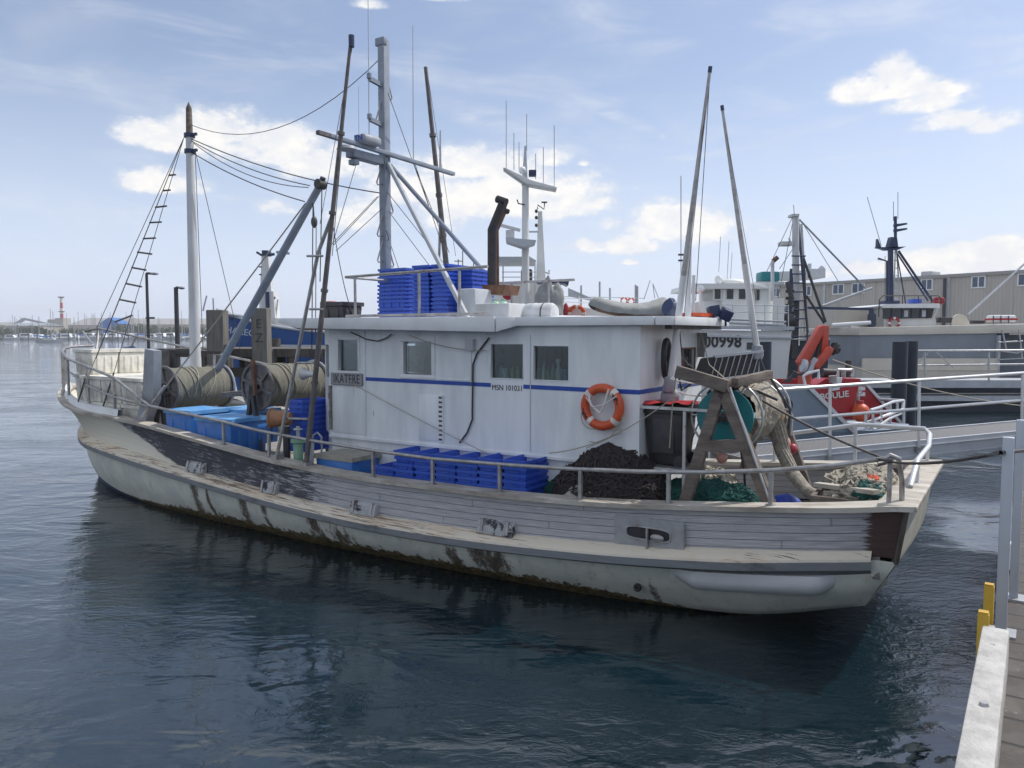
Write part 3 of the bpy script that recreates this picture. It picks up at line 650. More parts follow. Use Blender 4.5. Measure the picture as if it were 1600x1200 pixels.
# seams and shutters
mb = MB()
x_ = b_(829, 600, t=TW).x; mb.box((x_-.006, TW, 1.45), (x_+.006, TW+.006, 2.8)); mb.build('wall_seam', M['ltgrey'], wh_); mb = MB()
for xx, za, zb in ((690, 612, 700),): pass
a = b_(655, 617, t=TW); c_ = b_(694, 690, t=TW); mb.box((c_.x, TW, c_.z), (a.x, TW+.012, a.z)); mb.build('vent_panel', M['cabin'], wh_, bevel=.002); mb = MB()
a = b_(683, 532, t=TW); c_ = b_(737, 594, t=TW); mb.box((c_.x, TW+.001, c_.z), (c_.x+.01, TW+.01, a.z)); mb.box((c_.x, TW+.001, c_.z-.01), (a.x, TW+.009, c_.z))
mb.build('wall_panel', M['cabin'], wh_, bevel=.002)
mb = MB(); a = b_(687, 617, t=TW); c_ = b_(694, 690, t=TW); mb.box((c_.x, TW+.012, c_.z), (a.x, TW+.03, a.z)); vs = mb.build('vent_strip', M['white'], wh_)
mb = MB(); n = 10
for i in range(n): z = c_.z+(a.z-c_.z)*(i+.25)/n; mb = MB(); mb.box((c_.x+.008, TW+.02, z), (a.x-.008, TW+.033, z+.024)); mb.build('vent_slot', M['dark'], wh_)
# blue stripe in two runs, round the aft corner
zA = b_(573, 592, t=TW).z; zB = b_(1000, 613, t=TW).z; xA, xB = d0-.0, SA
def zst(x): return zA+(zB-zA)*(xA-x)/(xA-xB)
xt0 = b_(767, 606, t=TW).x; xt1 = b_(818, 607, t=TW).x
mb = MB()
for a, c_ in ((xA, xt0), (xt1, SA-.004)): mb.prism([(a, TW, zst(a)-.024), (c_, TW, zst(c_)-.024), (c_, TW, zst(c_)+.024), (a, TW, zst(a)+.024)], (0, .004, 0))
mb.box((SA-.004, -TW, zB-.022), (SA, TW, zB+.026)); mb.build('stripe', M['stripe'], wh_)
def wall_text(txt, px, py, size, sp=1.0, ext=.003, bold=0, off=.002):
    q = b_(px, py, t=TW+off)
    return Matrix.Translation(q) @ Matrix.Rotation(math.pi, 4, 'Z') @ Matrix.Rotation(math.pi/2, 4, 'X')
mb = MB(); mb.text('MSN 101031', .092, wall_text('', 792.5, 606.5, 1) @ Matrix.Scale(.9, 4, (1, 0, 0)), .002, 1.0, 0); mb.build('registration_text', M['black'], wh_)
# name board
a = b_(520, 583, t=TW+.02); c_ = b_(567, 602, t=TW+.02); a2 = b_(520, 602, t=TW+.02); a3 = b_(567, 583, t=TW+.02); nz0 = (c_.z+a2.z)/2; nz1 = (a.z+a3.z)/2
mb = MB(); mb.box((c_.x, TW+.01, nz0), (a.x+.03, TW+.032, nz1)); nb = mb.build('name_board', mat('board_paint', (.25,.25,.27), .6), wh_, bevel=.003)
mb = MB(); mb.box((c_.x+.012, TW+.03, nz0+.01), (a.x+.02, TW+.034, nz1-.01)); mb.build('name_board', mat('board_face', (.32,.32,.34), .6), wh_)
mb = MB(); mb.text('IKATERE', .17, Matrix.Translation(((c_.x+a.x)/2+.01, TW+.034, (nz0+nz1)/2)) @ Matrix.Rotation(math.pi, 4, 'Z') @ Matrix.Rotation(math.pi/2, 4, 'X') @ Matrix.Scale(.74, 4, (1, 0, 0)), .003, 1.06, .0); mb.build('boat_name', M['black'], wh_)
# meter box and conduit
a = b_(731, 530, t=TW); c_ = b_(743, 548, t=TW); mb = MB(); mb.box((c_.x, TW, c_.z), (a.x, TW+.06, a.z)); mb.build('junction_box', M['ltgrey'], wh_, bevel=.005)
mb = MB(); mb.tube([b_(x, y, t=TW+.02) for x, y in ((764,528),(745,553),(739,570),(738,640),(738,655),(730,676),(718,692))], .011, 6); mb.build('conduit', M['dark'], wh_)
mb = MB(); mb.tube([b_(x, y, t=TW+.03) for x, y in ((548,519),(572,530),(590,533),(604,528),(612,522))], .008, 6); mb.build('cable', M['dark'], wh_)
mb = MB()
for (pa, pb2, sg) in (((545,596),(760,708),.02),((640,524),(760,548),.05),):
    A_ = b_(*pa, t=TW+.05); B_ = b_(*pb2, t=TW+.05); mb.tube([A_+(B_-A_)*u+Vector((0, 0, -sg*4*u*(1-u))) for u in [i/12 for i in range(13)]], .005, 5)
mb.build('cord', M['rope'], wh_)
# red sign seen on the far window, and bottles standing on the sill
mb = MB(); q = b_(650, 561, t=-TW+.12); mb.bc(q, (.34, .01, .42)); sg_ = mb.build('window_sign', M['red'], wh_)
mb = MB(); mb.text('S', .28, Matrix.Translation(q+Vector((0, .008, -.02))) @ Matrix.Rotation(math.pi, 4, 'Z') @ Matrix.Rotation(math.pi/2, 4, 'X'), .003); mb.build('sign_letter', M['white'], wh_)
def bottle(px, h, r, mt, kind, lab, yt=.87, wz=None, base=None):
    q = b_(px, 588, t=yt); z0 = base
    mb = MB()
    if kind == 'spray':
        mb.lathe([(0, 0), (r, 0), (r*1.05, h*.3), (r*.9, h*.5), (r*.4, h*.68), (r*.38, h*.8)], (q.x, yt, z0), (0, 0, 1), 12); mb.box((q.x-r*.4, yt-.01, z0+h*.8), (q.x+r*.9, yt+.01, z0+h*.98)); mb.beam((q.x+r*.7, yt, z0+h*.85), (q.x+r*.5, yt, z0+h*.62), .008, .008)
    elif kind == 'tin': mb.lathe([(0, 0), (r, 0), (r, h), (r*.9, h+.004), (0, h+.004)], (q.x, yt, z0), (0, 0, 1), 12)
    else: mb.lathe([(0, 0), (r, 0), (r, h*.6), (r*.35, h*.8), (r*.35, h), (0, h)], (q.x, yt, z0), (0, 0, 1), 12)
    o = mb.build('spray_bottle' if kind == 'spray' else 'tin_can' if kind == 'tin' else 'bottle', M[mt], F=BF, smooth=50); tag(o, lab, 'bottle' if kind != 'tin' else 'tin', 'bottles on the window sills')
zw = WN[3][2]; z3 = WN[2][2]
mb = MB(); mb.box((WN[3][0]-.02, .78, zw-.03), (WN[3][1]+.02, TW-.06, zw-.004)); mb.box((WN[2][0]-.02, .78, z3-.03), (WN[2][1]+.02, TW-.06, z3-.004)); mb.build('window_shelf', M['ltgrey'], wh_)
zw += .0; z3 += .0
bottle(873, .24, .038, 'bottlew', 'spray', 'white spray bottle with trigger on the sill of the aftmost cabin window', base=zw)
bottle(883, .12, .03, 'bottleb', 'tin', 'blue can at the right end of the aftmost cabin window sill', base=zw)
bottle(864, .17, .026, 'bottlep', 'bottle', 'slim clear bottle just left of the white spray bottle', base=zw)
bottle(857, .16, .024, 'bottleg', 'bottle', 'slim green bottle between the clear bottle and the tall pale one', base=zw)
bottle(850, .2, .03, 'bottlew', 'bottle', 'tall pale bottle in the middle of the aftmost cabin window', base=zw)
bottle(841, .13, .03, 'bottlep', 'tin', 'dull pale tin at the left end of the aftmost cabin window', base=zw)
bottle(810, .13, .03, 'bottleg', 'tin', 'green tin at the right end of the second cabin window from the stern', base=z3)
bottle(801, .15, .026, 'bottleg', 'bottle', 'dark green bottle in the second cabin window from the stern', base=z3)
bottle(790, .11, .04, 'bottlew', 'tin', 'white tub in the middle of the second cabin window from the stern', base=z3)
bottle(783, .15, .03, 'bottleb', 'bottle', 'blue bottle left of the white tub in the second cabin window from the stern', base=z3)

# roof
RZ = 2.93
fr0 = b_(440, 503, t=1.2); j0 = b_(771, 527, t=1.24); j1 = b_(808, 507, t=1.0)
outer = [(7.42, 1.2), (j0.x, 1.2), (j1.x, 1.02), (1.9, 1.02), (1.76, .88), (1.72, 0), (1.76, -.88), (1.9, -1.02), (7.42, -1.2)]
def rz(s): return 2.93+.035*max(0, (s-2)/5)
mb = MB()
top = [Vector((s, t_, rz(s)+.05)) for s, t_ in outer]; bot = [Vector((s, t_, rz(s)-.0)) for s, t_ in outer]
n = len(outer)
mb.add(top+bot+[Vector((4, 0, rz(4)+.11)), Vector((4, 0, rz(4)))], [(i, (i+1) % n, n*2) for i in range(n)]+[((i+1) % n+n, i+n, n*2+1) for i in range(n)]+[((i+1) % n, i, i+n, (i+1) % n+n) for i in range(n)])
roof = mb.build('roof', M['white'], boat, smooth=20)
mb = MB(); fz = .13
def fascia(a, b2, hz0, hz1, hb0=None, hb1=None):
    A_ = Vector((*a, 0)); B_ = Vector((*b2, 0)); nn = Vector((-(B_-A_).y, (B_-A_).x, 0)).normalized()*.03
    if nn.dot(Vector((4, 0, 0))-A_) > 0: nn = -nn
    za, zb = rz(a[0]), rz(b2[0]); 
    mb.prism([A_+Vector((0, 0, za-hz0)), B_+Vector((0, 0, zb-hz1)), B_+Vector((0, 0, zb+.062)), A_+Vector((0, 0, za+.062))], nn)
fascia((7.42, 1.2), (7.05, 1.2), .0, .075); fascia((7.05, 1.2), (j0.x, 1.2), .075, .11); fascia((j0.x, 1.2), (j1.x, 1.02), .11, .04); fascia((j1.x, 1.02), (1.9, 1.02), .04, .03); fascia((1.9, 1.02), (1.76, .88), .03, .03); fascia((1.76, .88), (1.72, 0), .03, .03); fascia((1.72, 0), (1.76, -.88), .03, .03); fascia((1.76, -.88), (1.9, -1.02), .03, .03); fascia((7.42, 1.2), (7.42, -1.2), .0, .0)
mb.build('fascia', M['white'], roof, bevel=.004)
# soffit lamp and beam below the aft awning
mb = MB(); mb.box((1.8, -.8, 2.86), (1.88, .8, 2.93)); mb.build('roof_beam', M['dark'], roof)

# roof railings
def pth(pts, t): return [b_(x, y, t=t) for x, y in pts]
RT = 1.05
zr1 = b_(540, 433, t=RT).z; zr0 = b_(540, 494, t=RT).z
sA = b_(540, 433, t=RT).x; sB = b_(762, 442, t=RT).x
mb = MB(); mb.tube([(sA, RT, zr1), (sB, RT, zr1+.03)], .018); mb.tube([(sA, RT, zr0), (sB, RT, zr0)], .018); mb.tube([(sA, -RT, zr1), (sB, -RT, zr1)], .018); mb.tube([(sA, -RT, zr0), (sB, -RT, zr0)], .018)
mb.tube([(sA, RT, zr1), (sA, -RT, zr1)], .018)
rr = mb.build('roof_rail', M['rail'], boat)
for px in (555, 655, 718):
    q = b_(px, 470, t=RT)
    for sd in (1, -1): mb = MB(); mb.tube([(q.x, RT*sd, rz(q.x)+.04), (q.x, RT*sd, zr1)], .018); mb.build('stanchion', M['rail'], rr)

# deck railings ------------------------------------------------------
def railrun(name, pts, r, matn, posts=(), mids=()):
    mb = MB(); mb.tube(pts, r, 10)
    for m_ in mids: mb.tube(m_, r*.85, 8)
    o = mb.build(name, M[matn], boat, smooth=60)
    for a, c_ in posts:
        mb = MB(); mb.beam(a, c_, .035, .035, up=(1, 0, 0)); mb.lathe([(0, .012), (.045, .012), (.045, 0)], (c_[0], c_[1], c_[2]-.002), (0, 0, 1), 10); mb.build('stanchion', M[matn], o)
    return o
def capat(s, sd=1, off=-.06): return Vector((s, (interp(capT, s)+off)*sd, interp(capZ, s)))
def railp(px, py, off=-.06, sd=1):      # find the rail point above the cap line
    t_ = 1.5*sd
    for _ in range(12): q = b_(px, py, t=t_); t_ = (interp(capT, min(15.1, q.x))+off)*sd
    return b_(px, py, t=t_)
near = [railp(x, y) for x, y in ((178,590),(233,634),(349,659),(400,672),(420,676),(490,689),(583,704),(676,717),(800,727),(900,733),(1000,737),(1100,738),(1205,735),(1300,728),(1385,716))]
tail = near[-1]; near_t = near+[Vector((-.36, 1.36, tail.z+.03)), Vector((-.42, 1.3, tail.z-.0)), Vector((-.44, 1.2, tail.z-.2)), Vector((-.44, 1.17, 1.39))]
def post_at(px, pyt, sd=1):
    q = railp(px, pyt, sd=sd); c_ = capat(q.x, sd); return (Vector((c_.x, c_.y, q.z)), c_)
posts = [post_at(x, y) for x, y in ((349,659),(420,676),(583,705),(676,716),(781,725),(907,734),(1045,737),(1205,735),(1391,716))]
railrun('side_rail', near_t, .022, 'rail', posts)
# bow rail
bowtop = [railp(137, 573), railp(178, 590)]
bt = railp(103, 548)
zb = 2.36
tp_ = []
for s, z in ((11.6,2.02),(12.6,2.2),(13.3,2.32),(14.0,2.4),(14.6,2.42),(15.0,2.43)): tp_.append(Vector((s, interp(capT, s)-.1, z)))
near_b = [Vector((b_(233,634,t=1.42).x, 1.42, b_(233,634,t=1.42).z)), Vector((b_(178,590,t=1.3).x, 1.3, b_(178,590,t=1.3).z)), Vector((b_(137,573,t=1.15).x, 1.15, b_(137,573,t=1.15).z))]
near_b += [Vector((13.6, 1.0, near_b[-1].z+.12)), Vector((14.2, .8, near_b[-1].z+.24)), Vector((14.7, .5, near_b[-1].z+.3)), Vector((14.95, .15, near_b[-1].z+.33)), Vector((14.95, -.2, near_b[-1].z+.34))]
far_b = [b_(130, 518, t=-.55), b_(155, 513, t=-.8), b_(213, 526, t=-1.05), b_(335, 552, t=-1.3), b_(420, 570, t=-1.45), b_(470, 582, t=-1.5)]
fm = near_b[-1]; far_b2 = [q for q in far_b]
mids = [[near_b[0]+Vector((0, 0, -.02)), b_(233, 634, t=1.42)+Vector((.1, 0, 0)), b_(178, 620, t=1.3), b_(137, 603, t=1.15), b_(108, 580, t=.8)]]
bp = []
for q in near_b[1:6]: s_ = q.x; bp.append((q, Vector((q.x, q.y, interp(capZ, q.x)+.02))))
bp += [(q, Vector((min(q.x, 15.1), -max(.2, interp(capT, min(q.x, 15.1))-.1), interp(capZ, min(q.x, 15.2))))) for q in far_b[1:4]]
bow_r = railrun('bow_rail', near_b+far_b, .024, 'rail', bp, mids)
# far stern rail
fz_ = b_(1450, 670, t=-1.35).z
pf = [Vector((-.44, 1.0, 1.4)), Vector((-.46, .2, 1.62)), Vector((-.46, -.9, fz_-.14)), Vector((-.44, -1.25, fz_-.05)), Vector((-.38, -1.33, fz_)), Vector((.3, -1.38, fz_)), b_(1237, 677, t=-1.5), Vector((2.0, -1.5, fz_-.05)), Vector((4.0, -1.58, fz_-.12))]
railrun('stern_rail', [Vector((-.44, .55, 1.4)), Vector((-.46, .2, 1.6))]+pf[2:], .026, 'steelw', [(Vector((-.42, -1.3, fz_-.02)), Vector((-.42, -1.3, 1.38))), (Vector((.35, -1.38, fz_)), Vector((.35, -1.4, 1.28))), (Vector((1.3, -1.44, fz_-.02)), Vector((1.3, -1.46, 1.2))), (Vector((-.46, .2, 1.6)), Vector((-.46, .2, 1.38)))])

# ------------------------------------------------------------------ masts and rigging of the fishing boat
def sub(name, mt, parent, fn, **k):
    mb = MB(); fn(mb); return mb.build(name, M[mt] if isinstance(mt, str) else mt, parent, **k)
def sag(a, c, d, n=14): return [Vector(a)+(Vector(c)-Vector(a))*(i/n)+Vector((0, 0, -4*d*(i/n)*(1-i/n))) for i in range(n+1)]
MX = 6.53
mz = lambda py: b_(600, py, t=0).z
mast = sub('main_mast', 'mastp', boat, lambda m: (m.beam((MX, 0, rz(MX)), (MX, 0, mz(62)), .12, .12, up=(1, 0, 0)), m.box((MX-.07, -.0, mz(72)), (MX+.1, .07, mz(60)))), bevel=.006)
ctL = b_(513, 224, s=MX); ctR = b_(705, 265, s=MX)
cL = Vector((MX-.1, 1.17, mz(243)+.02)); cR = Vector((MX-.1, -1.5, mz(243)-.02))
sub('crosstree', 'mastp', mast, lambda m: m.beam(cL, cR, .07, .055), bevel=.005)
sub('crosstree_end', 'rustpole', mast, lambda m: m.beam(cL+Vector((0, .0, 0)), cL+Vector((0, .2, 0)), .06, .05))
sub('lamp_tray', 'mastp', mast, lambda m: (m.box((MX-.08, .1, mz(260)), (MX+.08, .7, mz(248))), m.box((MX-.05, .56, mz(270)), (MX+.07, .66, mz(262)))), bevel=.01)
rd_ = sub('radar_dome', 'greyp', mast, lambda m: m.box((MX-.24, .3, mz(240)), (MX-.02, .66, mz(226))), bevel=.045, seg=3)
mb = MB(); mb.text('TN', .11, Matrix.Translation((MX-.13, .663, mz(233))) @ Matrix.Rotation(math.pi, 4, 'Z') @ Matrix.Rotation(math.pi/2, 4, 'X'), .003, 1, .003); mb.build('radar_mark', M['stripe'], rd_)
sub('tray_lamp', 'greyp', mast, lambda m: m.lathe([(0, 0), (.12, 0), (.14, -.04), (.05, -.06), (0, -.06)], (MX-.1, .85, mz(243)-.06), (0, 0, 1), 14))
for py, sd in ((135, 1), (197, 1)):
    sub('mast_arm', 'mastp', mast, lambda m: (m.beam((MX, .0, mz(py)), (MX, .3, mz(py)+.03), .05, .06), m.lathe([(0, 0), (.035, 0), (.035, .07), (0, .07)], (MX, .3, mz(py)+.03), (0, 0, 1), 10)))
for py, sd in ((135,-1),(178,1),(275,1),(315,-1),(355,1),(400,-1),(395,1),(480,-1)):
    z = mz(py); sub('mast_step', 'rail', mast, lambda m: m.tube([(MX, .06*sd, z+.16), (MX, .17*sd, z-.12), (MX, .155*sd, z-.15), (MX, .06*sd, z-.13)], .011, 6))
for p0, p1, r_ in ((b_(577, 232, t=.3), b_(575, -12, t=.3), .008), (b_(646, 252, t=-.55), b_(645, 40, t=-.55), .009), (b_(561, 218, t=.55), b_(560, 135, t=.55), .005), (b_(688, 262, t=-1.15), b_(688, 204, t=-1.15), .02)):
    sub('antenna', 'ltgrey', mast, lambda m: m.tube([p0, p1], r_, 6, r1=r_*.6))
# two stay legs behind the mast down to the roof
sub('mast_leg', 'ltgrey', mast, lambda m: m.tube([(MX-.06, .0, mz(256)), b_(735, 505, t=.85)], .035, 8))
sub('mast_leg', 'mastp', mast, lambda m: m.tube([(MX-.06, -.05, mz(258)), b_(770, 440, t=-.85)], .032, 8))

FX = 11.15
fz = lambda py: b_(299, py, t=0).z
fore = sub('foremast', 'mastw', boat, lambda m: m.tube([(FX, 0, 1.1), (FX, 0, 3), (FX, 0, fz(212))], [.098, .095, .066], 12))
sub('mast_tip', 'wood', fore, lambda m: m.tube([(FX, 0, fz(212)), (FX, 0, fz(168)), (FX, 0, fz(158))], [.06, .05, .005], 10))
for py in (211, 236): sub('mast_collar', 'navy', fore, lambda m: (m.tube([(FX, 0, fz(py+3)), (FX, 0, fz(py-3))], .095, 12), m.box((FX-.2, -.02, fz(py+2)), (FX+.14, .02, fz(py-2)))))
Ft = Vector((FX, 0, fz(215))); Ft2 = Vector((FX, 0, fz(236)))
def wire(pts, r=.006, mt='wire', par=None, name='rigging_wire'):
    mb = MB(); mb.tube(pts, r, 5); return mb.build(name, M[mt], par or fore)
# shrouds with ratlines on the near side
shA = b_(122, 628, t=1.2); shB = b_(157, 648, t=1.22); shC = b_(180, 575, t=1.0)
top = Ft+Vector((.08, .06, 0))
wire([top, shA]); wire([top, b_(151, 513, t=.88), ])
wire([top, b_(178, 582, t=1.05), shB])
wire([b_(178, 582, t=1.05), shB], .014); wire([b_(137, 578, t=1.08), shA], .012)
wire([top, b_(206, 420, t=.62), b_(172, 505, t=.85), b_(150, 560, t=1.0)])
for x0, y0, x1, y1 in ((264,274,274,273),(255,298,266,297),(243,324,260,322),(234,348,252,347),(224,373,243,372),(215,394,237,397),(206,418,228,422),(197,443,221,448),(187,468,212,473),(180,503,206,493)):
    t_ = max(.1, (y0-215)/(640-215)*1.2); o = wire([b_(x0, y0, t=t_), b_(x1, y1, t=t_)], .017, 'rustpole', name='ratline')
# boom and its head block
BH = b_(501, 288, t=.1); BB = b_(340, 578, t=.05)
boom = sub('boom', 'mastp', boat, lambda m: m.tube([BB, BB+(BH-BB)*.5, BH], [.06, .065, .055], 12))
sub('boom_head', 'dark', boom, lambda m: (m.tube([BH+Vector((0, -.07, 0)), BH+Vector((0, .07, 0))], .075, 12), m.beam(BH, BH+Vector((-.06, 0, .1)), .06, .06)))
blk = b_(491, 347, t=.1)
sub('pulley_block', 'dark', boom, lambda m: (m.sph(blk, .07, (.6, .8, 1.3)), m.tube([b_(489, 318, t=.1), blk], .012, 6)))
wire([b_(489, 318, t=.1), b_(487, 560, t=.5)], .009, 'wire', boom); wire([b_(494, 355, t=.1), b_(493, 520, t=.5)], .007, 'wire', boom); wire([b_(503, 295, t=.1), b_(500, 440, t=.3)], .009, 'wire', boom)
sub('boom_bracket', 'mastp', boom, lambda m: m.beam(b_(433, 394, t=.08), b_(451, 396, t=.08), .04, .04))
wire([b_(222, 650, t=1.4), b_(258, 606, t=1.2), b_(349, 488, t=.5), b_(431, 380, t=.2), b_(478, 317, t=.1)], .012, 'rope', boom)
sub('guy_hook', 'rail', boom, lambda m: m.tube([b_(258, 603, t=1.2), b_(222, 652, t=1.42)], .03, 8))
# wires between the masts
for a, c_, d, r_ in ((Ft, Vector((MX, 0, mz(303))), .12, .009), (Ft+Vector((0, 0, -.03)), b_(484, 290, t=.1), .1, .008), (Ft+Vector((0, -.05, -.06)), b_(482, 293, t=.05), .18, .007), (Ft2, b_(476, 315, t=.1), .08, .009), (Vector((FX, 0, fz(193))), Vector((MX, 0, mz(86))), .55, .006)):
    wire(sag(a, c_, d), r_)
wire([Ft2+Vector((-.15, 0, 0)), b_(318, 570, t=-.2)], .006); wire([Ft2+Vector((-.15, 0, 0)), b_(364, 490, t=-.6), b_(378, 560, t=-.9)], .006)
for a, c_ in (((590,307),(518,382)),((592,307),(520,384)),((598,325),(525,392)),((556,258),(520,380)),((605,300),(700,420)),((607,330),(690,440)),((606,145),(680,350)),((648,255),(697,402)),((646,255),(702,395)),((603,360),(640,470))):
    wire([b_(*a, t=.15), b_(*c_, t=.9 if c_[0] < 600 else -1.2)], .005, 'wire', mast)
wire(sag(b_(520, 350, t=1.2), b_(556, 500, t=.9), .2), .006, 'wire', mast)
# outrigger pole on each side, with stays
oT = b_(549, 55, t=1.5); oB = b_(478, 728, t=1.62)
def opole(m): m.tube([oB, oB+(oT-oB)*.3, oB+(oT-oB)*.7, oT], [.035, .034, .028, .019], 10); [m.tube([oB+(oT-oB)*u, oB+(oT-oB)*(u+.008)], .046, 10) for u in (.2, .42, .6, .78)]
outr = sub('outrigger_pole', 'rustpole', boat, opole)
oL = b_(432, 716, t=1.62); oJ = oB+(oT-oB)*.6
gal = sub('gallows_leg', 'rail', outr, lambda m: m.tube([oL, b_(497, 395, t=1.5), oJ], .024, 8))
for (x0, y0), (x1, y1) in (((484,483),(504,483)),((463,567),(490,567)),((447,654),(481,655)),((480,400),(504,400))): sub('gallows_rung', 'rail', outr, lambda m: m.tube([b_(x0, y0, t=1.56), b_(x1, y1, t=1.6)], .016, 6))
for q in (oB, oL): sub('pole_foot', 'rail', outr, lambda m: m.box((q.x-.06, q.y-.08, q.z-.03), (q.x+.06, q.y+.05, q.z+.05)))
wire([oT, b_(519, 400, t=1.45)], .005, 'wire', outr); wire([b_(551, 70, t=1.5), b_(500, 350, t=1.3)], .004, 'wire', outr)
sub('pole_cap', 'navy', outr, lambda m: m.tube([oT, oT+Vector((0, 0, -.14))], .035, 8))
pT = b_(665, 105, t=-1.5); pB = b_(700, 440, t=-1.5); pB2 = pB+(pB-pT)*.55
outf = sub('outrigger_pole', 'rustpole', boat, lambda m: (m.tube([pT, pT+(pB2-pT)*.5, pB2], [.03, .045, .05], 10), [m.tube([pT+(pB2-pT)*u, pT+(pB2-pT)*(u+.01)], .055, 10) for u in (.2, .38, .5)]))
wire([b_(667, 110, t=-1.5), b_(693, 385, t=-1.4)], .005, 'wire', outf); wire([b_(667, 108, t=-1.5), b_(712, 400, t=-1.6)], .004, 'wire', outf)
sub('gallows_leg', 'rail', outf, lambda m: m.tube([b_(688, 340, t=-1.5), b_(684, 470, t=-1.5)], .022, 8))

# exhaust
sub('exhaust_base', 'rust', boat, lambda m: m.prism([b_(752, 445, t=.2), b_(790, 445, t=.2), b_(786, 460, t=.2), b_(758, 460, t=.2)], (0, -.35, 0)))
def exh(m, pts, r_): m.tube(pts, r_, 14)
ex = sub('exhaust_pipe', 'exh', boat, lambda m: exh(m, [b_(769, 452, t=.1), b_(769, 359, t=.1), b_(786, 318, t=.1)], .062))
sub('exhaust_cap', 'exh', ex, lambda m: m.tube([b_(777, 311, t=.1), b_(791, 316, t=.1)], .05, 12))
ex2 = sub('exhaust_pipe', 'rust', boat, lambda m: exh(m, [b_(777, 452, t=-.15), b_(776, 360, t=-.15), b_(789, 330, t=-.15)], .03))
sub('exhaust_cap', 'exh', ex2, lambda m: m.tube([b_(785, 327, t=-.15), b_(794, 331, t=-.15)], .035, 12))

# ------------------------------------------------------------------ rope reels on the foredeck
def reel(c0_, c1_, Rr, rw, name='rope_reel'):
    """c0_ near flange centre, c1_ far flange centre (boat frame)"""
    F2 = BF @ Matrix.Translation(c0_); c1_ = Vector(c1_)-Vector(c0_); L_ = -c1_.y
    r0 = thing(name, BF @ Matrix.Translation(c0_), None, None); r0.parent = boat; r0.location = c0_; r0.rotation_euler = (0, 0, 0)
    ax = Vector((0, -1, 0))
    mb = MB(); prof = [(rw, .03)]+[(rw*(1+.012*math.sin(i*1.7)+.01*math.sin(i*.6)), .03+(L_-.06)*i/40) for i in range(41)]+[(rw, L_-.03)]
    mb.lathe(prof, (0, 0, 0), ax, 48); mb.build('wound_rope', M['wound'], r0, smooth=60)
    for h in (0, L_):
        mb = MB(); mb.torus((0, -h, 0), Rr, .022, ax, 40, 8); mb.torus((0, -h, 0), Rr*.3, .025, ax, 20, 8)
        mb.lathe([(Rr*.93, -.01), (Rr, -.01), (Rr, .025), (Rr*.93, .025)], (0, -h, 0), ax, 40)
        mb.lathe([(0, .02), (Rr*.95, .02)], (0, -h, 0), ax, 40)
        mb.lathe([(Rr*.34, -.02), (Rr*.34, .02)], (0, -h, 0), ax, 24)
        for k in range(6):
            a = k*math.pi/3+.3; d = Vector((math.cos(a), 0, math.sin(a)))
            mb.beam(Vector((0, -h, 0))+d*Rr*.25, Vector((0, -h, 0))+d*Rr*.95, .05, .03, up=(0, 1, 0))
        mb.build('flange', M['greyp'] if h else mat('flange_paint', (.2,.19,.19), .6, col2=(.1,.09,.09), sc=8, amt=.9), r0)
    mb = MB(); mb.tube([(0, .12, 0), (0, -L_-.1, 0)], .035, 10); mb.build('axle', M['dark'], r0)
    mb = MB(); rnd = random.Random(3)
    for k in range(5):
        y0 = -rnd.uniform(.15, L_-.15); dy = rnd.uniform(-.25, .25)
        mb.tube([Vector((math.cos(a)*(rw+.012), y0+dy*math.sin(a), math.sin(a)*(rw+.012))) for a in [math.pi*i/16 for i in range(-2, 19)]], .01, 5)
    mb.build('loose_turn', M['rope'], r0)
    for h in (.1, -L_-.08):
        mb = MB(); mb.beam((-.22, h, -c0_.z+.85), (0, h, .0), .06, .06); mb.beam((.22, h, -c0_.z+.85), (0, h, .0), .06, .06); mb.build('reel_stand', M['dark'], r0)
    return r0
c0_ = b_(258, 608, t=.95); reel(c0_, c0_+Vector((0, -1.08, 0)), .37, .345)
c0_ = b_(402, 604, t=.75); reel(c0_, c0_+Vector((0, -1.15, 0)), .36, .33)
c0_ = b_(355, 606, t=.0); reel(c0_+Vector((.9, 0, 0)), c0_+Vector((.9, -.5, 0)), .3, .27)
# timber bitts and posts
sub('timber_post', 'greyp', boat, lambda m: m.prism([b_(x, y, t=1.32) for x, y in ((226,545),(240,548),(239,625),(226,660),(212,658),(222,620))], (0, -.14, 0)))
sub('reel_brake', 'rust', boat, lambda m: m.beam(b_(395, 562, t=.9), b_(399, 618, t=.9), .05, .05))
sub('deck_beam', 'wood', boat, lambda m: m.beam(b_(348, 617, t=.6), b_(392, 613, t=.3), .14, .08))
sub('windlass_frame', 'dark', boat, lambda m: (m.beam(b_(230, 548, t=.4), b_(345, 551, t=-.6), .08, .06), m.beam(b_(258, 548, t=.3), b_(258, 640, t=.3), .1, .1), m.beam(b_(245, 548, t=.3), b_(245, 580, t=.3), .12, .06)))
sub('horn', 'mastw', boat, lambda m: m.lathe([(.09, 0), (.05, .1), (.035, .2), (.03, .26)], b_(474, 584, t=1.0), (-1, .1, 0), 16))

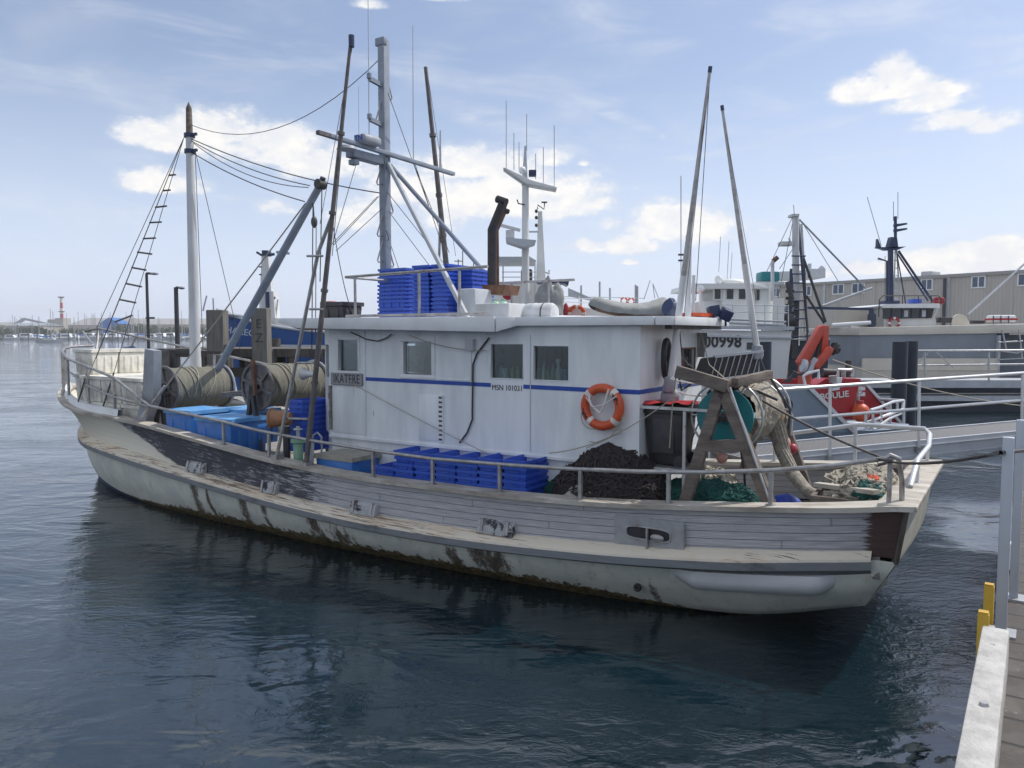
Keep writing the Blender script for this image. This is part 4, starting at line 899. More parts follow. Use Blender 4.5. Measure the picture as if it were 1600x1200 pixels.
# rusty cowl vent, pump and hoses beside the door
cq = b_(445, 656, t=1.2)
cw = sub('cowl_vent', 'cowl', boat, lambda m: (m.lathe([(.135, -.02), (.14, 0), (.13, .02), (.115, .1), (.1, .19), (.09, .28), (.0, .3)], cq+Vector((.16, .1, .02)), (-1, -.55, 0), 22), m.torus(cq+Vector((.16, .1, .02)), .138, .012, (-1, -.55, 0), 24, 6)))
sub('vent_throat', 'black', cw, lambda m: m.lathe([(0, .05), (.118, .05)], cq+Vector((.16, .1, .02)), (-1, -.55, 0), 22))
sub('vent_neck', 'dark', cw, lambda m: m.tube([cq+Vector((-.03, 0, -.1)), cq+Vector((-.03, 0, -.75))], .05, 10))
pq = b_(466, 700, t=1.3)
pump = sub('deck_pump', 'green', boat, lambda m: m.lathe([(0, .12), (.1, .12), (.1, .08), (.07, .06), (.065, -.15), (.08, -.2), (0, -.2)], pq, (0, 0, 1), 14))
sub('pump_valve', 'ltgrey', pump, lambda m: (m.tube([pq+Vector((0, 0, .1)), pq+Vector((0, 0, .3))], .025, 8), m.torus(pq+Vector((0, 0, .26)), .05, .012, (0, 0, 1), 16, 6)))
for o_ in (0, .04): sub('hose', 'greyp', boat, lambda m: m.tube([b_(x, y, t=1.35+o_) for x, y in ((488,720),(487,690),(490,680),(496,676),(502,682),(503,700),(500,725))], .014, 8))
sub('davit_post', 'ltgrey', boat, lambda m: m.tube([b_(484, 728, t=1.5), b_(485, 690, t=1.5)], .05, 10))

# ------------------------------------------------------------------ stern gantry, net drum, poles
def aframe(t_, L, Rr, A_, cross, wd=.11):
    r0 = thing('a_frame', BF @ Matrix.Translation((0, t_, 0)), None, None); r0.parent = boat; r0.location = (0, t_, 0); r0.rotation_euler = (0, 0, 0)
    L, Rr, A_ = [Vector((v.x, 0, v.z)) for v in (L, Rr, A_)]
    for e, nm in ((L, 'leg'), (Rr, 'leg')):
        mb = MB(); mb.beam(A_+(e-A_).normalized()*-.02, e, wd, wd*.8, up=(0, 1, 0)); mb.build(nm, M['wood'], r0, bevel=.006)
    a, c_ = A_+(L-A_)*cross, A_+(Rr-A_)*cross; mb = MB(); mb.beam(a+Vector((0, .02, 0)), c_+Vector((0, .02, 0)), .06, .11, up=(0, 0, 1)); mb.build('cross_bar', M['wood'], r0, bevel=.005)
    return r0
A1 = b_(1128, 604, t=1.15)
aframe(1.15, b_(1070, 786, t=1.15), b_(1203, 788, t=1.15), A1, .5)
A2 = b_(1205, 600, t=-.75)
aframe(-.75, b_(1160, 740, t=-.75), b_(1262, 764, t=-.75), A2, .5, .1)
for (x0, y0, t0), (x1, y1, t1), hh_ in (((1057,580,1.2),(1137,604,1.2),.12), ((1148,598,1.1),(1203,585,.4),.09)):
    sub('gantry_arm', 'wood', boat, lambda m: m.beam(b_(x0, y0, t=t0), b_(x1, y1, t=t1), .07, hh_), bevel=.006)
sub('gantry_beam', 'wood', boat, lambda m: m.beam(A1+Vector((0, 0, .03)), A2+Vector((0, 0, .03)), .12, .09), bevel=.006)
sub('gantry_brace', 'galv', boat, lambda m: m.tube([b_(1140, 605, t=1.2), b_(1203, 785, t=1.2)], .013, 8))
dc = b_(1132, 652, t=.92); DL = 1.15
dr0 = thing('net_drum', BF @ Matrix.Translation(dc), None, None); dr0.parent = boat; dr0.location = dc; dr0.rotation_euler = (0, 0, 0)
ax = Vector((0, -1, 0))
mb = MB(); mb.lathe([(0, -.02), (.06, -.02), (.07, .0), (.285, 0), (.285, .03), (0, .03)], (0, 0, 0), ax, 40); mb.build('drum_disc', M['teal'], dr0)
mb = MB(); mb.lathe([(.03, -.06), (.045, -.05), (.05, 0)], (0, 0, 0), ax, 16); mb.build('hub', M['rust'], dr0)
for h in (.06, DL): 
    mb = MB(); mb.torus((0, -h, 0), .36, .012, ax, 48, 8)
    for k in range(6): a = k*math.pi/3; mb.tube([(math.cos(a)*.08, -h, math.sin(a)*.08), (math.cos(a)*.36, -h, math.sin(a)*.36)], .011, 6)
    mb.build('flange_hoop', M['galv'], dr0)
mb = MB(); rows = []
for i in range(31):
    h = .1+(DL-.14)*i/30; row = []
    for k in range(60):
        a = 2*math.pi*k/60; rr_ = .3+.035*noise.noise(Vector((math.cos(a)*2, h*6, math.sin(a)*2)))+.014*math.sin(h*50+a*2)+.02*noise.noise(Vector((math.cos(a)*7, h*15, math.sin(a)*7)))
        row.append(Vector((math.cos(a)*rr_, -h, math.sin(a)*rr_)))
    rows.append(row)
mb.grid(rows, close=True); mb.build('wound_net', M['beigenet'], dr0, smooth=80)
mb = MB(); mb.tube([(0, .2, 0), (0, -DL-.2, 0)], .04, 10); mb.build('axle', M['dark'], dr0)
# two poles at the stern
for (xt, yt), (xb, yb), t_, mats in (((1110,104),(1047,598),.55,'steelw'), ((1128,165),(1183,548),-.75,'mastw')):
    a = b_(xt, yt, t=t_); c_ = b_(xb, yb, t=t_)
    o = sub('outrigger_pole', 'rail', boat, lambda m: m.tube([c_, c_+(a-c_)*.35, a], [.034, .032, .016], 10))
    sub('pole_butt', 'mastw', o, lambda m: m.tube([c_, c_+(a-c_)*.35], .037, 10))
    sub('pole_cap', 'navy', o, lambda m: m.tube([a, a+(c_-a).normalized()*.06], .022, 8))
    wire([a, b_(xb+(40 if xb < 1100 else -12), 470, t=t_)], .004, 'wire', o); wire([a+(c_-a)*.05, c_+(a-c_)*.2+Vector((-.1, .1, 0))], .0035, 'wire', o)
    sub('pole_shoe', 'greyp', o, lambda m: m.lathe([(0, 0), (.06, .0), (.075, .05), (.06, .16), (0, .18)], c_+Vector((0, 0, -.1)), (0, 0, 1), 14))
# towing block under the near pole
q = b_(1047, 605, t=.55); sub('towing_block', 'greyp', boat, lambda m: (m.box((q.x-.07, q.y-.05, q.z-.08), (q.x+.07, q.y+.05, q.z+.03)), m.lathe([(0, -.05), (.09, -.05), (.11, 0), (.09, .05), (0, .05)], q+Vector((0, 0, -.1)), (0, 1, 0), 18)), bevel=.01)
# comb rack with white tines
ra = b_(1112, 560, t=-.35); rb = b_(1188, 551, t=-.75)
rk = sub('tine_rack', 'dark', boat, lambda m: m.prism([ra, rb, rb+Vector((.02, 0, -.24)), ra+Vector((.1, 0, -.26))], (.1, .1, 0)))
sub('rack_edge', 'ltgrey', rk, lambda m: m.beam(ra+Vector((-.03, 0, .02)), rb+Vector((-.03, 0, .02)), .05, .03))
for i in range(8):
    u = (i+.3)/8; p = ra+(rb-ra)*u+Vector((-.04, .01, 0)); sub('tine', 'ltgrey', rk, lambda m: m.tube([p, p+Vector((.07, .0, -.26))], .007, 6))
# roof aft gear: whip post, lamp, domes
q = b_(1073, 450, t=.15)
pst = sub('lamp_post', 'mastw', boat, lambda m: (m.tube([b_(1075, 505, t=.0), b_(1076, 368, t=.0)], .035, 10), m.tube([b_(1083, 500, t=-.1), b_(1084, 430, t=-.1)], .02, 8)))
sub('post_lamp', 'ltgrey', pst, lambda m: m.lathe([(0, 0), (.03, 0), (.03, .07), (0, .08)], b_(1077, 376, t=0), (0, 0, 1), 12))
sub('antenna', 'ltgrey', pst, lambda m: m.tube([b_(1064, 500, t=.0), b_(1064, 275, t=.0)], .006, 6))
for y_ in (398, 407): sub('lamp_bracket', 'dark', pst, lambda m: m.tube([b_(1060, y_, t=0), b_(1076, y_, t=0)], .012, 6))
gd = sub('satellite_dome', 'white', boat, lambda m: (m.sph(b_(1094, 452, t=-.3), .048, (1, 1, 1)), m.tube([b_(1094, 458, t=-.3), b_(1094, 500, t=-.3)], .015, 8)))
for (x, y), rot in (((1115,487),.2),((1134,491),-.5)):
    q = b_(x, y, t=-.5); sub('flood_lamp', 'navy', boat, lambda m: (m.bc((0, 0, 0), (.12, .16, .13), Matrix.Translation(q) @ Matrix.Rotation(rot, 4, 'Y') @ Matrix.Rotation(.6, 4, 'Z')), m.tube([q, q+Vector((0, 0, -.14))], .015, 6)), bevel=.01)
sub('roof_aft_bar', 'rail', boat, lambda m: m.tube([b_(1000, 502, t=-.7), b_(1130, 503, t=-.9)], .018, 8))
q = b_(1050, 482, t=-.6); sub('searchlight', 'navy', boat, lambda m: m.lathe([(0, -.1), (.06, -.08), (.09, .05), (.1, .08), (0, .085)], q, (.3, .6, .2), 16))
sub('roof_pad', 'orange', boat, lambda m: m.box((1.78, -.55, rz(1)+.08), (2.1, -.05, rz(1)+.12)))
for y_ in (.35, .15): pass
sub('roof_plank', 'dark', boat, lambda m: m.beam(b_(862, 500, t=.6), b_(955, 502, t=.6), .1, .05))

# ------------------------------------------------------------------ loose things on the boat
def BM(v, rz_=0): return BF @ Matrix.Translation(Vector(v)) @ Matrix.Rotation(rz_, 4, 'Z')
def crate_mesh(W_, L_, H_):
    mb = MB()
    def ringz(w, l, z): return [Vector((x*w/2, y*l/2, z)) for x, y in ((-1,-1),(1,-1),(1,1),(-1,1))]
    rs = [ringz(W_*.84, L_*.91, 0), ringz(W_*.88, L_*.94, H_*.7), ringz(W_, L_, H_*.72), ringz(W_, L_, H_), ringz(W_*.93, L_*.95, H_), ringz(W_*.84, L_*.9, .02)]
    mb.grid(rs, close=True); n = len(mb.v); mb.f += [(n-1, n-2, n-3, n-4), (0, 3, 2, 1)]
    for sx in (-1, 1):                         # ribs on the walls, handle lip on the ends
        for k in range(3): y = (k-1)*L_*.28; mb.bc((sx*W_*.455, y, H_*.4), (W_*.04, .012, H_*.6))
    for sy in (-1, 1):
        mb.bc((0, sy*L_*.47, H_*.55), (W_*.42, L_*.035, H_*.14))
    return mb
def crate_proto(name, W_, L_, H_, mt): 
    o = crate_mesh(W_, L_, H_).build(name, M[mt], F=I4, origin=(0, 0, 0), bevel=.0)
    o['category'] = 'crate'; return o
NTH = ['topmost', 'second from top', 'third from top', 'fourth from top', 'fifth from top', 'sixth from top', 'seventh from top', 'eighth from top', 'ninth from top', 'tenth from top', 'eleventh from top', 'twelfth from top', 'thirteenth from top']
used = {}
def place(proto, Mx, label, group):
    o = proto if proto.name not in used else copy_tree(proto, None, Mx)
    if proto.name not in used:
        used[proto.name] = 1; o.location = Mx.to_translation(); o.rotation_euler = (0, 0, Mx.to_euler().z); WM[o.name] = Mx.copy()
    o['label'] = label; o['group'] = group; return o
rc = random.Random(5)
cr = crate_proto('fish_crate', .318, .54, .12, 'blue'); pitch = .075
ORD = ['leftmost', 'second', 'third', 'fourth', 'fifth', 'sixth', 'rightmost']
sx_ = [5.3, 4.985, 4.67, 4.35, 4.035, 3.71, 3.375]
zt_ = [1.17, 1.39, 1.39, 1.395, 1.395, 1.41, 1.42]
pos_w = ['lowest leftmost stack by side rail', 'second stack from left by side rail', 'third stack from left by side rail', 'middle one of seven stacks by side rail', 'third stack from right by side rail', 'second stack from right by side rail', 'rightmost stack by side rail']
for i in range(7):
    z = zt_[i]-.125; k = 0
    xc = 5.02-.36*i if False else sx_[i]
    while z > .74:
        j = 0 if k == 0 else rc.uniform(-.012, .012)
        place(cr, BM((xc+rc.uniform(-.005, .005), 1.14+j, z), rc.uniform(-.008, .008)), f'blue crate {NTH[k]}, {pos_w[i]}', 'blue fish crates stacked by the side rail')
        z -= pitch; k += 1
# roof stacks
cr2 = crate_proto('fish_crate', .285, .52, .11, 'blue'); 
zb_ = rz(5)+.06
roofst = [(622,.08,math.pi/2+.0,'widest stack on cabin roof, nearest the mast'),(676,.12,0,'second stack from left on cabin roof'),(705,.12,0,'third stack from left on cabin roof'),(742,-.15,0,'rightmost stack on cabin roof')]
for i, (px, t_, ra_, nm) in enumerate(roofst):
    s_ = b_(px, 470, t=t_).x; n_ = (12, 12, 12, 11)[i]
    for k in range(n_):
        place(cr2, BM((s_+rc.uniform(-.008, .008), t_+rc.uniform(-.01, .01), zb_+(n_-1-k)*.056), ra_+rc.uniform(-.012, .012)), f'blue crate {NTH[k]}, {nm}', 'blue fish crates stacked on the cabin roof')
q = b_(470, 615, t=.9)
for k in range(9): place(cr, BM((q.x, .75+rc.uniform(-.01, .01), 1.75-k*.078), 0), f'blue crate {NTH[k]}, stack between rope reel and cabin front', 'blue fish crates ahead of the cabin')

# lidded bins
def bin_(name, F_, W_, L_, H_, mb_, ml, label, cat, group=None, lid=.06, bow=.0):
    o = thing(name, F_, label, cat, group)
    mb = MB(); 
    a = .93; vs = [(x*W_/2*(a if z == 0 else 1), y*L_/2*(a if z == 0 else 1), z) for z in (0, H_) for x, y in ((-1,-1),(1,-1),(1,1),(-1,1))]
    mb.add(vs, [(0,3,2,1),(4,5,6,7),(0,1,5,4),(1,2,6,5),(2,3,7,6),(3,0,4,7)])
    for sx in (-1, 1):
        for y in (-.28, 0, .28): mb.bc((sx*W_*.485, y*L_, H_*.45), (.03, .05, H_*.75))
    for sy in (-1, 1):
        for x in (-.25, .25): mb.bc((x*W_, sy*L_*.485, H_*.45), (.05, .03, H_*.75))
    mb.build('tub', M[mb_], o, bevel=.012)
    mb = MB(); n = 8; W2 = W_+.04; L2 = L_+.04
    rows = [[Vector((-W2/2+W2*i/n, -L2/2+L2*j/n, H_+lid+bow*math.sin(math.pi*i/n)*math.sin(math.pi*j/n))) for j in range(n+1)] for i in range(n+1)]
    mb.grid(rows); per = [rows[i][0] for i in range(n+1)]+[rows[n][j] for j in range(1, n+1)]+[rows[i][n] for i in range(n-1, -1, -1)]+[rows[0][j] for j in range(n-1, 0, -1)]
    mb.grid([per, [Vector((p.x, p.y, H_+.002)) for p in per]], close=True); mb.build('lid', M[ml], o); return o
def bin_at(px, py, t_, W_, L_, H_, *a, **k):     # px, py = middle of the lid
    q = b_(px, py, t=t_); return bin_(a[0], BM((q.x, t_, q.z-H_-.06), k.pop('rot', 0)), W_, L_, H_, *a[1:], **k)
bin_at(362, 650, 1.05, .82, .66, .55, 'lidded_bin', 'binblue', 'binlid', 'deep blue lidded fish bin, nearest and lowest of the three on the foredeck', 'bin', 'blue lidded bins on the foredeck', bow=.015)
bin_at(308, 638, 1.02, .66, .68, .5, 'lidded_bin', 'binblue', 'binlid', 'scuffed blue lidded fish bin beside the reel, left of the larger blue bin', 'bin', 'blue lidded bins on the foredeck', bow=.02)
bin_at(388, 637, .35, .8, .6, .5, 'lidded_bin', 'binblue', mat('pale_lid', (.3,.4,.62), .5, col2=(.4,.46,.62), sc=4).name and 'binlid', 'pale topped blue bin behind the other two, below the second rope reel', 'bin', 'blue lidded bins on the foredeck')
bin_at(543, 708, 1.2, .66, .5, .42, 'deck_box', 'binblue', 'sack', 'light blue box with worn beige lid beside the cabin door', 'box', bow=.02)
# white bins at the bow
wb = bin_('white_bin', BM((0, 0, 0)), .62, .5, .4, 'binwhite', 'binwhite', 'x', 'bin', 'white bins stacked at the bow')
def wput(s_, t_, z_, lab, first=[1]):
    Mx = BM((s_, t_, z_), 0)
    if first: o = wb; first.clear(); o.location = Mx.to_translation(); o.rotation_euler = (0, 0, Mx.to_euler().z); o['label'] = lab
    else: o = copy_tree(wb, None, Mx, lab)
WBN = ['nearest the rope reel', 'second from the reel', 'third from the reel', 'closest to the stem']
for i, s_ in enumerate((11.35, 12.0, 12.65, 13.3)):
    for r_, (t_, rn) in enumerate(((.85 if i < 3 else .62, 'near row'), (.3 if i < 3 else .1, 'middle row'), (-.25, 'far row'))):
        if i == 3 and r_ == 2: continue
        for l_ in range(2): wput(s_+rc.uniform(-.01, .01), t_+rc.uniform(-.01, .01), 1.14+l_*.465, f'white lidded bin, {"upper" if l_ else "lower"} one of the {rn}, {WBN[i]}')
        if i == 3: wput(s_, t_, 1.14+.93, f'white lidded bin on top of the raised stack at the bow, {rn}')
# dark outboard cover
q = b_(203, 560, t=-.2)
o = thing('outboard_motor', BM(q), 'dark blue covered outboard motor lying behind the white bins at the bow', 'outboard motor')
sub('cowling', 'navy', o, lambda m: m.sph((0, 0, .0), .26, (1.1, .8, .9), jit=.25)); sub('leg', 'dark', o, lambda m: m.beam((.15, 0, .05), (.75, .1, .1), .1, .08)); sub('handle', 'dark', o, lambda m: m.tube([(-.1, 0, .0), (-.55, .1, -.3)], .03, 8))
tag(sub('tarpaulin', 'canvas', None, lambda m: m.grid([[Vector((s, t_, 1.52+.1*math.sin(s*3+t_)+.07*noise.noise(Vector((s*3, t_*3, 0)))+(.4 if abs(s-11.9) < .3 else 0)*.4)) for t_ in [-1.0+.08*i for i in range(8)]] for s in [10.9+.08*i for i in range(18)]]), F=BF), 'crumpled pale sheet lying between the foremast and the white bins', 'tarpaulin')
q = b_(346, 592, t=-.1); o = thing('orange_line_bundle', BM(q), 'bright orange bundle of line beside the rope reel', 'rope bundle')
sub('coil', 'crane', o, lambda m: [m.torus((0, 0, .04*i-.1), .07+.01*(i % 2), .022, (.3+.2*i, 1, .5), 18, 6) for i in range(6)])

# lifebuoy
q = b_(941, 636, t=TW+.09)
lb = thing('lifebuoy', BM(q), 'orange lifebuoy with four white bands hung on the white cabin side', 'lifebuoy')
def pert(m, arc, r_): m.torus((0, 0, 0), .205, r_, (0, 1, 0), 60 if arc == (0, 360) else 8, 12, arc)
sub('ring', 'orange', lb, lambda m: pert(m, (0, 360), .05), smooth=60)
for a in (3, 93, 183, 273):
    sub('band', 'white2', lb, lambda m: pert(m, (a-7, a+7), .052), smooth=60)
sub('grab_line', 'rope', lb, lambda m: m.tube([Vector((math.cos(a)*(.2+.09*abs(math.sin(2*a+.0))), .02, math.sin(a)*(.2+.09*abs(math.sin(2*a))))) for a in [R(200+i*6) for i in range(26)]], .006, 6))
sub('looped_line', 'white2', lb, lambda m: (m.tube([(.15, .05, .16), (.11, .05, .02), (0, .055, -.06), (-.03, .055, -.02), (-.1, .05, .2)], .013, 8), m.tube([(.17, .05, .1), (.08, .06, .0), (-.05, .06, .03), (-.19, .05, .13)], .008, 6)))
# lettering dabs on the ring are worn marks
sub('worn_mark', 'black', lb, lambda m: [m.bc((0, 0, 0), (.012, .004, .05+.02*(k % 2)), Matrix.Rotation(-R(a_+k*7), 4, 'Y') @ Matrix.Translation((.205, .051, 0)) @ Matrix.Rotation(.5*(k % 3), 4, 'Y')) for a_ in (140, 325) for k in range(4)])
tag(sub('hanging_line', 'rope', None, lambda m: (m.tube(sag(b_(858, 708, t=1.08), b_(1056, 618, t=1.2), .12), .006, 6), m.tube([b_(x, y, t=1.06) for x, y in ((921,690),(935,692),(952,684),(962,672),(972,670),(970,678),(960,680),(940,690),(916,700))], .006, 6)), F=BF), 'thin pale line running from the crate stack past the lifebuoy', 'line')

# wheelie bin on its rack
q0 = b_(1047, 722, t=.62)
wbn = thing('wheelie_bin', BM((q0.x, .62, q0.z)), 'black wheelie bin standing against the aft wall of the cabin', 'wheelie bin')
hb = b_(1047, 634, t=.62).z-q0.z
def wbody(m):
    for z0, z1, a, c_ in ((0, hb-.04, .17, .215),):
        m.add([(x*(a if z == z0 else c_), y*(a if z == z0 else c_), z) for z in (z0, z1) for x, y in ((-1,-1),(1,-1),(1,1),(-1,1))], [(0,3,2,1),(4,5,6,7),(0,1,5,4),(1,2,6,5),(2,3,7,6),(3,0,4,7)])
    m.bc((0, 0, hb-.05), (.47, .46, .04))
sub('body', 'black', wbn, wbody, bevel=.012); sub('lid', 'dark', wbn, lambda m: m.bc((0, 0, hb), (.49, .48, .035)), bevel=.012)
sub('recess_panel', 'dark', wbn, lambda m: m.bc((0, .2, hb*.5), (.24, .02, hb*.6)), bevel=.008)
for y in (-.16, .19): sub('wheel', 'black', wbn, lambda m: m.lathe([(0, -.02), (.07, -.02), (.07, .02), (0, .02)], (-.19, y, .04), (0, 1, 0), 18))
tag(sub('red_cloth', 'red', None, lambda m: m.grid([[Vector((q0.x+x, .62+y, q0.z+hb+.025+.035*noise.noise(Vector((x*9, y*9, 1)))+.02 - .1*max(0, abs(x)-.2))) for y in [-.22+.04*i for i in range(13)]] for x in [-.26+.04*i for i in range(14)]]), F=BF), 'crumpled red cloth lying on the lid of the wheelie bin', 'cloth')
def rackf(m):
    for dx, dy in ((-.27, .3), (.27, .3), (-.27, -.3)): m.beam((q0.x+dx, .62+dy, .75), (q0.x+dx, .62+dy, q0.z+hb-.02), .03, .03)
    m.box((q0.x-.29, .3, q0.z-.05), (q0.x+.29, .95, q0.z-.01)); m.beam((q0.x+.27, .92, q0.z+hb), (q0.x-.75, .92, q0.z+hb), .02, .03)
sub('bin_rack', 'galv', boat, rackf)
# dark fender hanging by the aft wall
q = b_(1045, 560, t=.3); tag(sub('tyre_fender', 'black', None, lambda m: m.tube([Vector((SA-.08, .42+.07*math.cos(a), q.z+.2*math.sin(a))) for a in [2*math.pi*i/24 for i in range(24)]], .035, 8, closed=True), F=BF), 'long black rubber fender hung on the aft cabin wall', 'fender')
# net heap, sack
def heap(name, mt, c, sx, sy, sz, n=80, amp=.12, fr_=6, label='', cat='', strands=0, sr=.006, smt=None, F_=None, flat=1.0, kind=None):
    c = Vector(c); mb = MB(); rows = []
    for i in range(n//2+1):
        th = (math.pi*.54)*i/(n//2); row = []
        for k in range(n):
            ph = 2*math.pi*k/n; d = Vector((math.sin(th)*math.cos(ph), math.sin(th)*math.sin(ph), math.cos(th)))
            e = 1+amp*noise.noise(d*1.7+c)+amp*.55*noise.noise(d*fr_+c)+amp*.3*abs(noise.noise(d*fr_*3+c))
            row.append(c+Vector((d.x*sx, d.y*sy, max(0, d.z)**flat*sz+min(0, d.z)*sz))*e if False else c+Vector((d.x*sx*e, d.y*sy*e, (max(0, d.z)**flat+min(0, d.z))*sz*e)))
        rows.append(row)
    mb.grid(rows, close=True)
    rr_ = random.Random(len(label))
    for k in range(strands):
        th = rr_.uniform(.05, 1.5); ph = rr_.uniform(0, 6.28); pts = []; da = rr_.uniform(-.35, .35); db = rr_.uniform(-.3, .3)
        for j in range(5):
            d = Vector((math.sin(th)*math.cos(ph), math.sin(th)*math.sin(ph), math.cos(th))); e = 1.0+.05*math.sin(j*1.8+k)+amp*noise.noise(d*1.7+c)+amp*.55*noise.noise(d*fr_+c)+.02
            pts.append(c+Vector((d.x*sx*e, d.y*sy*e, (max(0, d.z)**flat+min(0, d.z))*sz*e))); th = min(1.6, max(.02, th+da*.5+rr_.uniform(-.1, .1))); ph += db+rr_.uniform(-.12, .12)
        mb.tube(pts, rr_.uniform(sr*.6, sr*1.6), 4)
    o = mb.build(name, M[mt], F=F_ or BF, smooth=80); tag(o, label, cat); return o
hc = b_(938, 790, t=1.15)
heap('net_heap', 'net', (hc.x-.02, .98, .85), .6, .46, .66, 110, .12, 7, 'large heap of dark brown netting on the side deck below the lifebuoy', 'fishing net', 1100, .009, flat=.62)
heap('net_heap', 'tealnet', (b_(885, 770, t=.95).x+.1, .8, .8), .3, .3, .45, 60, .15, 7, 'dark teal net scrap squeezed between the brown net heap and the blue crates', 'fishing net', 120, .008)
heap('sack', 'sack', (b_(910, 785, t=1.36).x, 1.33, .9), .32, .1, .33, 60, .2, 3, 'dirty beige sack lying in front of the brown net heap', 'sack')
heap('net_bag', 'sack', (b_(1060, 790, t=.8).x, .75, .76), .34, .3, .32, 60, .2, 3, 'beige cloth bundle behind the left leg of the stern frame', 'bag')
heap('net_heap', 'tealnet', (b_(1065, 760, t=.75).x, .7, .98), .3, .28, .24, 60, .2, 7, 'dark green net bulging out of the beige bundle beside the wheelie bin rack', 'fishing net', 160, .008)
heap('net_bag', 'sack', (b_(1130, 785, t=.8).x, .78, .78), .4, .3, .36, 60, .2, 3, 'open beige bag holding green net under the net drum', 'bag')
heap('net_heap', 'tealnet', (b_(1135, 760, t=.85).x, .85, 1.02), .38, .26, .27, 70, .22, 6, 'green trawl net piled in the open bag beneath the net drum', 'fishing net', 260, .009)
heap('rope_heap', 'rope', (b_(1100, 735, t=-.2).x, -.4, .8), .4, .5, .4, 60, .2, 6, 'tangle of pale rope on deck behind the net drum', 'rope', 150, .012)
heap('blue_basket', 'blue2', (b_(1228, 768, t=.3).x, .3, .9), .2, .22, .25, 40, .05, 2, 'rounded blue buoy lying on deck under the hanging net', 'buoy')
# net hanging from the drum down to the deck
na = [b_(x, y, t=t_) for x, y, t_ in ((1165,618,.0),(1200,632,-.1),(1213,668,-.1),(1222,705,.0),(1240,742,.2),(1262,768,.4),(1290,779,.6),(1310,781,.7))]
wid = [.1,.11,.09,.075,.07,.06,.05,.02]
mb = MB(); mb.tube(na, wid, 14); 
rr_ = random.Random(9)
for k in range(46):
    o_ = [rr_.uniform(0, 6.28), rr_.uniform(.8, 1.12)]; pts = []
    for j, p in enumerate(na): pts.append(p+Vector((math.cos(o_[0]+j*.25), math.sin(o_[0]+j*.25)*.8, math.sin(o_[0]+j*.25)*.5))*wid[j]*o_[1])
    mb.tube(pts, .009, 4)
tag(mb.build('hanging_net', M['beigenet'], F=BF, smooth=80), 'long pale net trailing from the drum down onto the stern deck', 'fishing net')
for (x, y), mt, r_, t_, lab in (((1216,649),'yfloat',.072,-.2,'yellow net float beside the hanging net'),((1225,692),'pink',.07,-.1,'pale pink net float halfway down the hanging net'),((1238,701),'redfl',.055,-.3,'dark red net float behind the lower pink one'),((1092,641),'pink',.07,.3,'pink net float left of the teal drum disc'),((1128,715),'pink',.06,.5,'pink net float below the teal drum disc'),((1160,633),'pink',.05,.4,'small cream pink float above the drum near the frame top')):
    q = b_(x, y, t=t_); f_ = thing('net_float', BM(q), lab, 'float', 'net floats'); sub('ball', mt, f_, lambda m: m.sph((0, 0, 0), r_, (1, 1, 1.08))); sub('eye', mt, f_, lambda m: m.torus((0, 0, r_*1.1), r_*.25, r_*.1, (0, 1, 0), 14, 6))
# lines round the gantry head
tag(sub('line_bundle', 'white2', None, lambda m: [m.tube(sag(b_(x0, y0, t=t0), b_(x1, y1, t=t1), d), .008, 6) for x0, y0, t0, x1, y1, t1, d in ((1048,592,.7,1142,600,1.0,.03),(1060,612,.7,1140,606,1.0,.06),(1142,600,1.0,1206,585,-.1,.02),(1060,580,.7,1130,595,1.0,-.02))], F=BF), 'white cords lashed from the frame head to the timber arms', 'cord')
tag(sub('black_hoses', 'black', None, lambda m: [m.tube([b_(x, y, t=.6-.1*i) for x, y in pts], .014, 6) for i, pts in enumerate((((1142,592),(1160,610),(1185,612),(1215,625)),((1145,598),(1150,640),(1156,690),(1163,740),(1165,780)),((1148,592),(1175,585),(1205,592),(1235,640),(1232,670)),((1075,570),(1060,585),(1065,610),(1080,600))))], F=BF), 'tangle of black hoses around the head of the stern frame', 'hose')
tag(sub('wire_hoop', 'galv', None, lambda m: m.tube([b_(x, y, t=.3) for x, y in ((1178,612),(1205,604),(1225,622),(1238,650),(1236,680))], .012, 8), F=BF), 'thin grey hoop of tube behind the net drum', 'hoop')
# stern hatch box with ropes and net
hb0 = [b_(x, y, t=t_) for x, y, t_ in ((1291,768,1.05),(1291,784,1.05))]
hs0, hs1, ht0, ht1, hzz = -.32, .33, -.2, 1.0, 1.36
hx = thing('hatch_box', BM((0, .4, .74)), 'open weathered timber box built across the stern corner, filled with net', 'box')
for a, c_ in (((hs0+.05, 1.0), (hs1, 1.0)), ((hs1, 1.0), (hs1, -.3)), ((hs0+.05, -.3), (hs1, -.3))):
    mb = MB(); mb.beam(Vector((a[0], a[1]-.4, .42)), Vector((c_[0], c_[1]-.4, .42)), .04, .3); mb.build('side_board', M['wood'], hx, bevel=.005)
mb = MB(); mb.beam(Vector((hs0+.1, .6, .66)), Vector((hs1+.02, .3, .62)), .09, .04); mb.build('loose_plank', M['cap'], hx)
heap('net_heap', 'beigenet', (0, .4, 1.28), .3, .55, .22, 80, .3, 6, 'pale tangled net and rope heaped inside the stern box', 'fishing net', 260, .014)
heap('net_heap', 'orange', (-.12, .55, 1.36), .1, .22, .1, 40, .3, 6, 'small orange bunch of net at the edge of the stern box', 'fishing net', 60, .009)
heap('net_heap', 'tealnet', (-.1, .78, 1.33), .16, .18, .11, 40, .3, 6, 'small green bunch of net at the near corner of the stern box', 'fishing net', 60, .009)
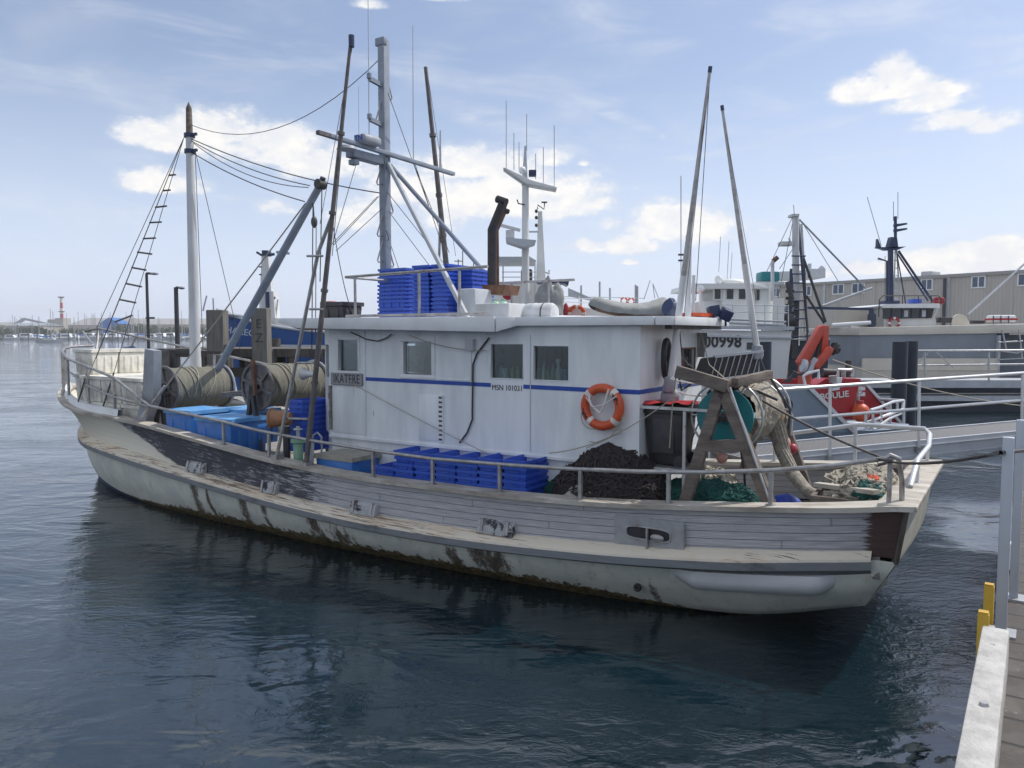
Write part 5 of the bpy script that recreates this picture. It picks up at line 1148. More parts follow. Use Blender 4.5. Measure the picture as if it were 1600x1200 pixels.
# roof load
def rbox(name, px, py, t_, d, mt, label, cat, bev=.02):
    q = b_(px, py, t=t_); o = sub(name, mt, None, lambda m: m.box((q.x-d[0]/2, t_-d[1]/2, q.z), (q.x+d[0]/2, t_+d[1]/2, q.z+d[2])), F=BF, bevel=bev); return tag(o, label, cat)
rbox('roof_box', 742, 498, .35, (.3, .4, .38), 'ltgrey', 'light grey box beside the rightmost blue crates on the cabin roof', 'box', .03)
rbox('roof_locker', 784, 506, .7, (.5, .45, .24), 'mastw', 'white roof locker with green floats lying on it', 'locker', .015)
for x in (774, 786): q = b_(x, 480, t=.7); f_ = thing('net_float', BM(q), f'{"left" if x < 780 else "right"} one of the two pale green floats on the roof locker', 'float', 'green floats on the roof'); sub('ball', 'green', f_, lambda m: m.sph((0, 0, .02), .07, (1, 1, .8))); sub('eye', 'green', f_, lambda m: m.torus((0, 0, .08), .02, .008, (0, 1, 0), 12, 6))
q = b_(838, 490, t=.5)
lr = thing('liferaft_canister', BM(q), 'white liferaft canister lying on the cabin roof', 'liferaft')
sub('shell', 'mastw', lr, lambda m: m.lathe([(0, -.27), (.1, -.26), (.125, -.22), (.125, -.01), (.13, 0), (.125, .01), (.125, .22), (.1, .26), (0, .27)], (0, 0, 0), (1, 0, 0), 24)); 
for x in (-.13, .13): sub('strap', 'black', lr, lambda m: m.torus((x, 0, 0), .128, .007, (1, 0, 0), 28, 6))
sub('cradle', 'ltgrey', lr, lambda m: m.box((-.24, -.1, -.2), (.24, .1, -.1)))
q = b_(535, 500, t=.3); o = bin_('fish_tub', BM((q.x, .3, rz(7)+.06)), .42, .4, .19, 'dark', 'dark', 'dark grey tub on the front edge of the cabin roof', 'tub')
q = b_(500, 500, t=.1); o = thing('rope_drum', BM((q.x-.25, .1, rz(7)+.06)), 'small blue drum with coiled line on the front edge of the cabin roof', 'drum')
sub('drum', 'binblue', o, lambda m: m.lathe([(0, 0), (.13, 0), (.14, .05), (.12, .1), (.14, .2), (.13, .25), (0, .26)], (0, 0, 0), (0, 0, 1), 20)); sub('coil', 'pink', o, lambda m: m.torus((0, 0, .27), .07, .02, (0, 0, 1), 20, 6))

tag(sub('hanging_oilskin', 'canvas', None, lambda m: m.grid([[b_(x, y, t=-.78+.03*math.sin(j*1.7+i)) for j, x in enumerate((1089,1093,1097,1101,1105 if y < 545 else 1101))] for i, y in enumerate((520,530,540,550,558))]), F=BF, smooth=80), 'pale oilskin hanging at the far aft corner of the cabin', 'oilskin')

for k, pts in enumerate((((1062,515,.2),(1066,560,.4),(1100,590,.6),(1135,600,1.0)), ((1095,520,-.5),(1108,570,-.2),(1140,598,.9)), ((1186,555,-.75),(1200,590,-.5),(1206,640,-.3)), ((1057,580,1.2),(1050,640,1.1),(1046,700,1.0)), ((1150,600,1.1),(1130,625,1.0),(1100,640,.9),(1080,690,.8)))):
    tag(sub('deck_line', 'rope' if k % 2 else 'wire', None, lambda m: m.tube([b_(x, y, t=t_) for x, y, t_ in pts], .007, 5), F=BF), ('thin dark line from the roof edge to the stern frame head', 'thin pale line from the oilskin to the stern frame head', 'thin dark line hanging from the right end of the tine rack', 'pale line hanging down left of the stern frame', 'dark line looping down over the teal drum disc')[k], 'line')
sub('roof_front', mat('peeling_roof_paint', (.6,.55,.52), .6, col2=(.4,.1,.08), sc=5, amt=.9, lo=.5, hi=.56), roof, lambda m: m.prism([(7.42, 1.0, rz(7.4)-.06), (7.72, .55, rz(7.4)-.1), (7.72, -.55, rz(7.4)-.1), (7.42, -1.0, rz(7.4)-.06)], (0, 0, .05)))

# ------------------------------------------------------------------ wharf at the lower right, posts, ladder tops
def Zp(px, py, z): d = ray(px, py); return Vector((0, 0, CAM_Z))+d*((z-CAM_Z)/d.z)
k0 = Zp(1490, 1200, 1.4); k1 = Zp(1535, 976, 1.4); KA = math.atan2(k1.y-k0.y, k1.x-k0.x); KL = math.hypot(k1.y-k0.y, k1.x-k0.x); KW = (Zp(1555, 1200, 1.4)-k0).length*math.sin(KA)
WF = frame((k0.x, k0.y, 0), KA)       # x along the wharf edge away from the camera, y to the water
m, t, b = pmat('wet_wharf_timber'); co = t.obj(); x_, y_, z_ = t.sep(co)
pl = t.math('FRACT', t.math('MULTIPLY', x_, 4.2)); sm = t.math('SUBTRACT', 1.0, t.sstep(t.math('MINIMUM', pl, t.math('SUBTRACT', 1.0, pl)), .02, .06))
n1_ = t.noise(t.mapping(co, (4, 1, 1)), 5, 6, .7); n2_ = t.noise(co, 9, 6, .75); n3_ = t.noise(co, 2.2, 4, .6)
c = t.mix(n1_, (.025,.02,.017), (.075,.06,.048)); c = t.mix(t.sstep(n3_, .5, .66), c, (.1,.09,.08)); c = t.mix(t.sstep(n2_, .66, .72), c, (.42,.41,.38))
c = t.mix(t.sstep(t.noise(t.mapping(co, (1, 1, 1), (5, 3, 0)), 7, 5, .7), .7, .74), c, (.1,.13,.03)); c = t.mix(t.math('MULTIPLY', sm, .9), c, (.012,.012,.012))
t.link(c, b.inputs['Base Color']); t.link(t.math('ADD', .3, t.math('MULTIPLY', n3_, .6)), b.inputs['Roughness'])
bn = t.n.new('ShaderNodeBump'); bn.inputs['Strength'].default_value = .6; bn.inputs['Distance'].default_value = .012; t.link(t.math('SUBTRACT', n1_, sm), bn.inputs['Height']); t.link(bn.outputs[0], b.inputs['Normal'])
M['wharf'] = m
mb = MB(); mb.box((-3, -9, 1.02), (14, -.06, 1.2)); tag(mb.build('wharf_deck', M['wharf'], F=WF, origin=(0, 0, 0)), kind='structure')
mb = MB(); mb.box((-3, -.28, .72), (14, -.08, 1.02)); tag(mb.build('wharf_beam', M['pile'], F=WF, origin=(0, 0, 0)), kind='structure')
for i in range(6): tag(sub('wharf_pile', 'pile', None, lambda m: m.tube([(-1.5+i*2.6, -.45, -3), (-1.5+i*2.6, -.45, 1.0)], .16, 14), F=WF), kind='structure')
m = mat('kerb_paint', (.5,.49,.47), .7, col2=(.34,.33,.31), sc=9, amt=.9, bump=.5, bsc=40, col3=(.2,.2,.12), sc3=22, lo3=.64, hi3=.69)
tag(sub('kerb_beam', m, None, lambda mm: mm.box((-2.5, -KW, 1.19), (KL, 0, 1.4)), F=WF, bevel=.01), 'white painted kerb beam on the wharf edge at the lower right', 'kerb')
for (x0, x1, yt, D_), lab in (((1553, 1575, 683, 3.98), 'shorter and nearer of the two square aluminium posts on the wharf'), ((1575, 1592, 656, 4.66), 'taller looking square aluminium post standing behind the nearer one')):
    q = Zp((x0+x1)/2, 975 if x0 < 1560 else 935, 1.2 if x0 > 1560 else 1.25); q.z = 0; D_ = q.y; zt = P((x0+x1)/2, yt, D_).z; w_ = (x1-x0)/1200*D_/1.4
    o = thing('square_post', frame(q+Vector((0, 0, 1.2)), KA), lab, 'post', 'aluminium posts')
    sub('tube', M['steelw'].name and mat('anodised_aluminium', (.46,.5,.55), .45, .35, col2=(.36,.39,.43), sc=2, amt=.8, stretch=(1, 1, .3)), o, lambda m: m.box((-w_/2, -w_/2, -.3), (w_/2, w_/2, zt-1.2)), bevel=.004)
    sub('foot_plate', 'galv', o, lambda m: m.box((-.07, -.07, .0), (.07, .07, .012)))
for (px, yt, D_), lab in (((1546, 912, 4.25), 'upper yellow ladder post just left of the square posts'), ((1537, 955, 3.78), 'lower yellow ladder post above the end of the white kerb')):
    q = P(px, yt, D_); o = thing('ladder_post', frame((q.x, q.y, 0), KA), lab, 'ladder post', 'yellow ladder posts')
    sub('post', 'yellow', o, lambda m: m.box((-.025, -.025, -.4), (.025, .025, q.z-.01)), bevel=.004); sub('cap', 'yellow', o, lambda m: m.box((-.022, -.022, q.z-.01), (.022, .022, q.z)))
q = G(1596, 5.1, 1.2); o = thing('white_bracket', frame(q, .97), 'small white bracket with black feet beside the taller square post', 'bracket')
sub('plate', 'white', o, lambda m: m.box((-.05, -.02, 0), (.05, .02, .2)), bevel=.005); sub('foot', 'black', o, lambda m: m.box((-.06, -.03, 0), (.06, .03, .025)))

for s_ in (-1.6, -.5, .55): tag(sub('bolt_head', 'rail', None, lambda m: m.lathe([(0, .012), (.014, .012), (.018, 0)], (s_, -KW*.5, 1.4), (0, 0, 1), 10), F=WF), f'{"nearest" if s_ < -1 else "middle" if s_ < 0 else "farthest"} steel bolt head on top of the white kerb', 'bolt')
# gangway behind the stern
GA = G(1168, 10.35, 0); GB = G(1700, 12.45, 0); ga = math.atan2(GB.y-GA.y, GB.x-GA.x); GF = frame(GA, ga); GL = (GB-GA).length
gz = lambda x: 1.12+.2*x/GL
gw = thing('gangway', GF, 'grey aluminium gangway with handrail crossing the water behind the stern', 'gangway')
m, t, b = pmat('walkway_grating'); co = t.obj(); x_, y_, z_ = t.sep(co); wv = t.sstep(t.math('SINE', t.math('MULTIPLY', x_, 95.0)), -.3, .3)
t.link(t.mix(wv, (.06,.06,.06), (.28,.27,.26)), b.inputs['Base Color']); b.inputs['Metallic'].default_value = .3; b.inputs['Roughness'].default_value = .55
bn = t.n.new('ShaderNodeBump'); bn.inputs['Distance'].default_value = .01; t.link(wv, bn.inputs['Height']); t.link(bn.outputs[0], b.inputs['Normal'])
sub('walkway', m, gw, lambda mm: mm.prism([(0, .05, gz(0)), (GL, .05, gz(GL)), (GL, .05, gz(GL)-.04), (0, .05, gz(0)-.04)], (0, .8, 0)))
for y in (0, .85): sub('side_beam', M['ltgrey'], gw, lambda mm: (mm.prism([(0, y, gz(0)+.02), (GL, y, gz(GL)+.02), (GL, y, gz(GL)-.24), (0, y, gz(0)-.24)], (0, .05, 0)), mm.prism([(0, y-.03, gz(0)-.2), (GL, y-.03, gz(GL)-.2), (GL, y-.03, gz(GL)-.24), (0, y-.03, gz(0)-.24)], (0, .03, 0)), mm.prism([(0, y-.02, gz(0)-.05), (GL, y-.02, gz(GL)-.05), (GL, y-.02, gz(GL)-.065), (0, y-.02, gz(0)-.065)], (0, .02, 0))))
hr0 = .93
sub('handrail', 'steelw', gw, lambda mm: mm.tube([(.0, .0, gz(0)+hr0-.02), (GL, .0, gz(GL)+hr0)], .026, 10))
sub('mid_rail', 'steelw', gw, lambda mm: mm.tube([(.35, .0, gz(0)+.5), (GL, .0, gz(GL)+.5)], .022, 10))
for px in (1180, 1297, 1436, 1597):
    s_ = solve(GF, px, 600, y=0).x
    sub('rail_post', 'steelw', gw, lambda mm: mm.tube([(s_, -.035, gz(s_)-.16), (s_, -.0, gz(s_)+hr0)], .022, 8)); sub('clamp', 'galv', gw, lambda mm: mm.box((s_-.05, -.07, gz(s_)-.12), (s_+.05, 0, gz(s_)-.07)))

# mooring lines
def rope(mb, pts, r, tw=60):
    mb.tube(pts, r, 7)
def wline(name, pts, r, mt, lab, cat='mooring rope'):
    mb = MB(); mb.tube(pts, r, 7); return tag(mb.build(name, M[mt], F=I4), lab, cat)
bw = lambda px, py, t_: BF @ b_(px, py, t=t_)
p0 = bw(1393, 722, 1.36); p1 = P(1564, 707, 3.98); p2 = P(1640, 700, 4.9)
wline('mooring_rope', sag(p0, p1, .03)+[p2], .011, 'wire', 'dark rope tied from the near stern rail to the square posts')
wline('mooring_rope', [p0+Vector((0, 0, .01)), p0+Vector((-.12, -.02, -.02)), p0+Vector((-.1, .05, .02)), p0+Vector((.02, .02, .0))], .014, 'wire', 'turns of dark rope around the near stern rail post')
wline('mooring_rope', sag(bw(1150, 600, .5), bw(1380, 716, .9), .05), .012, 'wire', 'black rope slanting from the stern frame down to the stern rail')
wline('mooring_rope', sag(P(1300, 562, 15), P(1700, 640, 19), .25), .014, 'rope', 'pale rope slanting across behind the red boat towards the right')

# ------------------------------------------------------------------ generic hull for the vessels behind
def ship_hull(F, L_, B_, z0, z1, rake=.8, pw=2.2, sternf=.92):
    """x 0 at the stern .. L at the bow; z0/z1 deck height at the stern/bow -> rows for the shell"""
    rows = []
    for i in range(41):
        u = i/40; zz = z0+(z1-z0)*u**2.2; w0 = (1-u**pw)*(sternf+(1-sternf)*min(1, u*4)); w0 = max(w0, 0)**.75
        row = []
        for q in (0, .25, .5, .75, 1):
            z = zz*(1-q)-.6*q; x = u*(L_+rake*(1-q)*1.0-rake*.3); yw = B_/2*w0*(1-.22*q*q-.25*q*(u**3))
            row.append(Vector((x, yw, z)))
        rows.append(row+[Vector((r_.x, -r_.y, r_.z)) for r_ in reversed(row)])
    return rows
def hull_parts(o, L_, B_, z0, z1, mt, rake=.8, pw=2.2, boot=.25, capm='ltgrey', capr=.05, deck='deck'):
    rows = ship_hull(None, L_, B_, z0, z1, rake, pw)
    mb = MB(); mb.grid(rows); n = len(rows[0]); mb.f.append(tuple(range(n))); mb.build('hull', M[mt], o, smooth=50)
    mb = MB(); mb.grid([[Vector((r_[0].x, r_[0].y*.97, r_[0].z-.12)), Vector((r_[0].x, -r_[0].y*.97, r_[0].z-.12))] for r_ in rows]); mb.build('deck', M[deck], o)
    mb = MB(); mb.tube([r_[0] for r_ in rows]+[r_[-1] for r_ in reversed(rows)], capr, 6); mb.build('gunwale', M[capm], o)
    return rows
def wsub(name, mt, par, fn, **k): return sub(name, mt, par, fn, F=I4, **k)
def pbox(m, x0, y0, x1, y1, D_, dep): # box whose near face covers the pixel rectangle at distance D_
    a = P(x0, y1, D_); c_ = P(x1, y0, D_); m.box((a.x, D_, a.z), (c_.x, D_+dep, c_.z))
def ptube(m, pts, D_, r, seg=8, r1=None): m.tube([P(x, y, D_) for x, y in pts], r, seg, r1=r1)

# white vessel 900998 with the tall white mast and covered tender
DW = 22.0
q = G(700, DW+2.4); F_ = frame((q.x, q.y, 0), 0.0); ws = thing('white_vessel', F_, 'large white vessel numbered 900998 moored behind the cabin of the fishing boat', 'ship')
LW = G(1236, DW).x-q.x
mb = MB(); zt = P(1000, 512, DW).z
mb.prism([(0, -2.4, -.6), (LW-.3, -2.4, -.6), (LW, -2.4, zt-.1), (0, -2.4, zt+.05)], (0, 4.8, 0)); mb.build('hull', M['shipwhite'], ws)
wsub('rub_rail', 'ltgrey', ws, lambda m: (m.beam(P(1060, 524, DW-.03), P(1236, 528, DW-.03), .08, .05), m.beam(P(1060, 511, DW-.05), P(1240, 513, DW-.05), .14, .1)))
for x0, y0, x1, y1 in ((1167,535,1180,546),): wsub('hull_window', 'glassdark', ws, lambda m: pbox(m, x0, y0, x1, y1, DW-.02, .05))
mb = MB(); mb.text('900998', .46, Matrix.Translation(P(1123, 534.5, DW-.015)) @ Matrix.Rotation(math.pi/2, 4, 'X') @ Matrix.Scale(.9, 4, (1, 0, 0)), .006, 1.06, .012); mb.build('registration_number', M['black'], ws, F=I4)
# wheelhouse
DH = DW+1.0
wh2 = wsub('wheelhouse', 'shipwhite', ws, lambda m: (pbox(m, 1128, 448, 1180, 512, DH, 2.6), m.lathe([(0, 0), (.48, 0), (.48, 1.22), (0, 1.22)], P(1181, 506, DH+.5), (0, 0, 1), 24), pbox(m, 1100, 470, 1130, 512, DH+.2, 2.4), pbox(m, 1196, 466, 1226, 512, DH+.6, 2)))
wsub('wheelhouse_roof', 'shipwhite', wh2, lambda m: m.prism([P(1082, 443, DH-.2), P(1170, 443, DH-.2), P(1205, 451, DH-.2), P(1080, 451, DH-.2)], (0, 3, 0)))
for x0, x1 in ((1117,1126),(1136,1146),(1155,1165)): wsub('window', 'glassdark', wh2, lambda m: (pbox(m, x0, 452, x1, 467, DH-.03 if x0 > 1128 else DH-.03, .05)))
wsub('window_frame', 'white', wh2, lambda m: pbox(m, 1115, 450, 1128, 469, DH-.0, .05))
wsub('side_window', 'glassdark', wh2, lambda m: pbox(m, 1183, 453, 1187, 469, DH-.03, .05))
for x_, y_, rr_ in ((1123,438,.14),): wsub('dome', 'white', ws, lambda m: m.sph(P(x_, y_-1, DH+.5), rr_*.9, (1, 1, 1.1)))
wsub('roof_raft', 'shipwhite', ws, lambda m: m.sph(P(1145, 441, DH+.6), .2, (1.9, 1, .55)))
wsub('funnel', 'mastw', ws, lambda m: ptube(m, ((1207,470),(1207,412),(1212,403)), DH, .055)); wsub('funnel_cap', 'rust', ws, lambda m: ptube(m, ((1208,408),(1215,402)), DH, .07))
wsub('water_tank', 'teal', ws, lambda m: pbox(m, 1190, 424, 1219, 440, DH+.8, .6), bevel=.05)
wsub('tank_platform', 'ltgrey', ws, lambda m: pbox(m, 1185, 440, 1226, 444, DH+.6, 1.4))
for y_ in (476, 487): wsub('deck_rail', 'ltgrey', ws, lambda m: ptube(m, ((1128,y_),(1232,y_+2)), DW+.2, .014))
for x_ in (1145,1170,1195,1215,1232): wsub('rail_post', 'ltgrey', ws, lambda m: ptube(m, ((x_,476),(x_,512)), DW+.2, .014))
for y_ in (499, 505): wsub('stacked_pipe', 'greyp', ws, lambda m: ptube(m, ((1140,y_),(1228,y_+4)), DW, .03))
for x_, y0_, y1_ in ((1123,425,395),(1136,440,402),(1160,515,445),(1141,440,420)): wsub('antenna', 'ltgrey', ws, lambda m: ptube(m, ((x_,y0_),(x_+3,y1_-25)), DH+.6, .01))
# big mast
wm = wsub('main_mast', 'shipwhite', ws, lambda m: ptube(m, ((821,520),(821,290)), DW+1, .13, 12, r1=.1))
wsub('mast_head', 'ltgrey', wm, lambda m: ptube(m, ((820,290),(821,228)), DW+1, .1, 8, r1=.03))
wsub('yard', 'shipwhite', wm, lambda m: (m.prism([P(786,262,DW+.7), P(790,262,DW+.7), P(829,281,DW+.7), P(870,292,DW+.7), P(870,296,DW+.7), P(822,287,DW+.7), P(810,279,DW+.7)], (0, .5, 0))), bevel=.01)
wsub('radar_bar', 'shipwhite', wm, lambda m: m.beam(P(783,352,DW+.5), P(813,360,DW+.5), .12, .08)); wsub('radar_body', 'shipwhite', wm, lambda m: ptube(m, ((797,372),(797,360)), DW+.5, .13, 12))
wsub('platform', 'ltgrey', wm, lambda m: m.prism([P(790,371,DW+.3), P(838,375,DW+.3), P(836,380,DW+.3), P(818,386,DW+.3), P(791,377,DW+.3)], (0, .7, 0)))
wsub('signal_lamp', 'navy', wm, lambda m: m.bc(P(832, 271, DW+.8), (.22, .2, .18), Matrix.Translation((0, 0, 0))), bevel=.02)
wsub('yard_dome', 'white', wm, lambda m: m.sph(P(816, 266, DW+.9), .11))
wsub('horn_arm', 'dark', wm, lambda m: ptube(m, ((808,312),(810,318),(820,320)), DW+.8, .02))
for x_, yb_, yt_ in ((791,264,158),(803,266,208),(811,268,222),(849,288,230),(866,292,196),(823,235,178),(837,280,240)): wsub('antenna', 'ltgrey', wm, lambda m: ptube(m, ((x_,yb_),(x_,yt_)), DW+.9, .012))
wm2 = wsub('lattice_mast', 'shipwhite', ws, lambda m: (m.prism([P(838,445,DW+2.4), P(853,445,DW+2.4), P(847,330,DW+2.4), P(841,330,DW+2.4)], (0, .3, 0))))
for y_, h in ((350,0),(362,0),(340,0)): wsub('nav_lamp', 'dark', wm2, lambda m: m.sph(P(838, y_-10, DW+2.3), .05, (1, 1, 1.2)))
wsub('anemometer', 'dark', wm2, lambda m: (ptube(m, ((840,327),(840,320),(850,327),(851,317)), DW+2.4, .02), ptube(m, ((846,316),(855,316)), DW+2.4, .025)))
wsub('mast_bracket', 'ltgrey', wm2, lambda m: ptube(m, ((822,362),(842,362)), DW+2, .03)); wsub('mast_bracket', 'ltgrey', wm2, lambda m: ptube(m, ((852,425),(858,428),(858,422)), DW+2.3, .03))
wsub('canopy', 'ltgrey', ws, lambda m: m.prism([P(778,401,DW+1.4), P(818,401,DW+1.4), P(826,400,DW+1.4), P(838,407,DW+1.4), P(836,409,DW+1.4), P(778,409,DW+1.4)], (0, 1.6, 0)))
for x_ in (786, 836): wsub('canopy_post', 'ltgrey', ws, lambda m: ptube(m, ((x_,409),(x_,470)), DW+1.4, .02))
wsub('bridge_deck', 'shipwhite', ws, lambda m: pbox(m, 765, 441, 842, 512, DW+1.6, 2.2))
for y_ in (425,433,441): wsub('bridge_rail', 'ltgrey', ws, lambda m: ptube(m, ((784,y_),(838,y_)), DW+1.3, .012))
wsub('helm_seat', 'black', ws, lambda m: pbox(m, 814, 420, 832, 442, DW+2, .4), bevel=.06)
wsub('blue_awning', 'navy', ws, lambda m: m.prism([P(838,438,DW+.5), P(885,438,DW+.5), P(889,440,DW+.5), P(888,446,DW+.5), P(882,443,DW+.5), P(842,442,DW+.5)], (0, .8, 0)))
tag(heap('covered_winch', 'canvas', P(858, 500, DW+.2), .42, .3, 1.1, 40, .3, 2.5, 'tall grey canvas covered machine on the white vessel, right of its mast', 'covered winch', F_=I4), None)
# superstructure with slanted stair side and rails
wsub('cabin', 'shipwhite', ws, lambda m: m.prism([P(870,515,DW+.6), P(870,478,DW+.6), P(925,482,DW+.6), P(1055,492,DW+.6), P(1055,515,DW+.6)], (0, 3, 0)))
wsub('stair_side', 'greyp', ws, lambda m: m.prism([P(888,450,DW+2.5), P(925,466,DW+2.5), P(925,470,DW+2.5), P(888,463,DW+2.5)], (0, .1, 0)))
for y_ in (466,472,479): wsub('deck_rail', 'white', ws, lambda m: ptube(m, ((875,y_),(925,y_+1)), DW+1, .012))
wsub('upper_rail', 'ltgrey', ws, lambda m: ptube(m, ((870,463),(1008,466)), DW+2.8, .012))
for x_ in (880,905,925): wsub('rail_post', 'white', ws, lambda m: ptube(m, ((x_,463),(x_,484)), DW+1, .012))
for x_, y0_ in ((908,446),(937,440),(953,450),(993,445),(996,447)): wsub('vertical_pipe', 'greyp', ws, lambda m: ptube(m, ((x_,y0_),(x_,480)), DW+2.9, .03))
for (xa, ya), (xb, yb) in (((1006,468),(1016,438)),((1020,443),(1023,466)),((1020,443),(1029,466))): wsub('stay', 'greyp', ws, lambda m: ptube(m, ((xa,ya),(xb,yb)), DW+2.9, .012))
for (x_, y_), rr_, lab, D_ in (((901,490),.26,'orange and white lifebuoy hanging on the white vessel left of the covered tender',DW+.45),((975,470),.12,'small orange lifebuoy on the upper rail behind the tender, left one',DW+2.7),((986,471),.12,'small orange lifebuoy on the upper rail behind the tender, right one',DW+2.7)):
    q = P(x_, y_, D_); o = thing('lifebuoy', frame(q, 0), lab, 'lifebuoy'); sub('ring', 'orange', o, lambda m: m.torus((0, 0, 0), rr_*.8, rr_*.22, (0, 1, 0), 32, 8)); 
    for a in (45, 135, 225, 315): sub('band', 'white2', o, lambda m: m.torus((0, 0, 0), rr_*.8, rr_*.235, (0, 1, 0), 6, 8, (a-10, a+10)))
wsub('fire_extinguisher', 'red', ws, lambda m: m.lathe([(0, 0), (.08, 0), (.08, .35), (.03, .45), (0, .45)], P(884, 498, DW+.5), (0, 0, 1), 12))
wsub('red_coil', 'red', ws, lambda m: [m.torus(P(793, 455+i*3, DW+1.0), .13, .03, (.3, 1, .2*i), 18, 6) for i in range(3)])
wsub('crane_boom', 'greyp', ws, lambda m: m.prism([P(762,432,DW+3), P(700,424,DW+3), P(700,430,DW+3), P(760,438,DW+3)], (0, .2, 0)))
for x0, x1, y0 in ((716,730,418),(736,753,420)): wsub('instrument_box', 'navy', ws, lambda m: pbox(m, x0, y0, x1, 436, DW+3, .4), bevel=.03)
wsub('small_antennas', 'dark', ws, lambda m: [ptube(m, pts, DW+3, .015) for pts in (((716,424),(716,405)),((710,408),(722,408)),((723,420),(723,392)),((740,420),(740,405)))])
# tender with a cover
td = thing('covered_tender', frame(P(985, 490, DW-.6), 0), 'small tender under a grey canvas cover carried on the white vessel', 'tender')
rows = []
for i in range(41):
    u = i/40; px = 920+u*133; top_ = interp([(0,474),(.04,466.5),(.12,464.5),(.3,470.5),(.48,474),(.65,473),(.8,467),(.87,464),(.94,469),(1,478)], u); bot = interp([(0,477),(.06,482),(.2,488),(.4,491.5),(.7,493),(1,492)], u)
    a = P(px, top_, DW-.6); c_ = P(px, bot, DW-.6); w_ = .75*math.sqrt(max(0.02, 1-(2*u-1)**4))
    row = []
    for k in range(13):
        th = math.pi*k/12; row.append(Vector((a.x, DW-.6-w_*math.cos(th)*.95, c_.z+(a.z-c_.z)*math.sin(th)**.6+.02*noise.noise(Vector((u*9, k*.8, 0))))))
    rows.append(row)
mb = MB(); mb.grid(rows); mb.build('cover', M['canvas'], td, F=I4, smooth=70)
rows = []
for i in range(31):
    u = i/30; px = 930+u*112; D_ = DW-.6; zt_ = P(px, interp([(0,482),(.2,487.5),(.4,491),(.7,492.5),(1,491)], u), D_).z; zb_2 = P(px, 485+17*min(1, u*1.6), D_).z; w_ = .7*math.sqrt(max(.0, 1-(2*u-1)**6))
    rows.append([Vector((P(px, 490, D_).x, D_-w_, zt_)), Vector((P(px, 490, D_).x, D_-w_*.6, zb_2)), Vector((P(px, 490, D_).x, D_+w_*.6, zb_2)), Vector((P(px, 490, D_).x, D_+w_, zt_))])
mb = MB(); mb.grid(rows); mb.build('hull', M['cowl'], td, F=I4, smooth=60)
tag(heap('outboard_motor', 'navy', P(1049, 492, DW-1.4), .17, .2, .45, 24, .2, 3, 'dark blue covered outboard motor at the right end of the tender', 'outboard motor', F_=I4), None)

# dark lattice-masted trawler
DT = 25.0
q = G(1195, DT+2.6); dt = thing('dark_trawler', frame((q.x, q.y, 0), 0), 'dark hulled trawler with tall white and black lattice mast right of the white vessel', 'ship')
mb = MB(); zt = P(1260, 532, DT).z; x1_ = G(1300, DT).x-q.x; mb.prism([(0, -2.4, -.6), (x1_-.2, -2.4, -.6), (x1_, -2.4, zt), (0, -2.4, zt)], (0, 4.5, 0)); mb.build('hull', M['boot'], dt)
mm_ = wsub('mast', 'mastw', dt, lambda m: ptube(m, ((1244,540),(1243,336)), DT+.2, .11, 10))
wsub('mast_base', 'dark', mm_, lambda m: pbox(m, 1238, 470, 1249, 560, DT+.05, .4))
wsub('lattice_leg', 'galv', mm_, lambda m: ptube(m, ((1252,350),(1255,400),(1257,520)), DT+.5, .045)); wsub('lattice_leg', 'navy', mm_, lambda m: ptube(m, ((1247,345),(1262,520)), DT+.2, .04)); wsub('lattice_leg', 'navy', mm_, lambda m: ptube(m, ((1242,410),(1228,520)), DT+.2, .035))
wsub('lattice_leg', 'navy', mm_, lambda m: ptube(m, ((1236,420),(1234,540)), DT-.1, .045)); wsub('ladder_rail', 'dark', mm_, lambda m: ptube(m, ((1256,400),(1262,540)), DT-.1, .03))
for y_ in range(400, 530, 14): wsub('lattice_rung', 'navy', mm_, lambda m: ptube(m, ((1237,y_),(1259,y_)), DT-.05, .022))
for y_ in range(455, 520, 11): wsub('net_guard', 'dark', mm_, lambda m: ptube(m, ((1228,y_),(1240,y_)), DT-.1, .05))
wsub('mast_head', 'galv', mm_, lambda m: pbox(m, 1238, 334, 1249, 338, DT, .4)); wsub('lamp_box', 'galv', mm_, lambda m: (pbox(m, 1222, 377, 1240, 383, DT, .4), ptube(m, ((1233,372),(1236,382)), DT, .03)))
for pts, r_, mt in ((((1249,343),(1352,450)),.03,'greyp'),(((1285,478),(1363,450)),.04,'mastw'),(((1256,405),(1290,503)),.045,'dark'),(((1260,462),(1288,505)),.04,'dark'),(((1232,480),(1180,515)),.05,'greyp'),(((1240,480),(1222,520),(1215,600)),.03,'greyp'),(((1240,528),(1205,560)),.02,'dark')): wsub('boom', mt, dt, lambda m: ptube(m, pts, DT-.1, r_, 8))
for pts in (((1238,340),(1186,450)),((1238,350),(1215,470)),((1252,345),(1310,440)),((1238,390),(1218,420)),((1241,336),(1240,320))): wsub('wire', 'wire', dt, lambda m: ptube(m, pts, DT, .01, 5))
wsub('winch_drum', 'dark', dt, lambda m: (ptube(m, ((1226,500),(1240,500)), DT-.3, .2, 12), ptube(m, ((1230,440),(1236,462),(1234,480)), DT-.2, .08)))
wsub('float_stack', 'greyp', dt, lambda m: pbox(m, 1203, 484, 1222, 505, DT-.3, .4), bevel=.04)
wsub('rail', 'galv', dt, lambda m: (ptube(m, ((1235,530),(1297,530)), DT-.1, .02), ptube(m, ((1216,520),(1218,580)), DT-.15, .025), ptube(m, ((1224,520),(1222,585)), DT-.15, .02)))
wsub('yellow_strop', 'yellow', dt, lambda m: m.beam(P(1228,552,DT-.2), P(1229,585,DT-.2), .06, .06))
tag(wsub('mooring_pile', 'boot', None, lambda m: m.tube([G(1196, 20.4, -3), G(1196, 20.4, P(1196, 534, 20.4).z)], .15, 18)), 'single dark pile in front of the white vessel near the tine rack', 'pile')

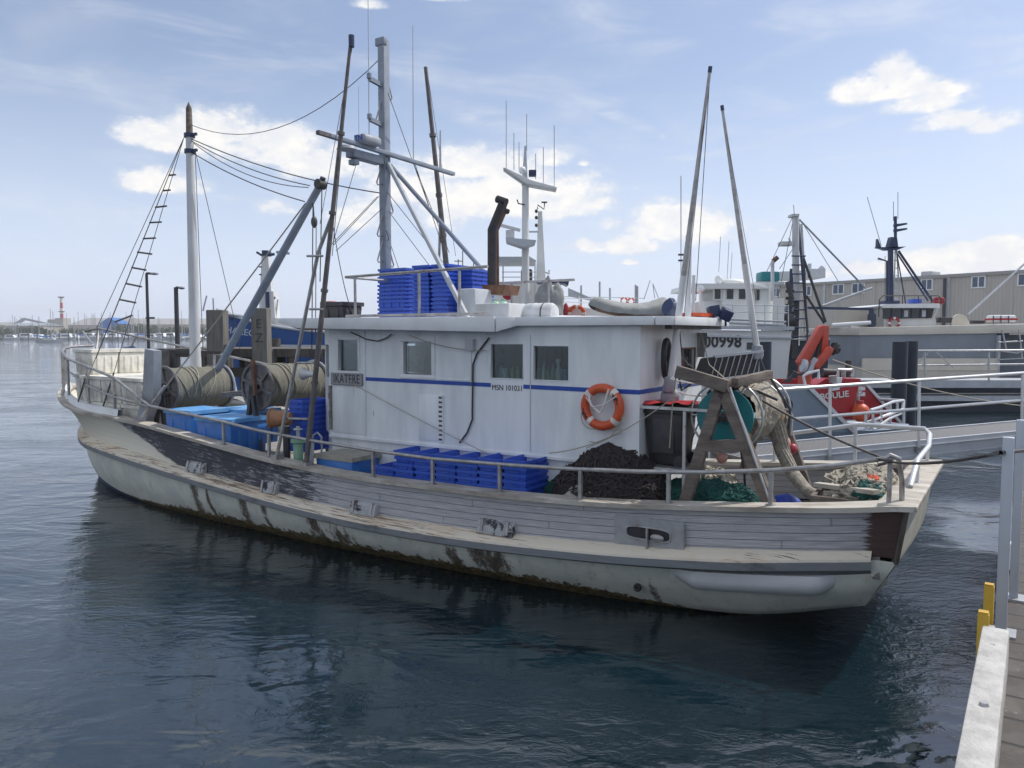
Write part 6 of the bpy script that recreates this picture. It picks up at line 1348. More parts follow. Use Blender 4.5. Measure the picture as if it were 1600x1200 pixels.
# grey vessel on the right
DG = 30.0
q = G(1292, DG+3); gs = thing('grey_vessel', frame((q.x, q.y, 0), 0), 'long grey vessel with cream rail band and black mast at the right', 'ship')
X0 = 0; X1 = G(1558, DG).x-q.x; X2 = G(1760, DG).x-q.x
zA_ = P(1400, 507, DG).z; zB_ = P(1400, 522, DG).z; zC_ = P(1400, 560, DG).z; zD_ = P(1400, 594, DG).z
sub('cream_band', 'shipcream', gs, lambda m: m.prism([(X0, -3, zB_-.05), (X0, -3, zA_-.12), (X2, -3, zA_+.12), (X2, -3, zB_+.1)], (0, 6, 0)), bevel=.03)
sub('hull', 'shipgrey', gs, lambda m: m.box((X0+.1, -2.9, zC_-.3), (X1, 2.8, zB_+.02)))
sub('lower_hull', 'shipcream', gs, lambda m: (m.box((X0+.15, -3.05, zD_), (X1, 2.85, zC_)), m.box((X0+.15, -3.08, zD_+(zC_-zD_)*.45), (X1, -3.05, zD_+(zC_-zD_)*.48))))
sub('dark_underbody', 'boot', gs, lambda m: m.box((X0+.3, -2.7, -.8), (X2, 2.7, zD_+.0)))  # plain dark box from the cream band down below the water
sub('aft_hull', 'shipgrey', gs, lambda m: m.box((X1+.02, -1.4, zD_), (X2, 2.8, zA_-.4)))
sub('mooring_band', 'ltgrey', gs, lambda m: m.box((X1, -3.06, zD_+.1), (X1+.08, -2.9, zC_+.9)))
for i, (pts) in enumerate((((1560,535),(1598,533)),((1560,548),(1590,552),(1600,545)),((1560,562),(1600,560)),((1566,515),(1572,545)),((1592,515),(1597,560)))): wsub('stern_rail', 'galv', gs, lambda m: ptube(m, pts, DG-.2, .03))
wsub('small_boat_bow', 'navy', gs, lambda m: m.prism([P(1557,520,DG+.3), P(1578,520,DG+.3), P(1571,534,DG+.3), P(1560,540,DG+.3)], (0, .8, 0)))
gwh = wsub('wheelhouse', 'shipwhite', gs, lambda m: m.prism([P(1381,512,DG+1.2), P(1380,478,DG+1.2), P(1468,478,DG+1.2), P(1462,497,DG+1.2), P(1464,512,DG+1.2)], (0, 3, 0)))
wsub('wheelhouse_roof', 'white', gwh, lambda m: m.prism([P(1376,478,DG+.9), P(1385,475,DG+.9), P(1468,474,DG+.9), P(1469,481,DG+.9), P(1380,481,DG+.9)], (0, 3.4, 0)))
wsub('window_band', 'glassdark', gwh, lambda m: m.prism([P(1380,482,DG+1.14), P(1460,482,DG+1.14), P(1456,497,DG+1.14), P(1380,498,DG+1.14)], (0, .05, 0)))
for x_ in (1393,1409,1424,1438,1448): wsub('window_bar', 'navy', gwh, lambda m: pbox(m, x_, 482, x_+1.6, 497, DG+1.1, .05))
for x_ in (1413, 1441): wsub('window_notice', 'ltgrey', gwh, lambda m: pbox(m, x_-.5, 485, x_+6, 495, DG+1.12, .02))
wsub('railing', 'dark', gwh, lambda m: (ptube(m, ((1373,495),(1374,468),(1380,462),(1466,462),(1470,466),(1471,474)), DG+1, .022), [ptube(m, ((x_,462),(x_,475)), DG+1, .02) for x_ in (1410,1435,1455)]))
wsub('ladder', 'galv', gwh, lambda m: (ptube(m, ((1457,498),(1463,482)), DG+.9, .025), ptube(m, ((1461,498),(1467,482)), DG+.9, .025)))
wsub('deck_crate', 'blue', gwh, lambda m: pbox(m, 1427, 467, 1441, 474, DG+1.4, .5), bevel=.02)
wsub('line_spool', 'redfl', gwh, lambda m: [m.torus(P(1464+i*3, 470, DG+1.2), .12, .035, (.4, 1, .1*i), 16, 6) for i in range(3)])
gm_ = wsub('mast', 'navy', gs, lambda m: (m.beam(P(1391.5,474,DG+1.6), P(1391.5,388,DG+1.6), .16, .16), pbox(m, 1383, 470, 1406, 476, DG+1.4, .5), m.prism([P(1388,388,DG+1.5), P(1393,370,DG+1.5), P(1402,372,DG+1.5), P(1404,388,DG+1.5)], (0, .3, 0)), m.beam(P(1399,388,DG+1.6), P(1399,338,DG+1.6), .09, .09)))
wsub('cross_arm', 'navy', gm_, lambda m: (m.prism([P(1370,386,DG+1.5), P(1395,386,DG+1.5), P(1416,385,DG+1.5), P(1404,390,DG+1.5), P(1385,391,DG+1.5)], (0, .25, 0)), m.prism([P(1371,388,DG+1.5), P(1372,373,DG+1.5), P(1377,386,DG+1.5)], (0, .2, 0))))
for y_ in (350, 358): wsub('lamp_arm', 'navy', gm_, lambda m: m.prism([P(1399,y_,DG+1.5), P(1417,y_-2,DG+1.5), P(1418,y_+.5,DG+1.5), P(1400,y_+4.5,DG+1.5)], (0, .2, 0)))
for pts, r_ in ((((1404,392),(1458,472)),.05),(((1402,396),(1450,470)),.035),(((1372,404),(1386,408),(1386,474)),.045),(((1402,400),(1415,474)),.025)): wsub('stay_leg', 'navy', gm_, lambda m: ptube(m, pts, DG+1.5, r_))
wsub('lattice', 'galv', gm_, lambda m: (ptube(m, ((1399,390),(1396,470)), DG+1.7, .03), ptube(m, ((1401,390),(1406,470)), DG+1.7, .03), [ptube(m, ((1397,y_),(1404,y_)), DG+1.7, .02) for y_ in range(395, 470, 12)]))
for pts in (((1377,384),(1355,308)),((1396,345),(1396,315)),((1403,342),(1403,300)),((1383,400),(1383,470))): wsub('antenna', 'dark', gm_, lambda m: ptube(m, pts, DG+1.6, .012, 5))
wsub('net_reel', 'shipcream', gs, lambda m: (ptube(m, ((1485,506),(1512,506)), DG+1.2, .12), m.lathe([(0, 0), (.34, 0), (.34, .12), (0, .12)], P(1500, 504, DG+1), (0, 1, 0), 24)))
wsub('deck_gear', 'dark', gs, lambda m: (m.bc(P(1475, 500, DG+1.2), (.5, .4, .22)), m.bc(P(1390-28, 500, DG+1.2), (.2, .4, .5)), m.bc(P(1330, 506, DG+1), (.7, .3, .12)), m.bc(P(1527, 503, DG+1.4), (.5, .3, .14))), bevel=.04)
wsub('deck_house', 'shipcream', gs, lambda m: pbox(m, 1300, 482, 1360, 508, DG+1.8, 1.5)); wsub('davit_beam', 'navy', gs, lambda m: m.beam(P(1262,481,DG+1), P(1362,483,DG+1), .1, .1)); wsub('davit_leg', 'navy', gs, lambda m: m.beam(P(1361,481,DG+1), P(1362,512,DG+1), .13, .13))
wsub('boom', 'steelw', gs, lambda m: ptube(m, ((1513,491),(1620,395)), DG+.8, .04)); wsub('gunwale_pipe', 'white', gs, lambda m: ptube(m, ((1300,508),(1360,504)), DG-.1, .07))
for (x_, y_) in ((1549,499),): pass
rf_ = thing('liferaft_canister', frame(P(1564, 503, DG+.6), 0), 'red and white liferaft canister on the grey vessel at the right edge', 'liferaft')
wsub('shell', 'white', rf_, lambda m: m.beam(P(1545,498,DG+.8), P(1583,498,DG+.8), .5, .28), bevel=.08); wsub('red_band', 'red', rf_, lambda m: m.beam(P(1544.6,499,DG+.8), P(1583.4,499,DG+.8), .52, .08)); wsub('strap', 'dark', rf_, lambda m: [m.beam(P(x_,493,DG+.52), P(x_,505,DG+.52), .02, .03) for x_ in (1552,1564,1576)])
q = P(1397, 505, DG+1.05); o = thing('lifebuoy', frame(q, 0), 'red and white lifebuoy below the wheelhouse windows of the grey vessel', 'lifebuoy'); sub('ring', 'red', o, lambda m: m.torus((0, 0, 0), .2, .05, (0, 1, 0), 32, 8))
for a in (45, 135, 225, 315): sub('band', 'white', o, lambda m: m.torus((0, 0, 0), .2, .054, (0, 1, 0), 6, 8, (a-12, a+12)))

# piles, floating walkway with rails behind the gangway
for px, yt, D_, r_, lab in ((1406,534,20.4,.19,'left one of the pair of thick black piles at the right'),(1424,533,21.0,.16,'right one of the pair of thick black piles at the right'),(1326,563,26,.1,'short thin timber pile between the red crane and the black piles')):
    tag(wsub('mooring_pile', 'boot' if r_ > .12 else 'pile', None, lambda m: (m.tube([G(px, D_, -3), G(px, D_, P(px, yt, D_).z)], r_, 20))), lab, 'pile')
fw = thing('floating_walkway', frame(G(1180, 27.6), 0), 'white edged walkway with handrails beyond the black piles', 'walkway')
def P2(x, y): return P(x, y, 27.5)
wsub('deck_edge', 'ltgrey', fw, lambda m: (m.box((P2(1120, 0).x, 27.5, P2(0, 606).z), (P2(1800, 0).x, 28.9, P2(0, 594).z)))); wsub('lower_edge', 'ltgrey', fw, lambda m: m.box((P2(1120, 0).x, 27.6, P2(0, 627).z), (P2(1700, 0).x, 28.9, P2(0, 619).z))); wsub('float', 'boot', fw, lambda m: m.box((P2(1130, 0).x, 27.9, -.3), (P2(1650, 0).x, 28.8, P2(0, 628).z)))
wsub('handrail', 'galv', fw, lambda m: (ptube(m, ((1428,560),(1429,551),(1434,548),(1700,547)), 27.5, .04), ptube(m, ((1430,571),(1700,568)), 27.5, .03)))
wsub('handrail', 'galv', fw, lambda m: (ptube(m, ((1192,572),(1241,573)), 27.5, .04),))
for x_ in (1194,1205,1445,1545,1640): wsub('rail_post', 'galv', fw, lambda m: ptube(m, ((x_,550 if x_ > 1300 else 573),(x_,594)), 27.5, .035))
wsub('brace', 'galv', fw, lambda m: (ptube(m, ((1430,570),(1450,552)), 27.5, .025), ptube(m, ((1463,550),(1490,575)), 27.5, .02)))

# red and grey boat with crane
DR = 14.0
rq = G(1150, DR+1.2); RF = frame((rq.x, rq.y, 0), 0); rs = thing('red_workboat', RF, 'grey sided workboat with red inner bulwark and white bow rails behind the gangway', 'workboat')
nb_ = [P(1195,603,DR), P(1262,604,DR), P(1332,673,DR)]
bx = P(1415, 668, DR+1.0)
mb = MB(); z0_ = P(1262, 604, DR).z; z1_ = P(1332, 673, DR).z
mb.prism([P(1150,604,DR), P(1262,604,DR), P(1331,673,DR), Vector((P(1331,673,DR).x, DR, z1_-.03)), Vector((P(1150,604,DR).x, DR, z1_-.03))], (0, .05, 0)); mb.build('near_bulwark', M['shipgrey'].name and mat('pale_grey_hull', (.25,.31,.38), .5, col2=(.2,.25,.31), sc=1.5, amt=.8, col3=(.3,.36,.42), sc3=4), rs, F=I4)
wsub('bulwark_edge', 'steelw', rs, lambda m: (m.beam(P(1262,603,DR-.01), P(1333,674,DR-.01), .08, .07), m.beam(P(1165,602,DR), P(1262,603,DR), .08, .05)))
wsub('bulwark_stiffener', 'pale', rs, lambda m: (m.tube([P(1205,611,DR-.02), P(1250,612,DR-.02)], .03, 8), m.tube([P(1190,650,DR-.02), P(1290,650,DR-.02)], .03, 8))) if False else None
wsub('mooring_port', 'black', rs, lambda m: m.lathe([(0, 0), (.14, 0), (.14, .03)], P(1227, 633, DR-.01), (0, 1, 0), 20))
# lower hull, pointed at the bow
rows = []
for i in range(31):
    u = i/30; x = P(1150, 0, DR).x+(bx.x+.1-P(1150, 0, DR).x)*u; w_ = 1.05*(1-max(0, (u-.62)/.38)**2.2); cy = DR+1.05
    rows.append([Vector((x, cy-w_, z1_)), Vector((x-.3*u, cy-w_*.85, .4)), Vector((x-.5*u, cy-w_*.5, -.4)), Vector((x-.5*u, cy+w_*.5, -.4)), Vector((x-.3*u, cy+w_*.85, .4)), Vector((x, cy+w_, z1_))])
mb = MB(); mb.grid(rows, close=True); mb.build('hull', bpy.data.materials['pale_grey_hull'], rs, F=I4, smooth=40)
D2 = DR+2.0
wsub('far_bulwark', 'red', rs, lambda m: m.prism([P(1215,592,D2), P(1332,592,D2), P(1344,594,D2), P(1352,599,D2), P(1410,664,D2), P(1215,672,D2)], (0, .06, 0)))
wsub('bulwark_edge', 'steelw', rs, lambda m: m.beam(P(1352,599,D2-.02), P(1411,665,D2-.02), .06, .06))
wsub('red_house', 'red', rs, lambda m: m.prism([P(1268,606,DR+1.1), P(1290,592,DR+1.1), P(1345,592,DR+1.1), P(1330,645,DR+1.1), P(1300,640,DR+1.1)], (0, .5, 0)))
mb = MB(); mb.text('BOULIE', .17, Matrix.Translation(P(1304, 618, DR+1.07)) @ Matrix.Rotation(-.12, 4, 'Y') @ Matrix.Rotation(math.pi/2, 4, 'X'), .006, 1, .003); mb.build('boat_name', M['white2'], rs, F=I4)
wsub('white_hatch', 'white', rs, lambda m: m.prism([P(1304,590,DR+1.0), P(1317,590,DR+1.0), P(1312,609,DR+1.0), P(1300,611,DR+1.0)], (0, .05, 0)), bevel=.01)
for y_ in (604, 613): wsub('white_notice', 'white', rs, lambda m: pbox(m, 1343, y_, 1352, y_+6, D2-.02, .02))
wsub('anchor', 'galv', rs, lambda m: (m.tube([P(1340,603,D2-.15), P(1341,625,D2-.15)], .035, 8), m.tube([P(1334,608,D2-.15), P(1338,618,D2-.15), P(1347,612,D2-.15)], .03, 6)))
wsub('bollard', 'rust', rs, lambda m: m.tube([P(1330,640,D2-.4), P(1335,606,D2-.4)], .07, 10))
wsub('bow_rail', 'steelw', rs, lambda m: (m.tube([P(1318,661,DR+.2), P(1350,662,DR+.1), P(1382,650,DR+.6), P(1410,640,DR+1.1), P(1412,628,DR+1.2)], .03, 8), m.tube([P(1360,641,DR+.1), P(1374,637,DR+.3), P(1395,642-14,DR+1), P(1412,626,DR+1.2), P(1375,624,D2)], .03, 8), m.tube([P(1365,671,DR+.1), P(1388,655,DR+.6), P(1408,646,DR+1.1)], .025, 8)))
for x_, y0_, y1_, D_ in ((1353,645,672,DR+.1),(1364,641,672,DR+.2),(1377,636,672,DR+.5),(1391,632,668,DR+.8),(1412,627,664,DR+1.2),(1402,630,645,DR+1.0)): wsub('rail_post', 'steelw', rs, lambda m: ptube(m, ((x_,y0_),(x_,y1_)), D_, .025))
wsub('deck_rail', 'steelw', rs, lambda m: m.tube([P(1258,602,DR+.3), P(1255,588,DR+.3), P(1262,583,DR+.3), P(1279,579,DR+.3), P(1279,592,DR+.3)], .03, 8)); wsub('deck_rail', 'steelw', rs, lambda m: m.tube([P(1309,592,DR+1.3), P(1310,578,DR+1.3), P(1333,578,DR+1.3), P(1331,588,DR+1.3)], .04, 8))
wsub('fairlead', 'rail', rs, lambda m: (m.tube([P(1302,598,DR+.9), P(1301,587,DR+.9)], .08, 12), m.tube([P(1318,590,DR+1.2), P(1318,578,DR+1.2)], .05, 8)))
q = P(1345, 645, DR+1.0); bu = thing('orange_buoy', frame(q, 0), 'big orange buoy lying against the red bulwark of the workboat', 'buoy'); sub('ball', 'orange', bu, lambda m: m.sph((0, 0, 0), .175, (.95, 1, 1.08))); sub('eye', 'redfl', bu, lambda m: m.tube([(0, 0, .16), (.0, 0, .24)], .05, 10))
ck = wsub('crane', 'crane', rs, lambda m: m.prism([P(1248,566,DR+.8), P(1281,511,DR+.8), P(1286,508,DR+.8), P(1296,509,DR+.8), P(1295,543,DR+.8), P(1284,550,DR+.8), P(1286,524,DR+.8), P(1262,570,DR+.8), P(1252,572,DR+.8)], (0, .22, 0)), bevel=.015)
wsub('crane_jib', 'crane', ck, lambda m: m.prism([P(1273,572,DR+.6), P(1297,541,DR+.6), P(1304,545,DR+.6), P(1300,555,DR+.6), P(1280,578,DR+.6)], (0, .2, 0)), bevel=.02)
wsub('crane_base', 'crane', ck, lambda m: (m.tube([P(1252,572,DR+.9), P(1275,572,DR+.9)], .12, 16), m.tube([P(1257,602,DR+1), P(1258,570,DR+1)], .13, 12))); wsub('crane_pivot', 'ltgrey', ck, lambda m: (m.tube([P(1253,571,DR+.74), P(1259,572,DR+.74)], .125, 16), m.beam(P(1263,582,DR+.7), P(1275,560,DR+.7), .1, .08)))
wsub('crane_ram', 'dark', ck, lambda m: m.tube([P(1284,528,DR+.9), P(1276,562,DR+.9)], .05, 8)); wsub('crane_hook', 'black', ck, lambda m: (m.sph(P(1305,545,DR+.7), .1, (.9, .8, 1.2), jit=.4), m.tube([P(1303,536,DR+.7), P(1310,550,DR+.7)], .04, 8)))
wsub('hose_bundle', 'dark', rs, lambda m: [m.tube([P(1222+i*3,597,DR+.4), P(1240,588-i*2,DR+.4), P(1254,583+i,DR+.4)], .02, 6) for i in range(5)])
wsub('winch_drum', 'dark', rs, lambda m: m.tube([P(1285,582,DR+1.6), P(1318,584,DR+1.6)], .09, 12))

# ------------------------------------------------------------------ beige warehouse
A_ = G(1188, 76); B_ = G(1680, 54.5); A_.z = B_.z = 0; wa = math.atan2(B_.y-A_.y, B_.x-A_.x); WHF = frame(A_, wa); WLn = (B_-A_).length
wz = P(1600, 422, 57.6).z
wr = thing('warehouse', WHF, 'long beige two storey warehouse with small windows behind the ships on the right', 'warehouse')
m, t, b = pmat('warehouse_cladding'); co = t.obj(); x_, y_, z_ = t.sep(co)
n1_ = t.noise(t.mapping(co, (1, 1, .08)), 1.6, 6, .7); n2_ = t.noise(co, .25, 4, .6); rb_ = t.sstep(t.math('SINE', t.math('MULTIPLY', x_, 24.0)), .55, .95)
c = t.mix(n2_, (.4,.38,.35), (.5,.48,.45)); c = t.mix(t.math('MULTIPLY', t.sstep(n1_, .5, .72), .5), c, (.19,.16,.13)); c = t.mix(t.math('MULTIPLY', rb_, .22), c, (.16,.14,.12))
t.link(c, b.inputs['Base Color']); b.inputs['Roughness'].default_value = .75
sub('wall', m, wr, lambda mm: mm.box((0, 0, .5), (WLn, 14, wz-.25)))
sub('parapet', 'roofsh', wr, lambda mm: (mm.box((-.3, -.18, wz-.25), (WLn+.3, 14.2, wz))))
def wx(px): return solve(WHF, px, 450, y=0).x
zw0, zw1 = P(1530, 449, 60.5).z, P(1530, 434, 60.5).z
for x0, x1 in ((1209,1218),(1256,1267),(1303,1318),(1333,1350),(1441,1456),(1520,1538),(1592,1612)):
    a, c_ = wx(x0), wx(x1); fr_ = sub('window', 'white', wr, lambda mm: mm.box((a-.1, -.08, zw0-.1), (c_+.1, 0, zw1+.1)))
    sub('pane', mat('office_glass', (.05,.08,.14), .1, col2=(.12,.16,.22), sc=1.5) if 'og' not in used else used['og'], fr_, lambda mm: (mm.box((a, -.1, zw0), ((a+c_)/2-.05, -.04, zw1)), mm.box(((a+c_)/2+.05, -.1, zw0), (c_, -.04, zw1)))); used['og'] = bpy.data.objects[fr_.name].children[0].data.materials[0]
for px in (1289, 1483): a = wx(px); sub('downpipe', 'ltgrey', wr, lambda mm: mm.box((a-.1, -.15, 1), (a+.1, 0, wz-.25)))
a = wx(1480); sub('flue', 'dark', wr, lambda mm: mm.box((a-.1, -.5, 3), (a+.08, -.3, P(1480, 436, 62).z)))
a = wx(1550); sub('roof_vent', 'galv', wr, lambda mm: mm.box((wx(1428), 1, wz-.05), (wx(1446), 2.5, wz+.45)), bevel=.1)
tag(wsub('far_roof_gear', 'ltgrey', None, lambda m: (pbox(m, 1222, 424, 1266, 436, 80, 3), pbox(m, 1262, 420, 1290, 434, 80, 3.5), ptube(m, ((1265,430),(1265,412)), 81, .2), ptube(m, ((1280,424),(1286,418)), 81, .3))), 'pale bridge of a ship just above the left end of the warehouse', 'ship bridge')
# quay behind the ships
mb = MB(); mb.box((G(1150, 44).x, 44, -1), (90, 140, 1.3)); tag(mb.build('quay', M['concrete'], F=I4), kind='structure')

# ------------------------------------------------------------------ jetty, piles and blue ship on the left
jt = thing('timber_jetty', frame(G(235, 20.5), 0), 'dark timber jetty on piles behind the bow and foredeck', 'jetty')
JD = 20.5; jz = P(300, 545, JD).z
sub('deck', 'pile', jt, lambda m: m.box((0, 0, jz-.22), (6.3, 3.2, jz))); sub('waler', 'pile', jt, lambda m: m.box((0, -.12, jz-.75), (6.3, 0, jz-.5)))
for i in range(6):
    for y in (.15, 3.0): sub('pile', 'pile', jt, lambda m: m.tube([(.3+i*1.15, y, -3), (.3+i*1.15, y, jz-.2)], .14, 12))
for i in range(4): sub('tyre_block', 'black', jt, lambda m: m.bc((.6+i*1.3, -.2, jz-.25), (.28, .2, .5)), bevel=.04)
for px0, px1, yt, D_, lab in ((323,350,484,19.6,'left one of the two tall square timber piles behind the foredeck'),(393,418,481,19.8,'right one of the two tall timber piles, marked with dark numerals')):
    a = G(px0, D_); c_ = G(px1, D_); zt_ = P(px0, yt, D_).z; o = thing('timber_pile', frame(((a.x+c_.x)/2, D_+.2, 0), 0), lab, 'pile'); w_ = c_.x-a.x
    sub('shaft', mat('silvered_timber', (.17,.165,.15), .9, col2=(.1,.095,.085), sc=3, amt=.9, bump=.6, bsc=12, stretch=(5, 5, .5)), o, lambda m: m.box((-w_/2, -.2, -3), (w_/2, .2, zt_)), bevel=.03)
    if px0 > 380:
        mb = MB(); mb.text('E', .34, Matrix.Translation((0, -.204, zt_-.42)) @ Matrix.Rotation(math.pi/2, 4, 'X'), .003); mb.text('Z', .34, Matrix.Translation((0, -.204, zt_-.78)) @ Matrix.Rotation(math.pi/2, 4, 'X'), .003); mb.build('pile_mark', M['dark'], o)
for (px, D_, yt, r_), lab in (((233,40,427,.1),'tall thin lamp post rising behind the rope ladder'),((278,34,449,.13),'dark pole with short arm left of the foremast')):
    q = G(px, D_); zt_ = P(px, yt, D_).z; o = thing('street_lamp', frame(q, 0), lab, 'lamp post')
    sub('pole', 'dark', o, lambda m: m.tube([(0, 0, -2), (0, 0, zt_)], r_, 10, r1=r_*.7)); sub('arm', 'dark', o, lambda m: m.tube([(0, 0, zt_), (.35 if px < 250 else .22, 0, zt_-.02)], .06 if px < 250 else .05, 8)); sub('lamp_head', 'greyp', o, lambda m: m.sph((.4 if px < 250 else .25, 0, zt_-.02), .14, (1.6 if px < 250 else 1, 1, .5)))
    if px < 250: sub('bracket', 'dark', o, lambda m: m.tube([(-.1, 0, zt_-2.3), (.35, 0, zt_-2.3)], .05, 6))
DB = 36.0
q = G(560, DB+3.0); bs = thing('blue_ship', frame((q.x, q.y, 0), math.pi+.12), 'blue hulled fishing ship with white tapered mast beyond the jetty', 'ship')
Lb = q.x-G(322, DB).x
hull_parts(bs, Lb-.4, 5.0, 2.9, 4.05, 'shipblue', rake=1.0, pw=2.6, capr=.07)
sub('rub_strake', 'ltgrey', bs, lambda m: m.beam((0, 2.62, 2.25), (Lb*.7, 2.5, 2.3), .1, .1)); sub('rub_strake', 'boot', bs, lambda m: m.box((0, 2.4, -.3), (Lb*.72, 2.58, 1.4)))
mb = MB(); mb.text('VWHAKECAB', .42, Matrix.Translation(P(372, 518, DB-.12)) @ Matrix.Rotation(.14, 4, 'Y') @ Matrix.Rotation(math.pi/2, 4, 'X'), .01); mb.build('ship_name', M['ltgrey'], bs, F=I4)
bmst = wsub('mast', 'shipwhite', bs, lambda m: (m.prism([P(404,505,DB+2), P(409,393,DB+2), P(418,395,DB+2), P(424,455,DB+2), P(426,505,DB+2)], (0, .4, 0)), m.prism([P(418,505,DB+1.8), P(421,455,DB+1.8), P(427,455,DB+1.8), P(431,512,DB+1.8), P(418,512,DB+1.8)], (0, .8, 0))))
wsub('mast_cap', 'navy', bmst, lambda m: pbox(m, 409, 391, 418, 399, DB+1.9, .6)); wsub('mast_slot', 'navy', bmst, lambda m: pbox(m, 415, 456, 420, 481, DB+1.72, .1))
wsub('lamp_arm', 'navy', bmst, lambda m: (m.beam(P(401,394,DB+2), P(409,399,DB+2), .1, .1), m.beam(P(418,399,DB+2), P(429,397,DB+2), .1, .12), m.beam(P(424,467,DB+1.9), P(430,465,DB+1.9), .1, .1), m.beam(P(417,435,DB+1.9), P(422,436,DB+1.9), .2, .12)))
for y_ in (417, 429): wsub('step', 'dark', bmst, lambda m: m.beam(P(405,y_,DB+2), P(409,y_,DB+2), .06, .06))
wsub('deck_house', 'shipwhite', bs, lambda m: m.prism([P(430,515,DB+1.5), P(430,497,DB+1.5), P(450,499,DB+1.5), P(463,510,DB+1.5), P(465,516,DB+1.5)], (0, 2, 0)))
wsub('fore_rail', 'ltgrey', bs, lambda m: ptube(m, ((350,490),(392,496)), DB+1, .05))
for pts_, d_ in ((((317,486),(323,462)),1),(((334,488),(333,466)),1.5),(((430,505),(434,468)),2)): wsub('pole', 'ltgrey', bs, lambda m: ptube(m, pts_, DB+d_, .04))
wsub('deck_bundle', 'navy', bs, lambda m: (m.sph(P(372, 497, DB+1.5), .3, (1.4, 1, .6)), m.sph(P(388, 497, DB+1.5), .3, (1.6, 1, .5))))
for x_ in (357, 432): tag(wsub('short_pile', 'pile', None, lambda m: m.tube([G(x_, 25, -3), G(x_, 25, P(x_, 529, 25).z)], .14, 10)), f'short pale post in front of the blue ship, {"left of the marked pile" if x_ < 400 else "right of the marked pile"}', 'post')

# ------------------------------------------------------------------ far marina
DM = 430.0
mb = MB(); mb.box((-700, 452, -1), (420, 900, 1.4)); tag(mb.build('far_shore', M['concrete'], F=I4), kind='structure')
mb = MB(); mb.box((G(0, 449).x-60, 449, .1), (G(420, 449).x, 450.5, .7)); tag(mb.build('breakwater', M['pile'], F=I4), 'low dark floating breakwater along the far marina', 'breakwater')
def shed(x0, x1, yt, ye, D_, dep, lab, mr='roofsh', mw='shed', gable=False):
    a = P(x0, ye, D_); c_ = P(x1, ye, D_); zt_ = P(x0, yt, D_).z; o = thing('warehouse', frame((a.x, D_, 1.4), 0), lab, 'warehouse'); W_ = c_.x-a.x; ze = a.z-1.4; zr = zt_-1.4
    sub('wall', mw, o, lambda m: m.box((0, 0, -.5), (W_, dep, ze)))
    if gable: sub('roof', mr, o, lambda m: m.prism([(-.5, -.5, ze), (W_/2, -.5, zr), (W_+.5, -.5, ze)], (0, dep, 0)))
    else: sub('roof', mr, o, lambda m: m.prism([(-.6, -.8, ze), (-.6, dep/2, zr), (-.6, dep+.8, ze)], (W_+1.2, 0, 0)))
    for i in range(int(W_//14)): sub('door', 'dark', o, lambda m: m.box((4+i*14, -.1, -.2), (8+i*14, 0, min(ze*.7, 4))))
    return o
shed(106, 182, 495.5, 508, 520, 50, 'long pale roofed shed at the far marina, left of the blue shed')
shed(190, 330, 496.5, 507, 540, 50, 'widest pale roofed shed on the far shore, behind the rope ladder')
shed(8, 58, 504, 509, 500, 30, 'low dark roofed shed at the far left shore', 'greyp')
shed(156, 186, 496, 506, 470, 14, 'bright blue gabled shed at the far marina', 'binblue', 'binblue', True)
shed(-60, 8, 503, 508, 560, 30, 'low grey shed at the left edge of the far shore')
o = thing('silo_block', frame(G(88, 560, 1.4), 0), 'grey industrial block beside the striped chimney', 'industrial building')
sub('tower', 'shed', o, lambda m: m.box((0, 0, 0), (6, 10, P(88, 497, 560).z-1.4))); sub('tower', 'concrete', o, lambda m: m.box((-6.5, 2, 0), (-1, 10, P(88, 499, 560).z-1.4))); sub('conveyor', 'greyp', o, lambda m: (m.beam((-32, 3, 8), (-24, 3, 13), 2, 2), m.beam((-24, 3, 13), (-6, 3, 9), 1.6, 1.6)))
o = thing('chimney', frame(G(99, 600, 1.4), 0), 'tall red and white banded chimney on the far shore', 'chimney')
hc_ = P(99, 464, 600).z-1.4
for i in range(7): sub('band', 'red' if i % 2 else 'cream', o, lambda m: m.tube([(0, 0, hc_*i/7), (0, 0, hc_*(i+1)/7)], 1.5-.08*i, 14, r1=1.42-.08*i))
sub('gallery', 'dark', o, lambda m: (m.tube([(0, 0, hc_-.6), (0, 0, hc_+.2)], 2.3, 14), m.tube([(0, 0, hc_*.62), (0, 0, hc_*.64)], 2.2, 14)))
rt = random.Random(4)
def far_tree(px, D_, h, wd, lab):
    o = thing('tree', frame(G(px, D_, 1.4), 0), lab, 'tree', 'trees on the far shore'); mb = MB(); mb.tube([(0, 0, 0), (.1, 0, h*.5)], .35, 7, r1=.2); mb.build('trunk', M['pile'], o)
    mb = MB()
    cl_2 = [(rt.uniform(-.5, .5)*wd, rt.uniform(-.4, .4)*wd, rt.uniform(.35, .8)*h, rt.uniform(.2, .34)*wd) for _ in range(9)]
    for cx, cy, cz, cr_ in cl_2:
        for _ in range(60):
            d = Vector((rt.gauss(0, 1), rt.gauss(0, 1), rt.gauss(0, 1))).normalized()*cr_*rt.uniform(.6, 1.1); p = Vector((cx, cy, cz))+Vector((d.x, d.y, d.z*.75)); e1 = Vector((rt.gauss(0, 1), rt.gauss(0, 1), rt.gauss(0, 1))).normalized()*.8; e2 = e1.cross(Vector((rt.gauss(0, 1), rt.gauss(0, 1), rt.gauss(0, 1)))).normalized()*.7
            mb.add([p, p+e1, p+e1+e2, p+e2], [(0, 1, 2, 3)])
    mb.build('crown', M['leaf'], o)
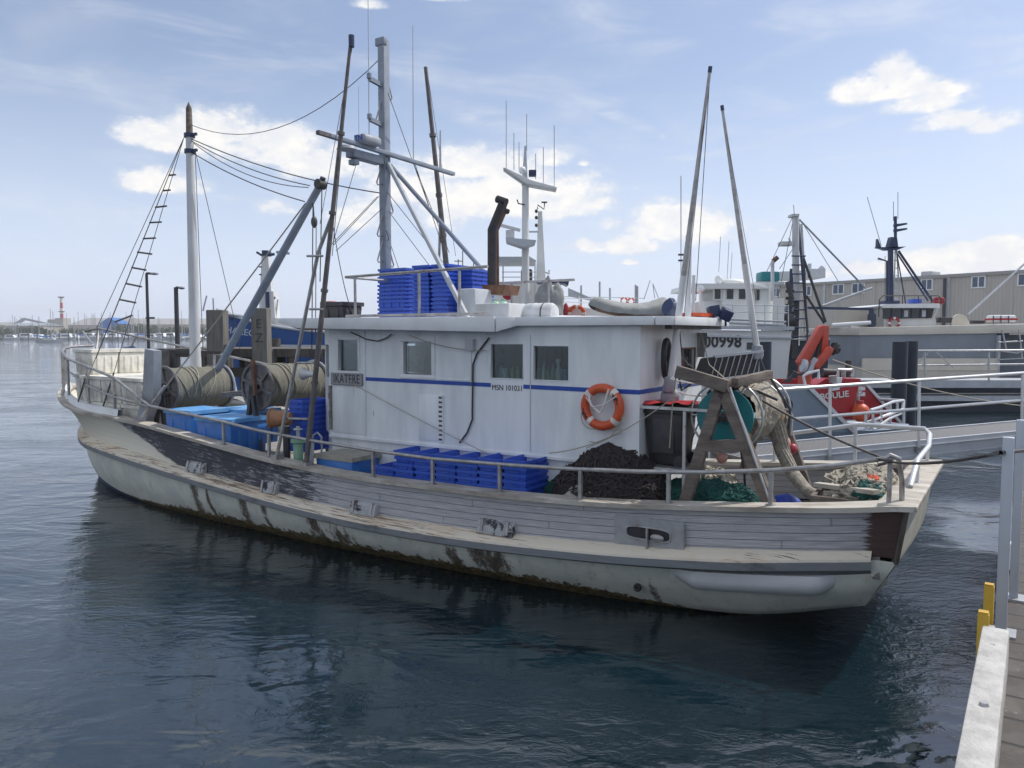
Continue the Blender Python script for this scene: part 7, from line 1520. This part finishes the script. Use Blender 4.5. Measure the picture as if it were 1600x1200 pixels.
for i, (px, h, wd) in enumerate(((5,5,10),(22,5,9),(40,5,11),(56,6,10),(74,5,8),(112,5,7),(136,5,9),(192,7,9),(206,8,11),(230,7,10),(243,5,8),(262,6,10),(290,6,9),(312,5,9))):
    far_tree(px, 462+rt.uniform(0, 8), h, wd, f'dark bushy tree on the far shore, {["first","second","third","fourth","fifth","sixth","seventh","eighth","ninth","tenth","eleventh","twelfth","thirteenth","fourteenth"][i]} tree from the left')
yp = thing('yacht', frame(G(60, 420), 0), 'small white yacht with bare mast moored in the far marina', 'yacht', 'yachts moored in the far marina')
rows = []
for i in range(13):
    u = i/12; w_ = 1.4*(1-(max(0, u-.35)/.65)**2)**.7; rows.append([Vector((-4.5+9.5*u, -w_, 1.0+.35*u*u)), Vector((-4.2+8.6*u, -w_*.6, -.1)), Vector((-4.2+8.6*u, w_*.6, -.1)), Vector((-4.5+9.5*u, w_, 1.0+.35*u*u))])
mb = MB(); mb.grid(rows, close=True); mb.f.append((0, 1, 2, 3)); mb.build('hull', M['white'], yp); sub('coachroof', 'ltgrey', yp, lambda m: m.prism([(-2, -.8, 1), (2.5, -.8, 1.1), (1.8, -.8, 1.65), (-1.8, -.8, 1.7)], (0, 1.6, 0)))
sub('mast', 'rail', yp, lambda m: m.tube([(.8, 0, 1), (.8, 0, 12.5)], .13, 6, r1=.09)); sub('boom', 'binblue', yp, lambda m: m.tube([(.8, 0, 2.3), (-3.4, 0, 2.4)], .22, 6))
for i in range(66):
    px = rt.choice([rt.uniform(2, 320), rt.uniform(20, 300)]); D_ = rt.uniform(408, 446); sc_ = rt.uniform(.75, 1.3); Mx = frame(G(px, D_), rt.choice([0, math.pi])+rt.uniform(-.9, .9)) @ Matrix.Scale(sc_, 4)
    if i == 0: continue
    copy_tree(yp, None, Mx)
lp = thing('launch', frame(G(20, 400), .1), 'small white motor launch without mast in the far marina', 'launch', 'launches in the far marina')
mb = MB(); mb.grid([[Vector((v.x*.85, v.y*1.2, v.z*1.15)) for v in r_] for r_ in rows], close=True); mb.build('hull', M['white'], lp); sub('cabin', 'white', lp, lambda m: m.prism([(-3, -1.1, 1.1), (2, -1.1, 1.2), (1, -1.1, 2.7), (-2.8, -1.1, 2.8)], (0, 2.2, 0))); sub('window_band', 'glassdark', lp, lambda m: m.prism([(-2.4, -1.12, 1.8), (1.1, -1.12, 1.8), (.8, -1.12, 2.4), (-2.4, -1.12, 2.4)], (0, 2.24, 0)))
for i in range(44):
    px = rt.uniform(-4, 320); Mx = frame(G(px, rt.uniform(402, 446)), rt.choice([0, math.pi])+rt.uniform(-1, 1)) @ Matrix.Scale(rt.uniform(.8, 1.4), 4); copy_tree(lp, None, Mx)
for i in range(24):
    px = 4+i*13.2+rt.uniform(-4, 4); tag(wsub('berth_pile', 'pile', None, lambda m: m.tube([G(px, 404, -1), G(px, 404, 3.6+rt.uniform(0, 1))], .3, 7)), 'dark berth pile standing along the front of the far marina', 'pile', 'berth piles in the far marina')
fb = copy_tree(yp, None, frame(G(78, 270), .0) @ Matrix.Scale(.95, 4), 'white masted boat lying alone on the water off the far marina'); fb['group'] = 'boats anchored off the marina'

# the hazy air over the harbour: one closed box round everything
mb = MB(); mb.box((-720, -70, -4), (430, 905, 34))
hm = bpy.data.materials.new('haze'); hm.use_nodes = True; t = NT(hm.node_tree); t.n.clear()
pv = t.n.new('ShaderNodeVolumePrincipled'); pv.inputs['Color'].default_value = (.92, .95, 1, 1); pv.inputs['Density'].default_value = .00045; pv.inputs['Anisotropy'].default_value = .2
om = t.n.new('ShaderNodeOutputMaterial'); t.link(pv.outputs[0], om.inputs['Volume'])
hzo = mb.build('haze', hm, F=I4); tag(hzo, kind='stuff')
